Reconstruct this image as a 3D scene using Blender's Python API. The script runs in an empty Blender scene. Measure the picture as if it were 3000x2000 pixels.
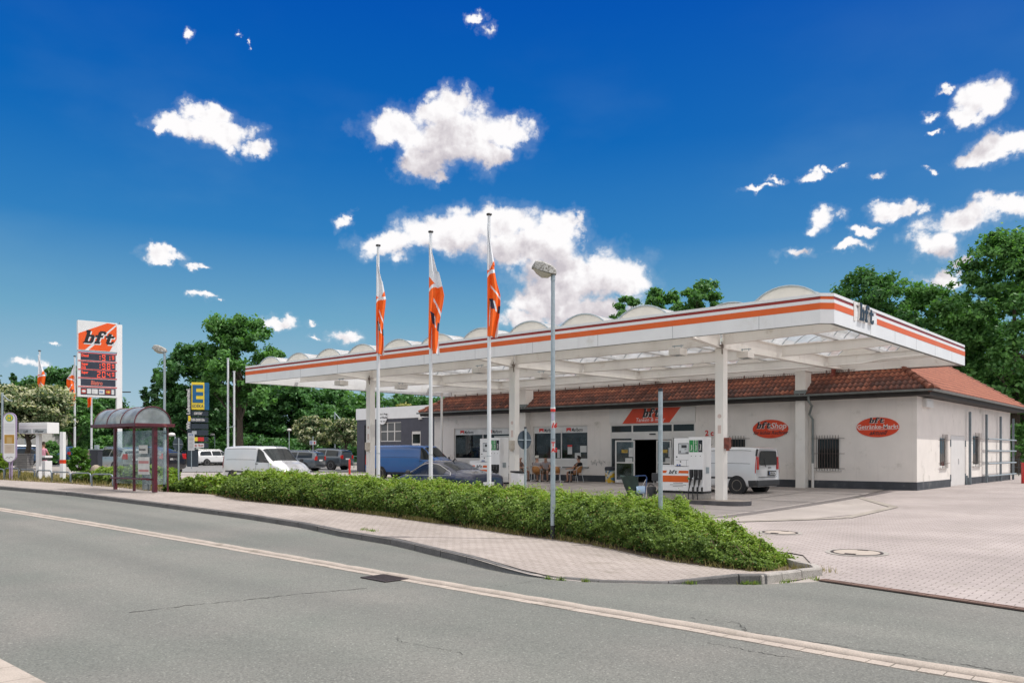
import bpy, math, random
import numpy as np
from mathutils import Vector, Matrix
random.seed(7); rng = np.random.default_rng(11)
S = bpy.context.scene
COL = S.collection
pi = math.pi
# ---------------------------------------------------------------- camera
YAW = math.radians(41.2); FOC = 2420.0; HY = 1327.0; CH = 1.5
FWD = (-math.sin(YAW), math.cos(YAW)); RGT = (math.cos(YAW), math.sin(YAW))
cam = bpy.data.cameras.new("camera"); cam_ob = bpy.data.objects.new("camera", cam); COL.objects.link(cam_ob)
cam.sensor_width = 36; cam.lens = 36 * FOC / 3000; cam.shift_y = (HY - 1000) / 3000
cam.clip_start = 0.1; cam.clip_end = 6000
cam_ob.location = (0, 0, CH); cam_ob.rotation_euler = (pi / 2, 0, YAW)
S.camera = cam_ob
# ---------------------------------------------------------------- light
EXPO = 0.28
S.view_settings.view_transform = 'Standard'; S.view_settings.look = 'None'
S.view_settings.exposure = EXPO; S.view_settings.gamma = 1.0
SUN_EL = math.radians(61); SUN_H = (RGT[0], RGT[1])
sdir = Vector((SUN_H[0] * math.cos(SUN_EL), SUN_H[1] * math.cos(SUN_EL), math.sin(SUN_EL)))
sl = bpy.data.lights.new("sun", 'SUN'); sl.energy = 3.1; sl.angle = math.radians(0.5); sl.color = (1, 0.955, 0.9)
so = bpy.data.objects.new("sun", sl); COL.objects.link(so)
so.rotation_euler = sdir.to_track_quat('Z', 'Y').to_euler(); so.location = (30, 20, 60)

def mathn(nt, op, a, b=None, c=None, clamp=False):
    n = nt.nodes.new('ShaderNodeMath'); n.operation = op; n.use_clamp = clamp
    for i, x in enumerate((a, b, c)):
        if x is None: continue
        if isinstance(x, (int, float)): n.inputs[i].default_value = x
        else: nt.links.new(x, n.inputs[i])
    return n.outputs[0]
def vmath(nt, op, a, b=None, c=None):
    n = nt.nodes.new('ShaderNodeVectorMath'); n.operation = op
    for i, x in enumerate((a, b, c)):
        if x is None: continue
        if isinstance(x, (tuple, list)): n.inputs[i].default_value = x
        else: nt.links.new(x, n.inputs[i])
    return n.outputs['Value'] if op in ('LENGTH', 'DOT_PRODUCT', 'DISTANCE') else n.outputs[0]
def mixc(nt, fac, a, b, mode='MIX'):
    n = nt.nodes.new('ShaderNodeMix'); n.data_type = 'RGBA'; n.blend_type = mode
    for s, x in ((n.inputs[0], fac), (n.inputs[6], a), (n.inputs[7], b)):
        if isinstance(x, (int, float)): s.default_value = x
        elif isinstance(x, (tuple, list)): s.default_value = (*x[:3], 1)
        else: nt.links.new(x, s)
    return n.outputs[2]
def ramp(nt, fac, stops, interp='LINEAR'):
    n = nt.nodes.new('ShaderNodeValToRGB'); cr = n.color_ramp; cr.interpolation = interp
    while len(cr.elements) > 1: cr.elements.remove(cr.elements[-1])
    cr.elements[0].position = stops[0][0]; cr.elements[0].color = (*stops[0][1], 1)
    for p, c in stops[1:]:
        e = cr.elements.new(p); e.color = (*c, 1)
    nt.links.new(fac, n.inputs[0]); return n.outputs[0]
def smooth(nt, x, a, b):
    n = nt.nodes.new('ShaderNodeMapRange'); n.interpolation_type = 'SMOOTHSTEP'
    n.inputs[1].default_value = a; n.inputs[2].default_value = b
    nt.links.new(x, n.inputs[0]); return n.outputs[0]

world = bpy.data.worlds.new("World"); S.world = world; world.use_nodes = True
nt = world.node_tree; nt.nodes.clear()
wout = nt.nodes.new('ShaderNodeOutputWorld'); bg = nt.nodes.new('ShaderNodeBackground')
bg.inputs[1].default_value = 0.1; nt.links.new(bg.outputs[0], wout.inputs[0])
sky = nt.nodes.new('ShaderNodeTexSky'); sky.sky_type = 'NISHITA'; sky.sun_disc = False
sky.sun_elevation = SUN_EL; sky.sun_rotation = math.atan2(SUN_H[0], SUN_H[1])
sky.ozone_density = 2.0; sky.dust_density = 0.6
tc = nt.nodes.new('ShaderNodeTexCoord'); D = tc.outputs['Generated']
sep = nt.nodes.new('ShaderNodeSeparateXYZ'); nt.links.new(D, sep.inputs[0])
ex = vmath(nt, 'DOT_PRODUCT', D, (RGT[0], RGT[1], 0)); ey = vmath(nt, 'DOT_PRODUCT', D, (FWD[0], FWD[1], 0))
U = mathn(nt, 'ARCTAN2', ex, ey); V = mathn(nt, 'ARCSINE', sep.outputs[2])
cmb = nt.nodes.new('ShaderNodeCombineXYZ'); nt.links.new(U, cmb.inputs[0]); nt.links.new(V, cmb.inputs[1]); UV = cmb.outputs[0]
sg = 10 / (2 ** EXPO)      # background strength 0.1 and exposure taken out
def sc(c, k=1.0): return tuple(x * sg * k for x in c)
elf = mathn(nt, 'DIVIDE', V, 0.6, clamp=True)
grad = ramp(nt, elf, [(0.0, (.46, .58, .66)), (.10, (.36, .53, .64)), (.26, (.155, .385, .57)), (.42, (.03, .215, .525)), (.60, (.003, .135, .48)), (.82, (.0, .090, .45)), (1.0, (.0, .070, .40))])
grad = mixc(nt, 1.0, grad, (sg, sg, sg), 'MULTIPLY')
# sky a little paler to the right of the view, as towards the sun
sidef = mathn(nt, 'MULTIPLY', smooth(nt, U, 0.05, 0.75), mathn(nt, 'POWER', mathn(nt, 'SUBTRACT', 1.0, elf), 1.8))
grad = mixc(nt, mathn(nt, 'MULTIPLY', sidef, 0.35), grad, sc((.3, .46, .62)))
base = mixc(nt, 0.99, sky.outputs[0], grad)
nv = nt.nodes.new('ShaderNodeTexNoise'); nv.inputs['Scale'].default_value = 3.2; nv.inputs['Detail'].default_value = 6; nv.inputs['Roughness'].default_value = .5; nt.links.new(vmath(nt, 'MULTIPLY', UV, (1, 2.2, 1)), nv.inputs['Vector'])
base = mixc(nt, mathn(nt, 'MULTIPLY', smooth(nt, nv.outputs[0], .46, .72), mathn(nt, 'MULTIPLY_ADD', elf, -.30, .25, True)), base, sc((.30, .52, .68)))
# --- cumulus: groups of ellipses (azimuth, elevation) broken up by noise
CL = [(480,262,62,34),(420,292,80,30),(520,310,70,40),(590,345,42,24),(365,298,34,16),(530,345,26,26),
 (1050,238,66,50),(1000,262,60,36),(915,300,95,44),(1050,315,150,80),(1160,300,70,44),(980,372,70,44),(1000,410,30,18),(1130,350,60,34),
 (1130,515,130,52),(1010,540,120,48),(890,565,80,36),(1290,525,70,48),(1210,570,150,50),(1330,500,24,22),
 (1340,640,165,70),(1270,690,120,60),(1430,640,85,50),(1200,735,70,28),(1380,710,110,40),
 (790,520,26,18),(798,505,14,22),(1095,42,20,14),(1128,62,20,20),(440,74,14,16),(545,78,9,5),(572,105,5,12),
 (370,585,56,16),(460,604,32,10),(465,682,42,12),(510,692,16,6),(640,740,60,18),(790,768,50,18),(715,772,18,8),(70,836,55,13),(128,786,16,5),(716,745,12,7),
 (2260,225,78,42),(2215,262,60,30),(2140,262,20,14),(2170,205,34,12),(2144,306,11,8),(2305,330,90,36),(2250,355,60,28),
 (1745,428,34,10),(1778,412,26,8),(1868,396,28,12),(1905,385,22,6),(1940,378,18,8),(2010,403,22,12),(2132,388,12,8),
 (1895,500,52,26),(1860,520,26,18),(2060,485,74,26),(1995,530,40,14),(1950,565,48,14),(1830,582,54,15),(2200,510,95,40),(2140,560,60,46),(2300,480,65,30),(2200,600,34,18),(2110,480,36,26),
 (2170,640,60,26)]
wn1 = nt.nodes.new('ShaderNodeTexNoise'); wn1.inputs['Scale'].default_value = 26; wn1.inputs['Detail'].default_value = 7; wn1.inputs['Roughness'].default_value = .62; nt.links.new(UV, wn1.inputs['Vector'])
UW = vmath(nt, 'ADD', UV, vmath(nt, 'MULTIPLY', vmath(nt, 'SUBTRACT', wn1.outputs['Color'], (.5, .5, .5)), (.066, .046, 0)))
fieldv = None; field2 = None; UW2 = vmath(nt, 'ADD', UW, (.012, .040, 0))
for ci_, (cx, cy, rx, ry) in enumerate(CL):
    X, Yp = cx * 1.2755, cy * 1.2755
    q = (X - 1500) / FOC; p = (HY - Yp) / FOC; h = math.sqrt(1 + q * q)
    u = math.atan(q); v = math.atan(p / h)
    big_ = rx > 58 or ry > 40; mid_ = rx > 32; k_ = 1.22 if big_ else 1.35 if mid_ else 1.7; soft_ = 0 if big_ else .14 if mid_ else .30
    ru = rx * 1.2755 / FOC / (h * h) * k_; rv = ry * 1.2755 / FOC / h / (1 + (p / h) ** 2) * k_
    t = vmath(nt, 'MULTIPLY_ADD', UW, (1 / ru, 1 / rv, 0), (-u / ru, -v / rv, 0))
    L = vmath(nt, 'LENGTH', t)
    if soft_: L = mathn(nt, 'ADD', L, soft_)
    if rx > 44:
        t2 = vmath(nt, 'LENGTH', vmath(nt, 'MULTIPLY_ADD', UW2, (1 / ru, 1 / rv, 0), (-u / ru, -v / rv, 0)))
        field2 = t2 if field2 is None else mathn(nt, 'MINIMUM', field2, t2)
    if fieldv is None: fieldv = L
    else:
        n = nt.nodes.new('ShaderNodeMath'); n.operation = 'SMOOTH_MIN'; n.inputs[2].default_value = 0.12
        nt.links.new(fieldv, n.inputs[0]); nt.links.new(L, n.inputs[1]); fieldv = n.outputs[0]
fieldv = mathn(nt, 'SUBTRACT', 1.0, fieldv)
def cnoise(off):
    p = vmath(nt, 'ADD', UV, off)
    n1 = nt.nodes.new('ShaderNodeTexNoise'); n1.inputs['Scale'].default_value = 22; n1.inputs['Detail'].default_value = 9; n1.inputs['Roughness'].default_value = .6
    nt.links.new(p, n1.inputs['Vector'])
    wv = vmath(nt, 'MULTIPLY_ADD', n1.outputs['Color'], (.03, .03, 0), p)
    n2 = nt.nodes.new('ShaderNodeTexVoronoi'); n2.feature = 'F1'; n2.inputs['Scale'].default_value = 34; n2.inputs['Detail'].default_value = 3; n2.inputs['Roughness'].default_value = .55
    nt.links.new(wv, n2.inputs['Vector'])
    return mathn(nt, 'ADD', mathn(nt, 'MULTIPLY', n1.outputs[0], 1.0), mathn(nt, 'MULTIPLY', mathn(nt, 'SUBTRACT', .62, n2.outputs['Distance']), .55))
na = cnoise((0, 0, 0)); nb = cnoise((.006, .012, 0))
dens = mathn(nt, 'ADD', mathn(nt, 'MULTIPLY_ADD', mathn(nt, 'MINIMUM', fieldv, .7), 2.1, .10), mathn(nt, 'MULTIPLY', mathn(nt, 'SUBTRACT', na, .60), 1.15))
alpha = mathn(nt, 'MAXIMUM', smooth(nt, dens, 0.0, 0.80), mathn(nt, 'MULTIPLY', smooth(nt, dens, -.45, .35), .13))
n3 = nt.nodes.new('ShaderNodeTexNoise'); n3.inputs['Scale'].default_value = 9; n3.inputs['Detail'].default_value = 4; nt.links.new(UV, n3.inputs['Vector'])
shade = mathn(nt, 'MULTIPLY_ADD', mathn(nt, 'SUBTRACT', na, nb), 1.0, mathn(nt, 'MULTIPLY_ADD', n3.outputs[0], .6, mathn(nt, 'MULTIPLY', smooth(nt, field2, .15, 1.15), .75)))
ccol = ramp(nt, shade, [(0.15, sc((.60, .56, .60), 1)), (.5, sc((.76, .72, .745), 1)), (.8, sc((.92, .895, .91), 1)), (1.0, sc((1.0, .985, .99), 1))])
ccol = mixc(nt, smooth(nt, dens, .05, .6), sc((.74, .80, .86)), ccol)
withc = mixc(nt, alpha, base, ccol)
# unseen bright cloud cover added overhead and behind to lift and neutralise the shade
n4 = nt.nodes.new('ShaderNodeTexNoise'); n4.inputs['Scale'].default_value = 3.2; n4.inputs['Detail'].default_value = 6; nt.links.new(D, n4.inputs['Vector'])
high = mathn(nt, 'MULTIPLY', smooth(nt, n4.outputs[0], .30, .50), mathn(nt, 'MAXIMUM', smooth(nt, V, .62, .8), mathn(nt, 'MULTIPLY', smooth(nt, mathn(nt, 'ABSOLUTE', U), 1.0, 1.4), smooth(nt, V, .12, .3))))
fin = mixc(nt, high, withc, sc((.98, .93, .90), 1.42))
nt.links.new(fin, bg.inputs[0])
world.cycles.sampling_method = 'MANUAL'; world.cycles.sample_map_resolution = 512

# ---------------------------------------------------------------- geometry of the place
def ray(px): q = (px - 1500) / FOC; return (FWD[0] + RGT[0] * q, FWD[1] + RGT[1] * q)
def atd(px, d): r = ray(px); return (r[0] * d, r[1] * d)
def zat(py, d): return CH + (HY - py) * d / FOC
def onY(px, Y): r = ray(px); d = Y / r[1]; return r[0] * d, d
def onX(px, X): r = ray(px); d = X / r[0]; return r[1] * d, d
def sst(t): t = max(0.0, min(1.0, t)); return t * t * (3 - 2 * t)
def zr(x):   # road surface
    t = -11 - x
    return -.36 if t < 0 else -.36 + .02 * min(t, 50)
def gz(x, y):
    w = sst((x + 9.6) / 2.6)
    near = zr(x) + .12 * (1 - w) + .008 * w
    far = .3 * sst((-40 - x) / 25)
    t = max(0.0, min(1.0, (y - 14) / 21.5)) if w < .001 else max(0.0, min(1.0, (y - 14 + 2 * w) / (21.5 + 2 * w)))
    return near * (1 - t) + far * t - .10 * math.sin(pi * t) * (1 - sst((-24 - x) / 10)) * (1 - .6 * w)
def gp(px, py, fn=None, off=0.0):
    fn = fn or gz; z = -.2
    for _ in range(30):
        d = (CH - z) * FOC / (py - HY); x, y = atd(px, d); z = .5 * z + .5 * (fn(x, y) + off)
    return x, y
def rp(px, py): return gp(px, py, lambda x, y: zr(x))

# ---------------------------------------------------------------- mesh helpers
class MB:
    def __init__(s): s.v = []; s.f = []; s.m = []; s.cur = 0; s.st = []
    def add(s, vs, fs):
        s.st.append((len(s.v), len(s.f)))
        o = len(s.v); s.v += [tuple(v) for v in vs]; s.f += [tuple(i + o for i in f) for f in fs]; s.m += [s.cur] * len(fs); return s
    def box(s, cx, cy, cz, sx, sy, sz, rz=0.0, mat=None):
        if mat is not None: s.cur = mat
        c, n = math.cos(rz), math.sin(rz); vs = []
        for dz in (-.5, .5):
            for dx, dy in ((-.5, -.5), (.5, -.5), (.5, .5), (-.5, .5)):
                x, y = dx * sx, dy * sy; vs.append((cx + x * c - y * n, cy + x * n + y * c, cz + dz * sz))
        return s.add(vs, [(3, 2, 1, 0), (4, 5, 6, 7), (0, 1, 5, 4), (1, 2, 6, 5), (2, 3, 7, 6), (3, 0, 4, 7)])
    def cyl(s, p0, p1, r0, r1=None, n=12, mat=None):
        if mat is not None: s.cur = mat
        r1 = r0 if r1 is None else r1
        p0, p1 = Vector(p0), Vector(p1); a = (p1 - p0).normalized()
        t = Vector((1, 0, 0)) if abs(a.z) > .9 else Vector((0, 0, 1)); u = a.cross(t).normalized(); w = a.cross(u)
        vs = []
        for p, r in ((p0, r0), (p1, r1)):
            for i in range(n):
                g = 2 * pi * i / n; vs.append(p + u * (r * math.cos(g)) + w * (r * math.sin(g)))
        fs = [(i, i + n, (i + 1) % n + n, (i + 1) % n) for i in range(n)] + [tuple(range(n)), tuple(range(2 * n - 1, n - 1, -1))]
        return s.add(vs, fs)
    def tube(s, path, r, n=8, mat=None):
        if mat is not None: s.cur = mat
        P = [Vector(p) for p in path]; rs = r if isinstance(r, (list, tuple)) else [r] * len(P); vs = []; pu = None
        for i, p in enumerate(P):
            a = (P[min(i + 1, len(P) - 1)] - P[max(i - 1, 0)]).normalized()
            if pu is None:
                t = Vector((1, 0, 0)) if abs(a.z) > .9 else Vector((0, 0, 1)); u = a.cross(t).normalized()
            else:
                u = (pu - a * pu.dot(a)).normalized()
            pu = u; w = a.cross(u)
            for k in range(n):
                g = 2 * pi * k / n; vs.append(p + u * (rs[i] * math.cos(g)) + w * (rs[i] * math.sin(g)))
        fs = []
        for i in range(len(P) - 1):
            for k in range(n): fs.append((i * n + k, i * n + (k + 1) % n, (i + 1) * n + (k + 1) % n, (i + 1) * n + k))
        fs += [tuple(range(n - 1, -1, -1)), tuple(range((len(P) - 1) * n, len(P) * n))]
        return s.add(vs, fs)
    def lathe(s, prof, c=(0, 0, 0), n=20, mat=None):
        if mat is not None: s.cur = mat
        vs = []
        for r, z in prof:
            for k in range(n):
                g = 2 * pi * k / n; vs.append((c[0] + r * math.cos(g), c[1] + r * math.sin(g), c[2] + z))
        fs = [(i * n + k, i * n + (k + 1) % n, (i + 1) * n + (k + 1) % n, (i + 1) * n + k) for i in range(len(prof) - 1) for k in range(n)]
        fs += [tuple(range(n - 1, -1, -1)), tuple(range((len(prof) - 1) * n, len(prof) * n))]
        return s.add(vs, fs)
    def plate(s, pts, M, th=.01, mat=None):   # 2-D outline (ccw) in frame M, front at w=+th/2.. back at 0
        if mat is not None: s.cur = mat
        n = len(pts); vs = [M @ Vector((x, y, 0)) for x, y in pts] + [M @ Vector((x, y, th)) for x, y in pts]
        fs = [tuple(range(n - 1, -1, -1)), tuple(range(n, 2 * n))] + [(i, (i + 1) % n, (i + 1) % n + n, i + n) for i in range(n)]
        return s.add(vs, fs)
    def rect(s, x0, y0, x1, y1, M, th=.01, mat=None, z0=0):
        if z0: M = M @ Matrix.Translation((0, 0, z0))
        return s.plate([(x0, y0), (x1, y0), (x1, y1), (x0, y1)], M, th, mat)
    def quad(s, a, b, c, d, mat=None):
        if mat is not None: s.cur = mat
        return s.add([a, b, c, d], [(0, 1, 2, 3)])
    def xf(s, M):
        s.v = [tuple(M @ Vector(v)) for v in s.v]; return s
    def pieces(s):
        out = []; st = s.st + [(len(s.v), len(s.f))]
        for (a, b), (c, d) in zip(st, st[1:]):
            m = MB(); m.v = s.v[a:c]; m.f = [tuple(i - a for i in f) for f in s.f[b:d]]; m.m = s.m[b:d]; out.append(m)
        return out
    def each(s, name, mats, parent=None, **k): return [m.build(name, mats, parent, **k) for m in s.pieces()]
    def build(s, name, mats, parent=None, smooth=False, bevel=0.0, loc=None, ang=40):
        me = bpy.data.meshes.new(name); me.from_pydata(s.v, [], s.f)
        if not isinstance(mats, (list, tuple)): mats = [mats]
        for m in mats: me.materials.append(m)
        me.polygons.foreach_set('material_index', s.m)
        if smooth: me.polygons.foreach_set('use_smooth', [True] * len(s.f))
        me.update(); o = bpy.data.objects.new(name, me); COL.objects.link(o)
        if smooth:
            try: me.set_sharp_from_angle(angle=math.radians(ang))
            except Exception: pass
        if bevel:
            b = o.modifiers.new('bevel', 'BEVEL'); b.width = bevel; b.segments = 2; b.limit_method = 'ANGLE'; b.angle_limit = math.radians(50)
        if parent: o.parent = parent
        if loc: o.location = loc
        return o
def npmesh(name, verts, quads, mat, parent=None, tint=None, smooth=False):
    me = bpy.data.meshes.new(name); nv, nf = len(verts), len(quads)
    me.vertices.add(nv); me.vertices.foreach_set('co', np.asarray(verts, np.float32).ravel())
    me.loops.add(nf * 4); me.loops.foreach_set('vertex_index', np.asarray(quads, np.int32).ravel())
    me.polygons.add(nf); me.polygons.foreach_set('loop_start', np.arange(0, nf * 4, 4, dtype=np.int32))
    try: me.polygons.foreach_set('loop_total', np.full(nf, 4, np.int32))
    except Exception: pass
    me.materials.append(mat)
    if smooth: me.polygons.foreach_set('use_smooth', np.ones(nf, bool))
    if tint is not None:
        a = me.attributes.new('tint', 'FLOAT', 'FACE'); a.data.foreach_set('value', np.asarray(tint, np.float32))
    me.update(calc_edges=True); o = bpy.data.objects.new(name, me); COL.objects.link(o)
    if parent: o.parent = parent
    return o
def tag(o, label=None, cat=None, group=None, kind=None):
    if label: o['label'] = label
    if cat: o['category'] = cat
    if group: o['group'] = group
    if kind: o['kind'] = kind
    return o
def empty(name, loc, rz=0.0, label=None, cat=None, group=None):
    o = bpy.data.objects.new(name, None); o.empty_display_size = .2; COL.objects.link(o)
    o.location = loc; o.rotation_euler = (0, 0, rz); tag(o, label, cat, group); return o
def copy_tree(o, parent=None):
    c = o.copy(); COL.objects.link(c)
    if parent: c.parent = parent
    for ch in list(o.children): copy_tree(ch, c)
    return c
def FR(o, u, v=(0, 0, 1)):
    u = Vector(u).normalized(); v = Vector(v).normalized(); w = u.cross(v)
    M = Matrix((u, v, w)).transposed().to_4x4(); M.translation = Vector(o); return M
def rpt(n, r, c=(0, 0), ry=None): return [(c[0] + r * math.cos(2 * pi * i / n), c[1] + (ry or r) * math.sin(2 * pi * i / n)) for i in range(n)]
_txt = {}
def text(body, size, mat, parent, M, shear=0.0, bold=0.0, ext=.002, align='LEFT', name='lettering', sx=1.0):
    cu = bpy.data.curves.new('t', 'FONT'); cu.body = body; cu.size = size; cu.shear = shear; cu.offset = bold; cu.extrude = ext; cu.align_x = align
    cu.resolution_u = 3
    ob = bpy.data.objects.new('t', cu); COL.objects.link(ob)
    bpy.context.view_layer.update()
    me = bpy.data.meshes.new_from_object(ob.evaluated_get(bpy.context.evaluated_depsgraph_get())); bpy.data.objects.remove(ob); bpy.data.curves.remove(cu)
    me.transform(M @ Matrix.Scale(sx, 4, (1, 0, 0))); me.name = name; me.materials.clear(); me.materials.append(mat)
    o = bpy.data.objects.new(name, me); COL.objects.link(o); o.parent = parent; return o
# heavy italic slab letters b f t, as rows of runs
LG = {'b': ["1111.....", "1111.....", ".111.....", ".111.....", ".1111111.", ".11111111", ".111..111", ".111..111", ".111..111", ".111..111", ".11111111", "11111111."],
      'f': ["...11111.", "..1111111", "..111..11", "..111....", "1111111..", "1111111..", "..111....", "..111....", "..111....", "..111....", ".11111...", ".11111..."],
      't': [".........", ".........", "..111....", "..111....", "11111111.", "11111111.", "..111....", "..111....", "..111....", "..111..11", "..1111111", "...11111."]}
def logo(mb, M, h, mat, th=.003, shear=.28, dx=0, dy=0, z0=0.0, gap=.4, ws=.95):
    c = h / 12; x = 0; M = M @ Matrix.Translation((0, 0, z0)); mb.cur = mat
    for ch in 'bft':
        for r, row in enumerate(LG[ch]):
            k = 0
            while k < len(row):
                if row[k] == '1':
                    e = k
                    while e < len(row) and row[e] == '1': e += 1
                    y0 = h - (r + 1) * c; y1 = y0 + c
                    a, b = (x + k * c * ws), (x + e * c * ws)
                    mb.plate([(a + y0 * shear + dx, y0 + dy), (b + y0 * shear + dx, y0 + dy), (b + y1 * shear + dx, y1 + dy), (a + y1 * shear + dx, y1 + dy)], M, th)
                    k = e
                else: k += 1
        x += c * (9 * ws + gap)
    return x
def logo_w(h, gap=.4, ws=.95): return 3 * (h / 12) * (9 * ws + gap)
# ---------------------------------------------------------------- materials
def mat(name, col, rough=.6, metal=0.0, var=.12, vs=3.0, bump=0.0, bs=60.0, coat=0.0, spec=None, dirt=None, ds=1.2, darea=.62, fine=0.0, fs=80.):
    m = bpy.data.materials.new(name); m.use_nodes = True; t = m.node_tree; b = t.nodes['Principled BSDF']
    b.inputs['Roughness'].default_value = rough; b.inputs['Metallic'].default_value = metal
    if coat: b.inputs['Coat Weight'].default_value = coat; b.inputs['Coat Roughness'].default_value = .04
    if spec is not None: b.inputs['Specular IOR Level'].default_value = spec
    co = t.nodes.new('ShaderNodeTexCoord'); P = co.outputs['Object']
    n = t.nodes.new('ShaderNodeTexNoise'); n.inputs['Scale'].default_value = vs; n.inputs['Detail'].default_value = 5; t.links.new(P, n.inputs[0])
    lo = tuple(c * (1 - var) for c in col); hi = tuple(min(1, c * (1 + var)) for c in col)
    c = ramp(t, n.outputs[0], [(.3, lo), (.7, hi)])
    if fine:
        n5 = t.nodes.new('ShaderNodeTexNoise'); n5.inputs['Scale'].default_value = fs; n5.inputs['Detail'].default_value = 2; t.links.new(P, n5.inputs[0])
        c = mixc(t, 1.0, c, ramp(t, n5.outputs[0], [(.35, (1 - fine,) * 3), (.65, (1 + fine,) * 3)]), 'MULTIPLY')
    if dirt:
        n2 = t.nodes.new('ShaderNodeTexNoise'); n2.inputs['Scale'].default_value = ds; n2.inputs['Detail'].default_value = 8; n2.inputs['Roughness'].default_value = .65
        t.links.new(P, n2.inputs[0]); c = mixc(t, smooth(t, n2.outputs[0], darea - .08, darea + .12), c, dirt)
    if name in ('wall_render', 'fascia_white', 'canopy_white_paint'):    # rain streaks
        mp = t.nodes.new('ShaderNodeMapping'); mp.inputs['Scale'].default_value = (5, 5, .30); t.links.new(P, mp.inputs[0])
        n6 = t.nodes.new('ShaderNodeTexNoise'); n6.inputs['Scale'].default_value = 1; n6.inputs['Detail'].default_value = 6; n6.inputs['Roughness'].default_value = .7; t.links.new(mp.outputs[0], n6.inputs[0])
        c = mixc(t, mathn(t, 'MULTIPLY', smooth(t, n6.outputs[0], .52, .80), .30), c, tuple(k * .66 for k in col))
    t.links.new(c, b.inputs['Base Color'])
    if bump:
        n3 = t.nodes.new('ShaderNodeTexNoise'); n3.inputs['Scale'].default_value = bs; n3.inputs['Detail'].default_value = 4; t.links.new(P, n3.inputs[0])
        bu = t.nodes.new('ShaderNodeBump'); bu.inputs['Strength'].default_value = bump; bu.inputs['Distance'].default_value = .02
        t.links.new(n3.outputs[0], bu.inputs['Height']); t.links.new(bu.outputs[0], b.inputs['Normal'])
    return m
def glassmat(name, col=(.02, .03, .035), rough=.03, alpha=None):
    m = bpy.data.materials.new(name); m.use_nodes = True; t = m.node_tree; b = t.nodes['Principled BSDF']
    b.inputs['Base Color'].default_value = (*col, 1); b.inputs['Roughness'].default_value = rough; b.inputs['Specular IOR Level'].default_value = .35
    n = t.nodes.new('ShaderNodeTexNoise'); n.inputs['Scale'].default_value = 1.5; co = t.nodes.new('ShaderNodeTexCoord'); t.links.new(co.outputs['Object'], n.inputs[0])
    t.links.new(mathn(t, 'MULTIPLY_ADD', n.outputs[0], .04, rough), b.inputs['Roughness'])
    if alpha is not None: b.inputs['Alpha'].default_value = alpha
    return m
def emimat(name, col, st=1.0):
    m = bpy.data.materials.new(name); m.use_nodes = True; b = m.node_tree.nodes['Principled BSDF']
    b.inputs['Base Color'].default_value = (*[c * .5 for c in col], 1); b.inputs['Emission Color'].default_value = (*col, 1); b.inputs['Emission Strength'].default_value = st; return m
def leafmat(name, dark, light, trans=.35, flower=None):
    m = bpy.data.materials.new(name); m.use_nodes = True; t = m.node_tree; t.nodes.remove(t.nodes['Principled BSDF'])
    a = t.nodes.new('ShaderNodeAttribute'); a.attribute_name = 'tint'
    st = [(0.0, dark), (.9, light)]
    if flower: st = [(0, dark), (.6, light), (.72, flower), (1.0, flower)] if 'hedge' not in name else [(0, dark), (.84, light), (.93, flower), (1.0, flower)]
    c = ramp(t, a.outputs['Fac'], st)
    d = t.nodes.new('ShaderNodeBsdfDiffuse'); g = t.nodes.new('ShaderNodeBsdfTranslucent'); gl = t.nodes.new('ShaderNodeBsdfGlossy'); gl.inputs['Roughness'].default_value = .45
    t.links.new(c, d.inputs[0]); t.links.new(mixc(t, 1, c, (1.1, 1.25, .5), 'MULTIPLY'), g.inputs[0]); gl.inputs[0].default_value = (.6, .65, .6, 1)
    m1 = t.nodes.new('ShaderNodeMixShader'); m1.inputs[0].default_value = trans; t.links.new(d.outputs[0], m1.inputs[1]); t.links.new(g.outputs[0], m1.inputs[2])
    m2 = t.nodes.new('ShaderNodeMixShader'); m2.inputs[0].default_value = .03; t.links.new(m1.outputs[0], m2.inputs[1]); t.links.new(gl.outputs[0], m2.inputs[2])
    t.links.new(m2.outputs[0], t.nodes['Material Output'].inputs[0]); return m
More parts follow.
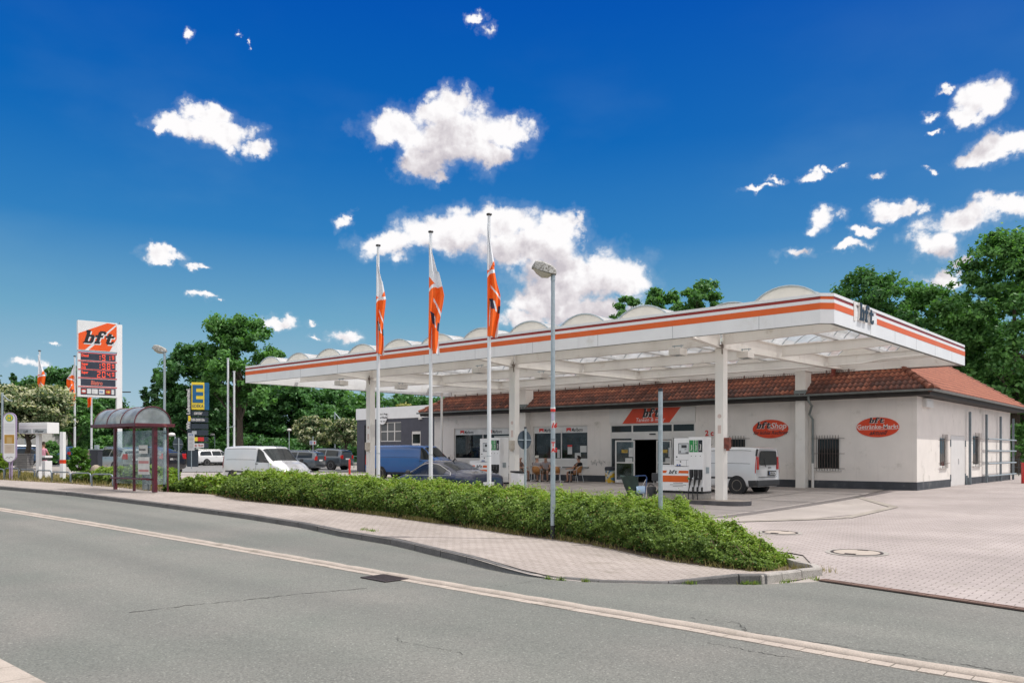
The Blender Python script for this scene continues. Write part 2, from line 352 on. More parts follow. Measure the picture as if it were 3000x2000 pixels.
def brickmat(name, c1, c2, mort, w, h, msize=.012, rot=0.0, offset=.5, rough=.85, dirt=None, stain=None, bump=.3):
    m = bpy.data.materials.new(name); m.use_nodes = True; t = m.node_tree; b = t.nodes['Principled BSDF']; b.inputs['Roughness'].default_value = rough
    co = t.nodes.new('ShaderNodeTexCoord'); mp = t.nodes.new('ShaderNodeMapping'); mp.inputs['Rotation'].default_value = (0, 0, rot); t.links.new(co.outputs['Object'], mp.inputs[0])
    wn = t.nodes.new('ShaderNodeTexNoise'); wn.inputs['Scale'].default_value = 1.1; t.links.new(co.outputs['Object'], wn.inputs[0])
    pv = vmath(t, 'MULTIPLY_ADD', wn.outputs['Color'], (.04, .04, 0), mp.outputs[0])
    k = t.nodes.new('ShaderNodeTexBrick'); k.offset = offset; k.inputs['Scale'].default_value = 1; k.inputs['Brick Width'].default_value = w; k.inputs['Row Height'].default_value = h
    k.inputs['Mortar Size'].default_value = msize; k.inputs['Mortar Smooth'].default_value = .3; k.inputs['Bias'].default_value = 0
    k.inputs['Color1'].default_value = (*c1, 1); k.inputs['Color2'].default_value = (*c2, 1); k.inputs['Mortar'].default_value = (*mort, 1)
    t.links.new(pv, k.inputs[0]); c = k.outputs[0]
    n = t.nodes.new('ShaderNodeTexNoise'); n.inputs['Scale'].default_value = .45; n.inputs['Detail'].default_value = 7; t.links.new(co.outputs['Object'], n.inputs[0])
    c = mixc(t, 1, c, ramp(t, n.outputs[0], [(.3, (.80, .79, .775)), (.7, (1.08, 1.07, 1.055))]), 'MULTIPLY')
    n6 = t.nodes.new('ShaderNodeTexNoise'); n6.inputs['Scale'].default_value = 90; n6.inputs['Detail'].default_value = 2; t.links.new(co.outputs['Object'], n6.inputs[0])
    c = mixc(t, 1, c, ramp(t, n6.outputs[0], [(.35, (.9,) * 3), (.65, (1.08,) * 3)]), 'MULTIPLY')
    if stain:
        n2 = t.nodes.new('ShaderNodeTexNoise'); n2.inputs['Scale'].default_value = 1.4; n2.inputs['Detail'].default_value = 9; n2.inputs['Roughness'].default_value = .7; t.links.new(co.outputs['Object'], n2.inputs[0])
        c = mixc(t, mathn(t, 'MULTIPLY', smooth(t, n2.outputs[0], .54, .72), .55), c, stain)
    t.links.new(c, b.inputs['Base Color'])
    bu = t.nodes.new('ShaderNodeBump'); bu.inputs['Strength'].default_value = bump; bu.inputs['Distance'].default_value = .01; bu.invert = True
    t.links.new(k.outputs['Fac'], bu.inputs['Height']); t.links.new(bu.outputs[0], b.inputs['Normal'])
    return m
M = {}
def asphalt():
    m = bpy.data.materials.new('asphalt'); m.use_nodes = True; t = m.node_tree; b = t.nodes['Principled BSDF']; b.inputs['Roughness'].default_value = .85
    co = t.nodes.new('ShaderNodeTexCoord'); P = co.outputs['Object']
    v = t.nodes.new('ShaderNodeTexVoronoi'); v.inputs['Scale'].default_value = 70; t.links.new(P, v.inputs[0])
    n = t.nodes.new('ShaderNodeTexNoise'); n.inputs['Scale'].default_value = .5; n.inputs['Detail'].default_value = 8; t.links.new(P, n.inputs[0])
    n2 = t.nodes.new('ShaderNodeTexNoise'); n2.inputs['Scale'].default_value = 45; n2.inputs['Detail'].default_value = 3; n2.inputs['Roughness'].default_value = .8; t.links.new(P, n2.inputs[0])
    c = ramp(t, n.outputs[0], [(.3, (.150, .160, .143)), (.55, (.172, .174, .158)), (.75, (.200, .194, .176))])
    c = mixc(t, 1, c, ramp(t, v.outputs['Color'], [(.0, (.62,) * 3), (.5, (.95,) * 3), (.85, (1.1,) * 3), (1.0, (1.9,) * 3)]), 'MULTIPLY')
    c = mixc(t, 1, c, ramp(t, n2.outputs[0], [(.35, (.78,) * 3), (.6, (1.12,) * 3)]), 'MULTIPLY')
    # tyre-polished tracks along the road and old drips
    mp = t.nodes.new('ShaderNodeMapping'); mp.inputs['Rotation'].default_value = (0, 0, .06); mp.inputs['Scale'].default_value = (.05, .75, 1); t.links.new(P, mp.inputs[0])
    n4 = t.nodes.new('ShaderNodeTexNoise'); n4.inputs['Scale'].default_value = 1; n4.inputs['Detail'].default_value = 3; t.links.new(mp.outputs[0], n4.inputs[0])
    c = mixc(t, 1, c, ramp(t, n4.outputs[0], [(.35, (.88, .885, .88)), (.65, (1.10, 1.095, 1.08))]), 'MULTIPLY')
    n7 = t.nodes.new('ShaderNodeTexNoise'); n7.inputs['Scale'].default_value = 1.9; n7.inputs['Detail'].default_value = 9; n7.inputs['Roughness'].default_value = .75; t.links.new(P, n7.inputs[0])
    c = mixc(t, mathn(t, 'MULTIPLY', smooth(t, n7.outputs[0], .60, .70), .35), c, (.085, .09, .083))
    t.links.new(c, b.inputs['Base Color'])
    bu = t.nodes.new('ShaderNodeBump'); bu.inputs['Strength'].default_value = .5; bu.inputs['Distance'].default_value = .01; t.links.new(n2.outputs[0], bu.inputs['Height']); t.links.new(bu.outputs[0], b.inputs['Normal'])
    return m
M['asphalt'] = asphalt()
M['ground'] = mat('ground_concrete', (.33, .30, .275), .9, var=.14, vs=.4, dirt=(.22, .2, .18), ds=.5, fine=.12, fs=40)
M['lot'] = mat('lot_asphalt', (.20, .20, .20), .9, var=.1)
M['pave'] = brickmat('pavement_pavers', (.345, .305, .28), (.405, .36, .335), (.16, .135, .11), .2, .1, .007, stain=(.17, .15, .115))
M['yard'] = brickmat('yard_pavers', (.36, .32, .31), (.40, .355, .345), (.18, .155, .145), .235, .118, .009, stain=(.26, .235, .205), bump=.5)
M['concrete'] = brickmat('forecourt_concrete', (.36, .325, .305), (.38, .345, .325), (.30, .27, .245), 3.4, 3.4, .010, offset=0, stain=(.22, .195, .165), bump=.1)
M['soil'] = mat('soil', (.12, .085, .055), .95, var=.35, vs=8, bump=.6, bs=30)
M['kerbdark'] = mat('kerb_dark', (.115, .112, .11), .88, var=.15, vs=4, dirt=(.10, .095, .09), ds=3, fine=.2, fs=60, bump=.3)  # dark stone colour lowered further to stand in for its shaded front face
M['kerb'] = mat('kerb_stone', (.33, .31, .285), .88, var=.15, vs=4, dirt=(.16, .145, .125), ds=3, fine=.2, fs=60, bump=.3)
M['strip'] = mat('gutter_stone', (.385, .335, .29), .88, var=.1, vs=3, dirt=(.25, .22, .18), ds=2.2, fine=.12, fs=70)
M['white'] = mat('white_metal_paint', (.80, .80, .80), .4, var=.03)
M['beam'] = mat('canopy_white_paint', (.82, .79, .74), .5, var=.03, vs=2, dirt=(.62, .57, .50), ds=1.6, darea=.66)
M['fascia'] = mat('fascia_white', (.74, .75, .755), .38, var=.04, vs=1.2, dirt=(.62, .61, .58), ds=1.0, darea=.66)
M['orange'] = mat('orange_stripe', (.66, .105, .005), .4, var=.05, dirt=(.62, .14, .035), ds=1.2, darea=.62)
M['darkred'] = mat('dark_red_stripe', (.30, .022, .012), .4, var=.2, vs=2)
M['render'] = mat('wall_render', (.76, .712, .665), .92, var=.05, vs=1.2, bump=.25, bs=50, dirt=(.50, .465, .41), ds=1.5, darea=.64, fine=.05, fs=120)
M['plinth'] = mat('plinth_dark', (.05, .055, .065), .7, var=.25, vs=2, dirt=(.12, .12, .115), ds=2)
M['tile'] = None
M['black'] = mat('black_rubber', (.018, .018, .02), .6, var=.2)
M['blackgl'] = mat('black_gloss', (.012, .014, .018), .25, var=.1)
M['frame'] = mat('white_frame', (.70, .68, .65), .45, var=.04)
M['glass'] = glassmat('window_glass', (.012, .016, .016))
M['carglass'] = glassmat('car_glass', (.02, .026, .028), .02)
M['galv'] = mat('galvanised_steel', (.36, .42, .45), .48, .55, var=.12, vs=14, dirt=(.5, .55, .56), ds=20)
M['steel'] = mat('steel_tube', (.20, .235, .26), .4, .6, var=.15)
M['alu'] = mat('aluminium', (.62, .62, .62), .32, .85, var=.05)
M['gutter'] = mat('zinc_gutter', (.20, .225, .22), .5, .4, var=.18, vs=3)
M['eave'] = mat('dark_wood_eave', (.022, .018, .016), .7, var=.3)
M['polewhite'] = mat('white_flagpole', (.70, .72, .74), .35, .2, var=.05)
M['cap'] = mat('dark_cap', (.02, .022, .028), .4, var=.1)
M['poly'] = None
M['red'] = mat('red_paint', (.58, .03, .025), .4, var=.08)
M['logored'] = mat('sign_red_orange', (.66, .052, .008), .4, var=.06)
M['black_i'] = mat('sign_black', (.012, .013, .016), .4, var=.1)
M['maroon'] = mat('maroon_paint', (.085, .014, .024), .38, var=.12, dirt=(.22, .06, .06), ds=4)
M['greyblue'] = mat('dark_grey_render', (.075, .078, .098), .9, var=.08, bump=.2)
M['bark'] = mat('bark', (.07, .055, .042), .95, var=.35, vs=9, bump=.7, bs=20)
# special materials
def polymat():
    m = bpy.data.materials.new('polycarbonate'); m.use_nodes = True; t = m.node_tree; t.nodes.remove(t.nodes['Principled BSDF'])
    n = t.nodes.new('ShaderNodeTexNoise'); n.inputs['Scale'].default_value = 1.3; n.inputs['Detail'].default_value = 6; co = t.nodes.new('ShaderNodeTexCoord'); t.links.new(co.outputs['Object'], n.inputs[0])
    c = ramp(t, n.outputs[0], [(.35, (.62, .61, .58)), (.7, (.86, .87, .88))])
    d = t.nodes.new('ShaderNodeBsdfDiffuse'); g = t.nodes.new('ShaderNodeBsdfTranslucent'); tr = t.nodes.new('ShaderNodeBsdfTransparent'); gl = t.nodes.new('ShaderNodeBsdfGlossy'); gl.inputs['Roughness'].default_value = .25
    t.links.new(c, d.inputs[0]); t.links.new(c, g.inputs[0]); tr.inputs[0].default_value = (.9, .93, .95, 1)
    def mx(f, a, b):
        k = t.nodes.new('ShaderNodeMixShader'); k.inputs[0].default_value = f; t.links.new(a, k.inputs[1]); t.links.new(b, k.inputs[2]); return k.outputs[0]
    s = mx(.45, d.outputs[0], g.outputs[0]); s = mx(.30, s, tr.outputs[0]); s = mx(.06, s, gl.outputs[0])
    t.links.new(s, t.nodes['Material Output'].inputs[0]); return m
M['poly'] = polymat()
def clearmat(name, tint=(.85, .9, .9), dirt=.25, fl=0.0):
    m = bpy.data.materials.new(name); m.use_nodes = True; t = m.node_tree; t.nodes.remove(t.nodes['Principled BSDF'])
    n = t.nodes.new('ShaderNodeTexNoise'); n.inputs['Scale'].default_value = 2.3; n.inputs['Detail'].default_value = 7; co = t.nodes.new('ShaderNodeTexCoord'); t.links.new(co.outputs['Object'], n.inputs[0])
    d = t.nodes.new('ShaderNodeBsdfDiffuse'); d.inputs[0].default_value = (.55, .62, .66, 1); tr = t.nodes.new('ShaderNodeBsdfTransparent'); tr.inputs[0].default_value = (*tint, 1); gl = t.nodes.new('ShaderNodeBsdfGlossy'); gl.inputs['Roughness'].default_value = .03
    k = t.nodes.new('ShaderNodeMixShader'); t.links.new(mathn(t, 'MULTIPLY_ADD', smooth(t, n.outputs[0], .3, .75), dirt - fl, fl), k.inputs[0]); t.links.new(tr.outputs[0], k.inputs[1]); t.links.new(d.outputs[0], k.inputs[2])
    k2 = t.nodes.new('ShaderNodeMixShader'); fr = t.nodes.new('ShaderNodeLayerWeight'); fr.inputs[0].default_value = .5; t.links.new(mathn(t, 'MULTIPLY_ADD', mathn(t, 'POWER', fr.outputs['Facing'], 4), .5, .04), k2.inputs[0]); t.links.new(k.outputs[0], k2.inputs[1]); t.links.new(gl.outputs[0], k2.inputs[2])
    t.links.new(k2.outputs[0], t.nodes['Material Output'].inputs[0]); return m
M['clear'] = clearmat('shelter_glass', (.80, .87, .88), dirt=.3)
M['acryl'] = clearmat('shelter_roof_acrylic', (.50, .50, .42), .55, .25)
def tilemat():
    m = bpy.data.materials.new('clay_tile'); m.use_nodes = True; t = m.node_tree; b = t.nodes['Principled BSDF']; b.inputs['Roughness'].default_value = .75
    a = t.nodes.new('ShaderNodeAttribute'); a.attribute_name = 'tint'
    co = t.nodes.new('ShaderNodeTexCoord'); n = t.nodes.new('ShaderNodeTexNoise'); n.inputs['Scale'].default_value = 7; n.inputs['Detail'].default_value = 7; t.links.new(co.outputs['Object'], n.inputs[0])
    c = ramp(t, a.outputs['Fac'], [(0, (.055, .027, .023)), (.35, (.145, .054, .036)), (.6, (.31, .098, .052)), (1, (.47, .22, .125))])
    c = mixc(t, 1, c, ramp(t, n.outputs[0], [(.3, (.82, .78, .78)), (.65, (1.1, 1.08, 1.06))]), 'MULTIPLY')
    t.links.new(c, b.inputs['Base Color']); return m
M['tile'] = tilemat()
# ================================================================ GROUND
kpx = [(-500, 1404), (-250, 1416), (0, 1433), (212, 1452), (446, 1482), (714, 1518), (893, 1547), (1000, 1571), (1162, 1598), (1300, 1632), (1441, 1668), (1510, 1682), (1590, 1694), (1680, 1702), (1860, 1708), (2000, 1710), (2120, 1711), (2230, 1711), (2310, 1706), (2372, 1694), (2392, 1699), (2700, 1744), (3000, 1790)]
KP = [rp(*p) for p in kpx]
# keep X increasing
K2 = [KP[0]]
for p in KP[1:]:
    if p[0] > K2[-1][0] + .02: K2.append(p)
KX = np.array([p[0] for p in K2]); KY = np.array([p[1] for p in K2])
def yk(x):
    if x < KX[0]: return float(KY[0] + (KY[0] - KY[3]) / (KX[0] - KX[3]) * (x - KX[0]) * .5)
    if x > KX[-1]: return float(KY[-1] + (x - KX[-1]) * (KY[-1] - KY[-3]) / (KX[-1] - KX[-3]))
    return float(np.interp(x, KX, KY))
KERB_END = rp(2372, 1694)
hf = [gp(*p) for p in [(-200, 1398), (0, 1405), (200, 1416), (330, 1426), (450, 1438), (612, 1447), (714, 1467), (890, 1484), (1110, 1509), (1403, 1550), (1645, 1583), (1913, 1634), (2100, 1662), (2219, 1675), (2321, 1668)]]
HX = np.array([p[0] for p in hf]); HYv = np.array([p[1] for p in hf])
def yh(x): return float(np.interp(x, HX, HYv))
def frange(a, b, s): n = max(1, int(math.ceil((b - a) / s))); return [a + (b - a) * i / n for i in range(n + 1)]
def sheet(name, xs, y0, y1, zf, matl, step=.6, kind='structure', ny=None, rows=None):
    mb = MB(); cols = []
    for x in xs:
        a, b = y0(x), y1(x)
        if rows: ys = [max(a + 1e-3 * i, min(r, b)) if r < b else b for i, r in enumerate([a] + rows + [b])]
        else: ys = [a + (b - a) * i / ny for i in range(ny + 1)]
        cols.append([(x, y, zf(x, y)) for y in ys])
    n = len(cols[0]); vs = [v for c in cols for v in c]
    fs = [(i * n + j, (i + 1) * n + j, (i + 1) * n + j + 1, i * n + j + 1) for i in range(len(cols) - 1) for j in range(n - 1)]
    mb.add(vs, fs); o = mb.build(name, matl, smooth=True); tag(o, kind=kind); return o
xs_far = [-2500, -1200, -600, -300, -200, -150, -120, -100, -90, -80, -70] + frange(-62, 6, .5) + [8, 10, 14, 20, 30, 40, 60, 100, 200, 500, 1200, 2500]
sheet('ground', xs_far, lambda x: yk(x), lambda x: 3000, lambda x, y: gz(x, y) - (.012 if y < 60 else 0.02), M['ground'], rows=frange(8, 37, .5)[1:] + [40, 45, 50, 60, 80, 120, 200, 500, 1200])
sheet('road', xs_far, lambda x: -2500, lambda x: yk(x), lambda x, y: zr(x), M['asphalt'], rows=[-1000, -300, -100, -40, -20, -10, -5, 0, 2, 4, 6, 8, 9, 10])
# pavement strip
xs_p = [x for x in frange(-62, KERB_END[0] - .05, .25)]
sheet('pavement', xs_p, lambda x: yk(x) + .13, lambda x: max(yh(x), yk(x) + .2), lambda x, y: gz(x, y) + .004, M['pave'], ny=10)
bed1 = [x for x in frange(-62, -5.0, .4)]
sheet('planting_bed', bed1, lambda x: max(yh(x), yk(x) + .2), lambda x: yh(x) + (3.0 if x < -9 else max(.9, 3.0 - (x + 9) * .62)), lambda x, y: gz(x, y) + .006, M['soil'], ny=6)
# paved yard to the right
def yleft(x):
    if x < -5.9: return yh(x) + 2.5
    if x > KERB_END[0] + .12: return yk(x) + .01
    t = (x + 5.9) / (KERB_END[0] + 6.02); return (yh(-5.9) + 2.5) * (1 - t) + (yk(KERB_END[0] + .12) + .3) * t
sheet('yard_paving', frange(-10.6, 60, .3)[:60] + frange(8, 60, 2), lambda x: yleft(x) if x > -9.0 else 19.0, lambda x: 60, lambda x, y: gz(x, y) + .008, M['yard'], rows=frange(11, 36, .5) + [40, 45, 50])
def cy0(x):
    if x < -9.7: return 19.6
    if x < -8.02: return 19.7 + (x + 9.7) / (1.7) * 2.9
    return 22.6 + (x + 8.02) * 50
def cy1(x):
    if x > -10.5: return 31 + (-10.5 - x) / (2.4) * 4.1
    return 35.45
sheet('forecourt', frange(-44, -8.0, .4), cy0, cy1, lambda x, y: gz(x, y) + .016, M['concrete'], ny=24)
# darker drainage border round the concrete
mb = MB()
bl = [(-10.5, 35.4), (-10.5, 31.0), (-8.05, 26.9), (-7.95, 22.5), (-9.7, 19.6)]
for a, b in zip(bl[1:], bl[2:]):
    L = Vector((b[0] - a[0], b[1] - a[1])); n = Vector((-L.y, L.x)).normalized() * .28
    N = 8
    for i in range(N):
        p = [a[0] + L.x * i / N, a[1] + L.y * i / N]; q = [a[0] + L.x * (i + 1) / N, a[1] + L.y * (i + 1) / N]
        pts = [(p[0], p[1]), (q[0], q[1]), (q[0] + n.x, q[1] + n.y), (p[0] + n.x, p[1] + n.y)]
        mb.quad(*[(x, y, gz(x, y) + .024) for x, y in pts])
M['border'] = mat('stained_gutter_paving', (.30, .27, .235), .9, var=.2, vs=3, fine=.2)
tag(mb.build('drainage_border', M['border']), kind='structure')
# car park asphalt lane at far left
mb = MB(); 
tag(sheet('car_park', [-120, -100, -90, -80, -75, -70, -66, -62, -58, -54, -50], lambda x: 24 + (x + 50) * .1, lambda x: 42, lambda x, y: gz(x, y) + .02, M['lot'], ny=10), kind='structure')
# kerb stones
def kerb_run(pts, top, name, w=.13, base=-.06, seg=1.0):
    mb = MB(); P = [Vector(p) for p in pts]; d = 0; out = [P[0]]
    # resample
    for a, b in zip(P, P[1:]):
        L = (b - a).length; t = 0
        while d + (L - t) >= seg:
            t += seg - d; d = 0; out.append(a + (b - a) * (t / L))
        d += L - t
    out.append(P[-1])
    for i in range(len(out) - 1):
        a, b = out[i], out[i + 1]; T = (b - a)
        if T.length < .05: continue
        T.normalize(); n = Vector((-T.y, T.x)); g = .006 + .004 * random.random()
        a2, b2 = a + T * g, b - T * g; jz = random.uniform(-.004, .004); jn = random.uniform(-.006, .006)
        vs = []
        for p in (a2, b2):
            zb = zr(p.x) + base; zt = zr(p.x) + top(p) + jz
            for off, z in ((0, zb), (0.012, zt - .02), (.03, zt), (w, zt), (w, zb)):
                q = p + n * (off + jn); vs.append((q.x, q.y, z))
        mb.add(vs, [(0, 1, 6, 5)[::-1], (1, 2, 7, 6)[::-1], (2, 3, 8, 7)[::-1], (3, 4, 9, 8)[::-1], (0, 1, 2, 3, 4), (9, 8, 7, 6, 5)])
    o = mb.build(name, M['kerb'] if 'tip' in name else M['kerbdark']); tag(o, kind='structure'); return o
def ktop(p):
    x = p.x
    e = sst((x + 9.5) / 1.8)        # lowered
    r = sst((x + 6.0) / .7)        # raised again at the hedge tip
    return .125 * (1 - e) + .022 * e + .11 * r
kerb_run([(x, yk(x)) for x in frange(-62, KERB_END[0] - .25, .5)], ktop, 'kerb')
ke = Vector(KERB_END)
def arc(c, r, a0, a1, n): return [(c[0] + r * math.cos(a0 + (a1 - a0) * i / n), c[1] + r * math.sin(a0 + (a1 - a0) * i / n)) for i in range(n + 1)]
cc = (ke.x - .32, ke.y + .32)
tip = arc(cc, .42, -pi * .42, pi * .5, 6) + [gp(2330, 1655), gp(2290, 1640)]
tip = [(ke.x - .3, yk(ke.x - .3) + .0)] + tip[1:]
kerb_run(tip, lambda p: .13, 'kerb_round_hedge_tip', seg=.45, w=.13)
# raised gutter line across the road: rounded kerb + flat setts
cs = [rp(*p) for p in [(-300, 1452), (0, 1489), (298, 1536), (680, 1600), (1000, 1655), (1425, 1729), (2000, 1825), (2383, 1891), (2714, 1948), (3000, 1991), (3300, 2043)]]
mb = MB(); P = [Vector(p) for p in cs]; pts = []
for a, b in zip(P, P[1:]):
    n = max(1, int((b - a).length / .25))
    for i in range(n): pts.append(a + (b - a) * i / n)
pts.append(P[-1])
for i in range(3, len(pts) - 3): pts[i] = (pts[i - 1] + pts[i] + pts[i + 1]) / 3
vs = []; prof = [(-.005, -.02), (0.0, .018), (-.03, .04), (-.075, .046), (-.12, .036), (-.15, .012), (-.155, -.02)]
for i, p in enumerate(pts):
    T = (pts[min(i + 1, len(pts) - 1)] - pts[max(i - 1, 0)]).normalized(); n = Vector((-T.y, T.x))
    k = 1.0 if i % 4 else .97
    for o_, z in prof: q = p + n * o_; vs.append((q.x, q.y, zr(q.x) + z * k - (.006 if i % 4 == 0 else 0)))
m_ = len(prof); mb.add(vs, [(i * m_ + j, i * m_ + j + 1, (i + 1) * m_ + j + 1, (i + 1) * m_ + j) for i in range(len(pts) - 1) for j in range(m_ - 1)])
tag(mb.build('gutter_kerb', M['strip'], smooth=True, ang=60), kind='structure')
mb = MB(); d = 0; acc = [pts[0]]; stp = .205
L = 0; res = []
for a, b in zip(pts, pts[1:]):
    s = (b - a).length; t = 0
    while L + (s - t) >= stp: t += stp - L; L = 0; res.append(a + (b - a) * (t / s))
    L += s - t
GUL = rp(1130, 1694)
for a, b in zip(res, res[1:]):
    T = (b - a).normalized(); n = Vector((-T.y, T.x)); a2, b2 = a + T * .004, b - T * .004
    if ((a + b) / 2 - Vector(GUL)).length < .36: continue
    jz = random.uniform(0, .004); q = [a2 - n * .158, b2 - n * .158, b2 - n * .295, a2 - n * .295]
    z = [zr(p.x) + .006 + jz for p in q]; vs = [(p.x, p.y, zz) for p, zz in zip(q, z)] + [(p.x, p.y, zz - .03) for p, zz in zip(q, z)]
    mb.add(vs, [(0, 1, 2, 3)[::-1], (0, 1, 5, 4), (1, 2, 6, 5), (2, 3, 7, 6), (3, 0, 4, 7)])
tag(mb.build('gutter_setts', M['strip']), kind='structure')
# gully grate
g = empty('gully_grate', (GUL[0], GUL[1], zr(GUL[0]) + .004), math.atan2((P[5] - P[4]).y, (P[5] - P[4]).x), 'rusty slotted gully grate in the road beside the pale gutter setts', 'grate')
mb = MB()
for y in (-.21, .21): mb.box(0, y, .006, .62, .05, .016)
for x in (-.29, .29): mb.box(x, 0, .006, .05, .37, .016)
mb.build('frame', mat('cast_iron', (.055, .045, .045), .7, .5, var=.3, vs=20), g)
M['iron'] = bpy.data.materials['cast_iron']
mb = MB()
for i in range(9): mb.box(-.24 + i * .06, 0, .006, .03, .37, .014)
mb.build('grille', M['iron'], g); MB().box(0, 0, -.008, .6, .4, .012).build('sump', M['black'], g)
# near-left pavement corner
a = Vector(rp(-60, 1905)); b = Vector(rp(118, 2000)); T = (b - a).normalized(); n = Vector((T.y, -T.x))
if n.y > 0: n = -n
mb = MB()
for i in range(-12, 12):
    p = a + T * (i * .5 + .005); q = a + T * (i * .5 + .495)
    z = zr(a.x) + .03
    vs = [(p.x, p.y, z), (q.x, q.y, z), ((q + n * .3).x, (q + n * .3).y, z + .004), ((p + n * .3).x, (p + n * .3).y, z + .004)]
    mb.add(vs + [(x, y, w - .1) for x, y, w in vs], [(0, 1, 2, 3), (0, 4, 5, 1), (1, 5, 6, 2), (2, 6, 7, 3), (3, 7, 4, 0)])
tag(mb.build('near_kerb', M['strip']), kind='structure')
mb = MB(); q0, q1 = a - T * 8 + n * .305, a + T * 8 + n * .305; z = zr(a.x) + .03
mb.quad((q0.x, q0.y, z), (q1.x, q1.y, z), ((q1 + n * 2.6).x, (q1 + n * 2.6).y, z), ((q0 + n * 2.6).x, (q0 + n * 2.6).y, z))
tag(mb.build('near_pavement', M['asphalt']), kind='structure')
# cracks in the asphalt
M['crack'] = mat('crack_dark', (.045, .045, .04), .95, var=.3)
mb = MB()
def crack(ptsx, w):
    W = []
    for (x0, y0), (x1, y1) in zip(ptsx, ptsx[1:]):
        for i in range(14):
            t = i / 14; W.append(Vector(rp(x0 + (x1 - x0) * t, y0 + (y1 - y0) * t)))
    W.append(Vector(rp(*ptsx[-1])))
    W = [p + Vector((random.gauss(0, .018), random.gauss(0, .018))) for p in W]
    for i in range(len(W) - 1):
        T = (W[i + 1] - W[i]).normalized(); n = Vector((-T.y, T.x)); ww = w * random.uniform(.3, 1.3)
        if random.random() < .12: continue
        mb.quad(*[(p.x, p.y, zr(p.x) + .003) for p in (W[i] - n * ww, W[i + 1] - n * ww * .8, W[i + 1] + n * ww * .8, W[i] + n * ww)])
crack([(380, 1793), (560, 1772), (760, 1752), (900, 1737), (1075, 1722)], .010)
crack([(2020, 1808), (2160, 1824), (2190, 1850), (2330, 1872), (2560, 1905), (2780, 1938), (2990, 1975)], .006)
crack([(1640, 1690), (1540, 1705), (1430, 1722)], .004)
crack([(1700, 1775), (1740, 1782), (1745, 1790)], .006); crack([(1880, 1800), (2000, 1822), (2060, 1830)], .004)
crack([(1150, 1865), (1180, 1880), (1360, 1915)], .003); crack([(2070, 1880), (2200, 1905), (2340, 1930)], .004)
tag(mb.build('road_cracks', M['crack']), kind='structure')
# channel drain along the yard edge
A1 = Vector(rp(2398, 1702)); B1 = Vector(rp(3250, 1829)); T = (B1 - A1).normalized(); n = Vector((-T.y, T.x)); L = (B1 - A1).length
dr = empty('channel_drain', (A1.x, A1.y, 0), 0, 'long rusty slotted channel drain between the road and the yard paving', 'drain')
mb = MB(); mb2 = MB(); th = math.atan2(T.y, T.x); k = 0; s = 0.0
while s < L:
    p = A1 + T * s + n * .075; z = gz(p.x, p.y) + .012
    if k % 18 in (16, 17): mb.box(p.x, p.y, z, .05, .13, .012, th)
    else: mb.box(p.x, p.y, z, .018, .13, .012, th)
    s += .03; k += 1
for off in (.008, .142):
    for i in range(int(L)):
        p = A1 + T * (i + .5) + n * off; mb.box(p.x, p.y, gz(p.x, p.y) + .014, 1.0, .014, .014, th)
for i in range(int(L)):
    p = A1 + T * (i + .5) + n * .075; mb2.box(p.x, p.y, gz(p.x, p.y) - .0, 1.0, .14, .008, th)
dr.location = (0, 0, 0)
mb.build('grille', mat('rusty_iron', (.20, .13, .105), .8, .3, var=.4, vs=2), dr); mb2.build('channel', M['black'], dr)
# manholes
for px, py, r, lab in ((2510, 1620, .42, 'round manhole cover with a concrete centre in the middle of the yard paving'), (2285, 1561, .36, 'round manhole cover behind the tip of the hedge')):
    x, y = gp(px, py); o = empty('manhole_cover', (x, y, gz(x, y) + .012), .3, lab, 'manhole cover', 'manhole covers in the yard')
    slope = (gz(x + .5, y) - gz(x - .5, y), gz(x, y + .5) - gz(x, y - .5)); o.rotation_euler = (math.atan(slope[1]), -math.atan(slope[0]), 0)
    MB().lathe([(r + .12, 0), (r + .12, .006), (r + .03, .006), (r + .03, 0)], n=40).build('concrete_ring', M['kerb'], o)
    MB().lathe([(r + .028, 0), (r + .028, .012), (r - .02, .012), (r - .02, 0)], n=40).build('iron_ring', M['iron'], o)
    mb = MB().lathe([(r - .025, 0), (r - .025, .010), (.001, .012)], n=40)
    mb.build('cover', M['strip'], o); MB().box(0, -r * .8, .016, r * .45, .06, .008).box(0, r * .8, .016, r * .45, .06, .008).each('lifting_slot', M['iron'], o)
# ================================================================ SHOP BUILDING
BY = 35.5; BX1 = -9.57; BX0 = -37.5; WH = 3.78; BD = 18.2
def fw(px, py): x, d = onY(px, BY); return x, zat(py, d)
def ew(px, py): y, d = onX(px, BX1); return y, zat(py, d)
FWM = FR((0, BY, 0), (1, 0, 0)); EWM = FR((BX1, 0, 0), (0, 1, 0))
shop = empty('filling_station_shop', (-23, 44, 0), 0, 'long white rendered shop building with red tiled roof behind the canopy', 'shop building')
SP = Vector((-23, 44, 0))
def sb(mb, name, mats, **k): # child of shop, world coords -> local
    return mb.xf(Matrix.Translation(-SP)).build(name, mats, shop, **k)
def under_each(mb, name, mats, par, **k): return mb.xf(Matrix.Translation(-SP)).each(name, mats, par, **k)
def under(mb, name, mats, par, **k): return mb.xf(Matrix.Translation(-SP)).build(name, mats, par, **k)
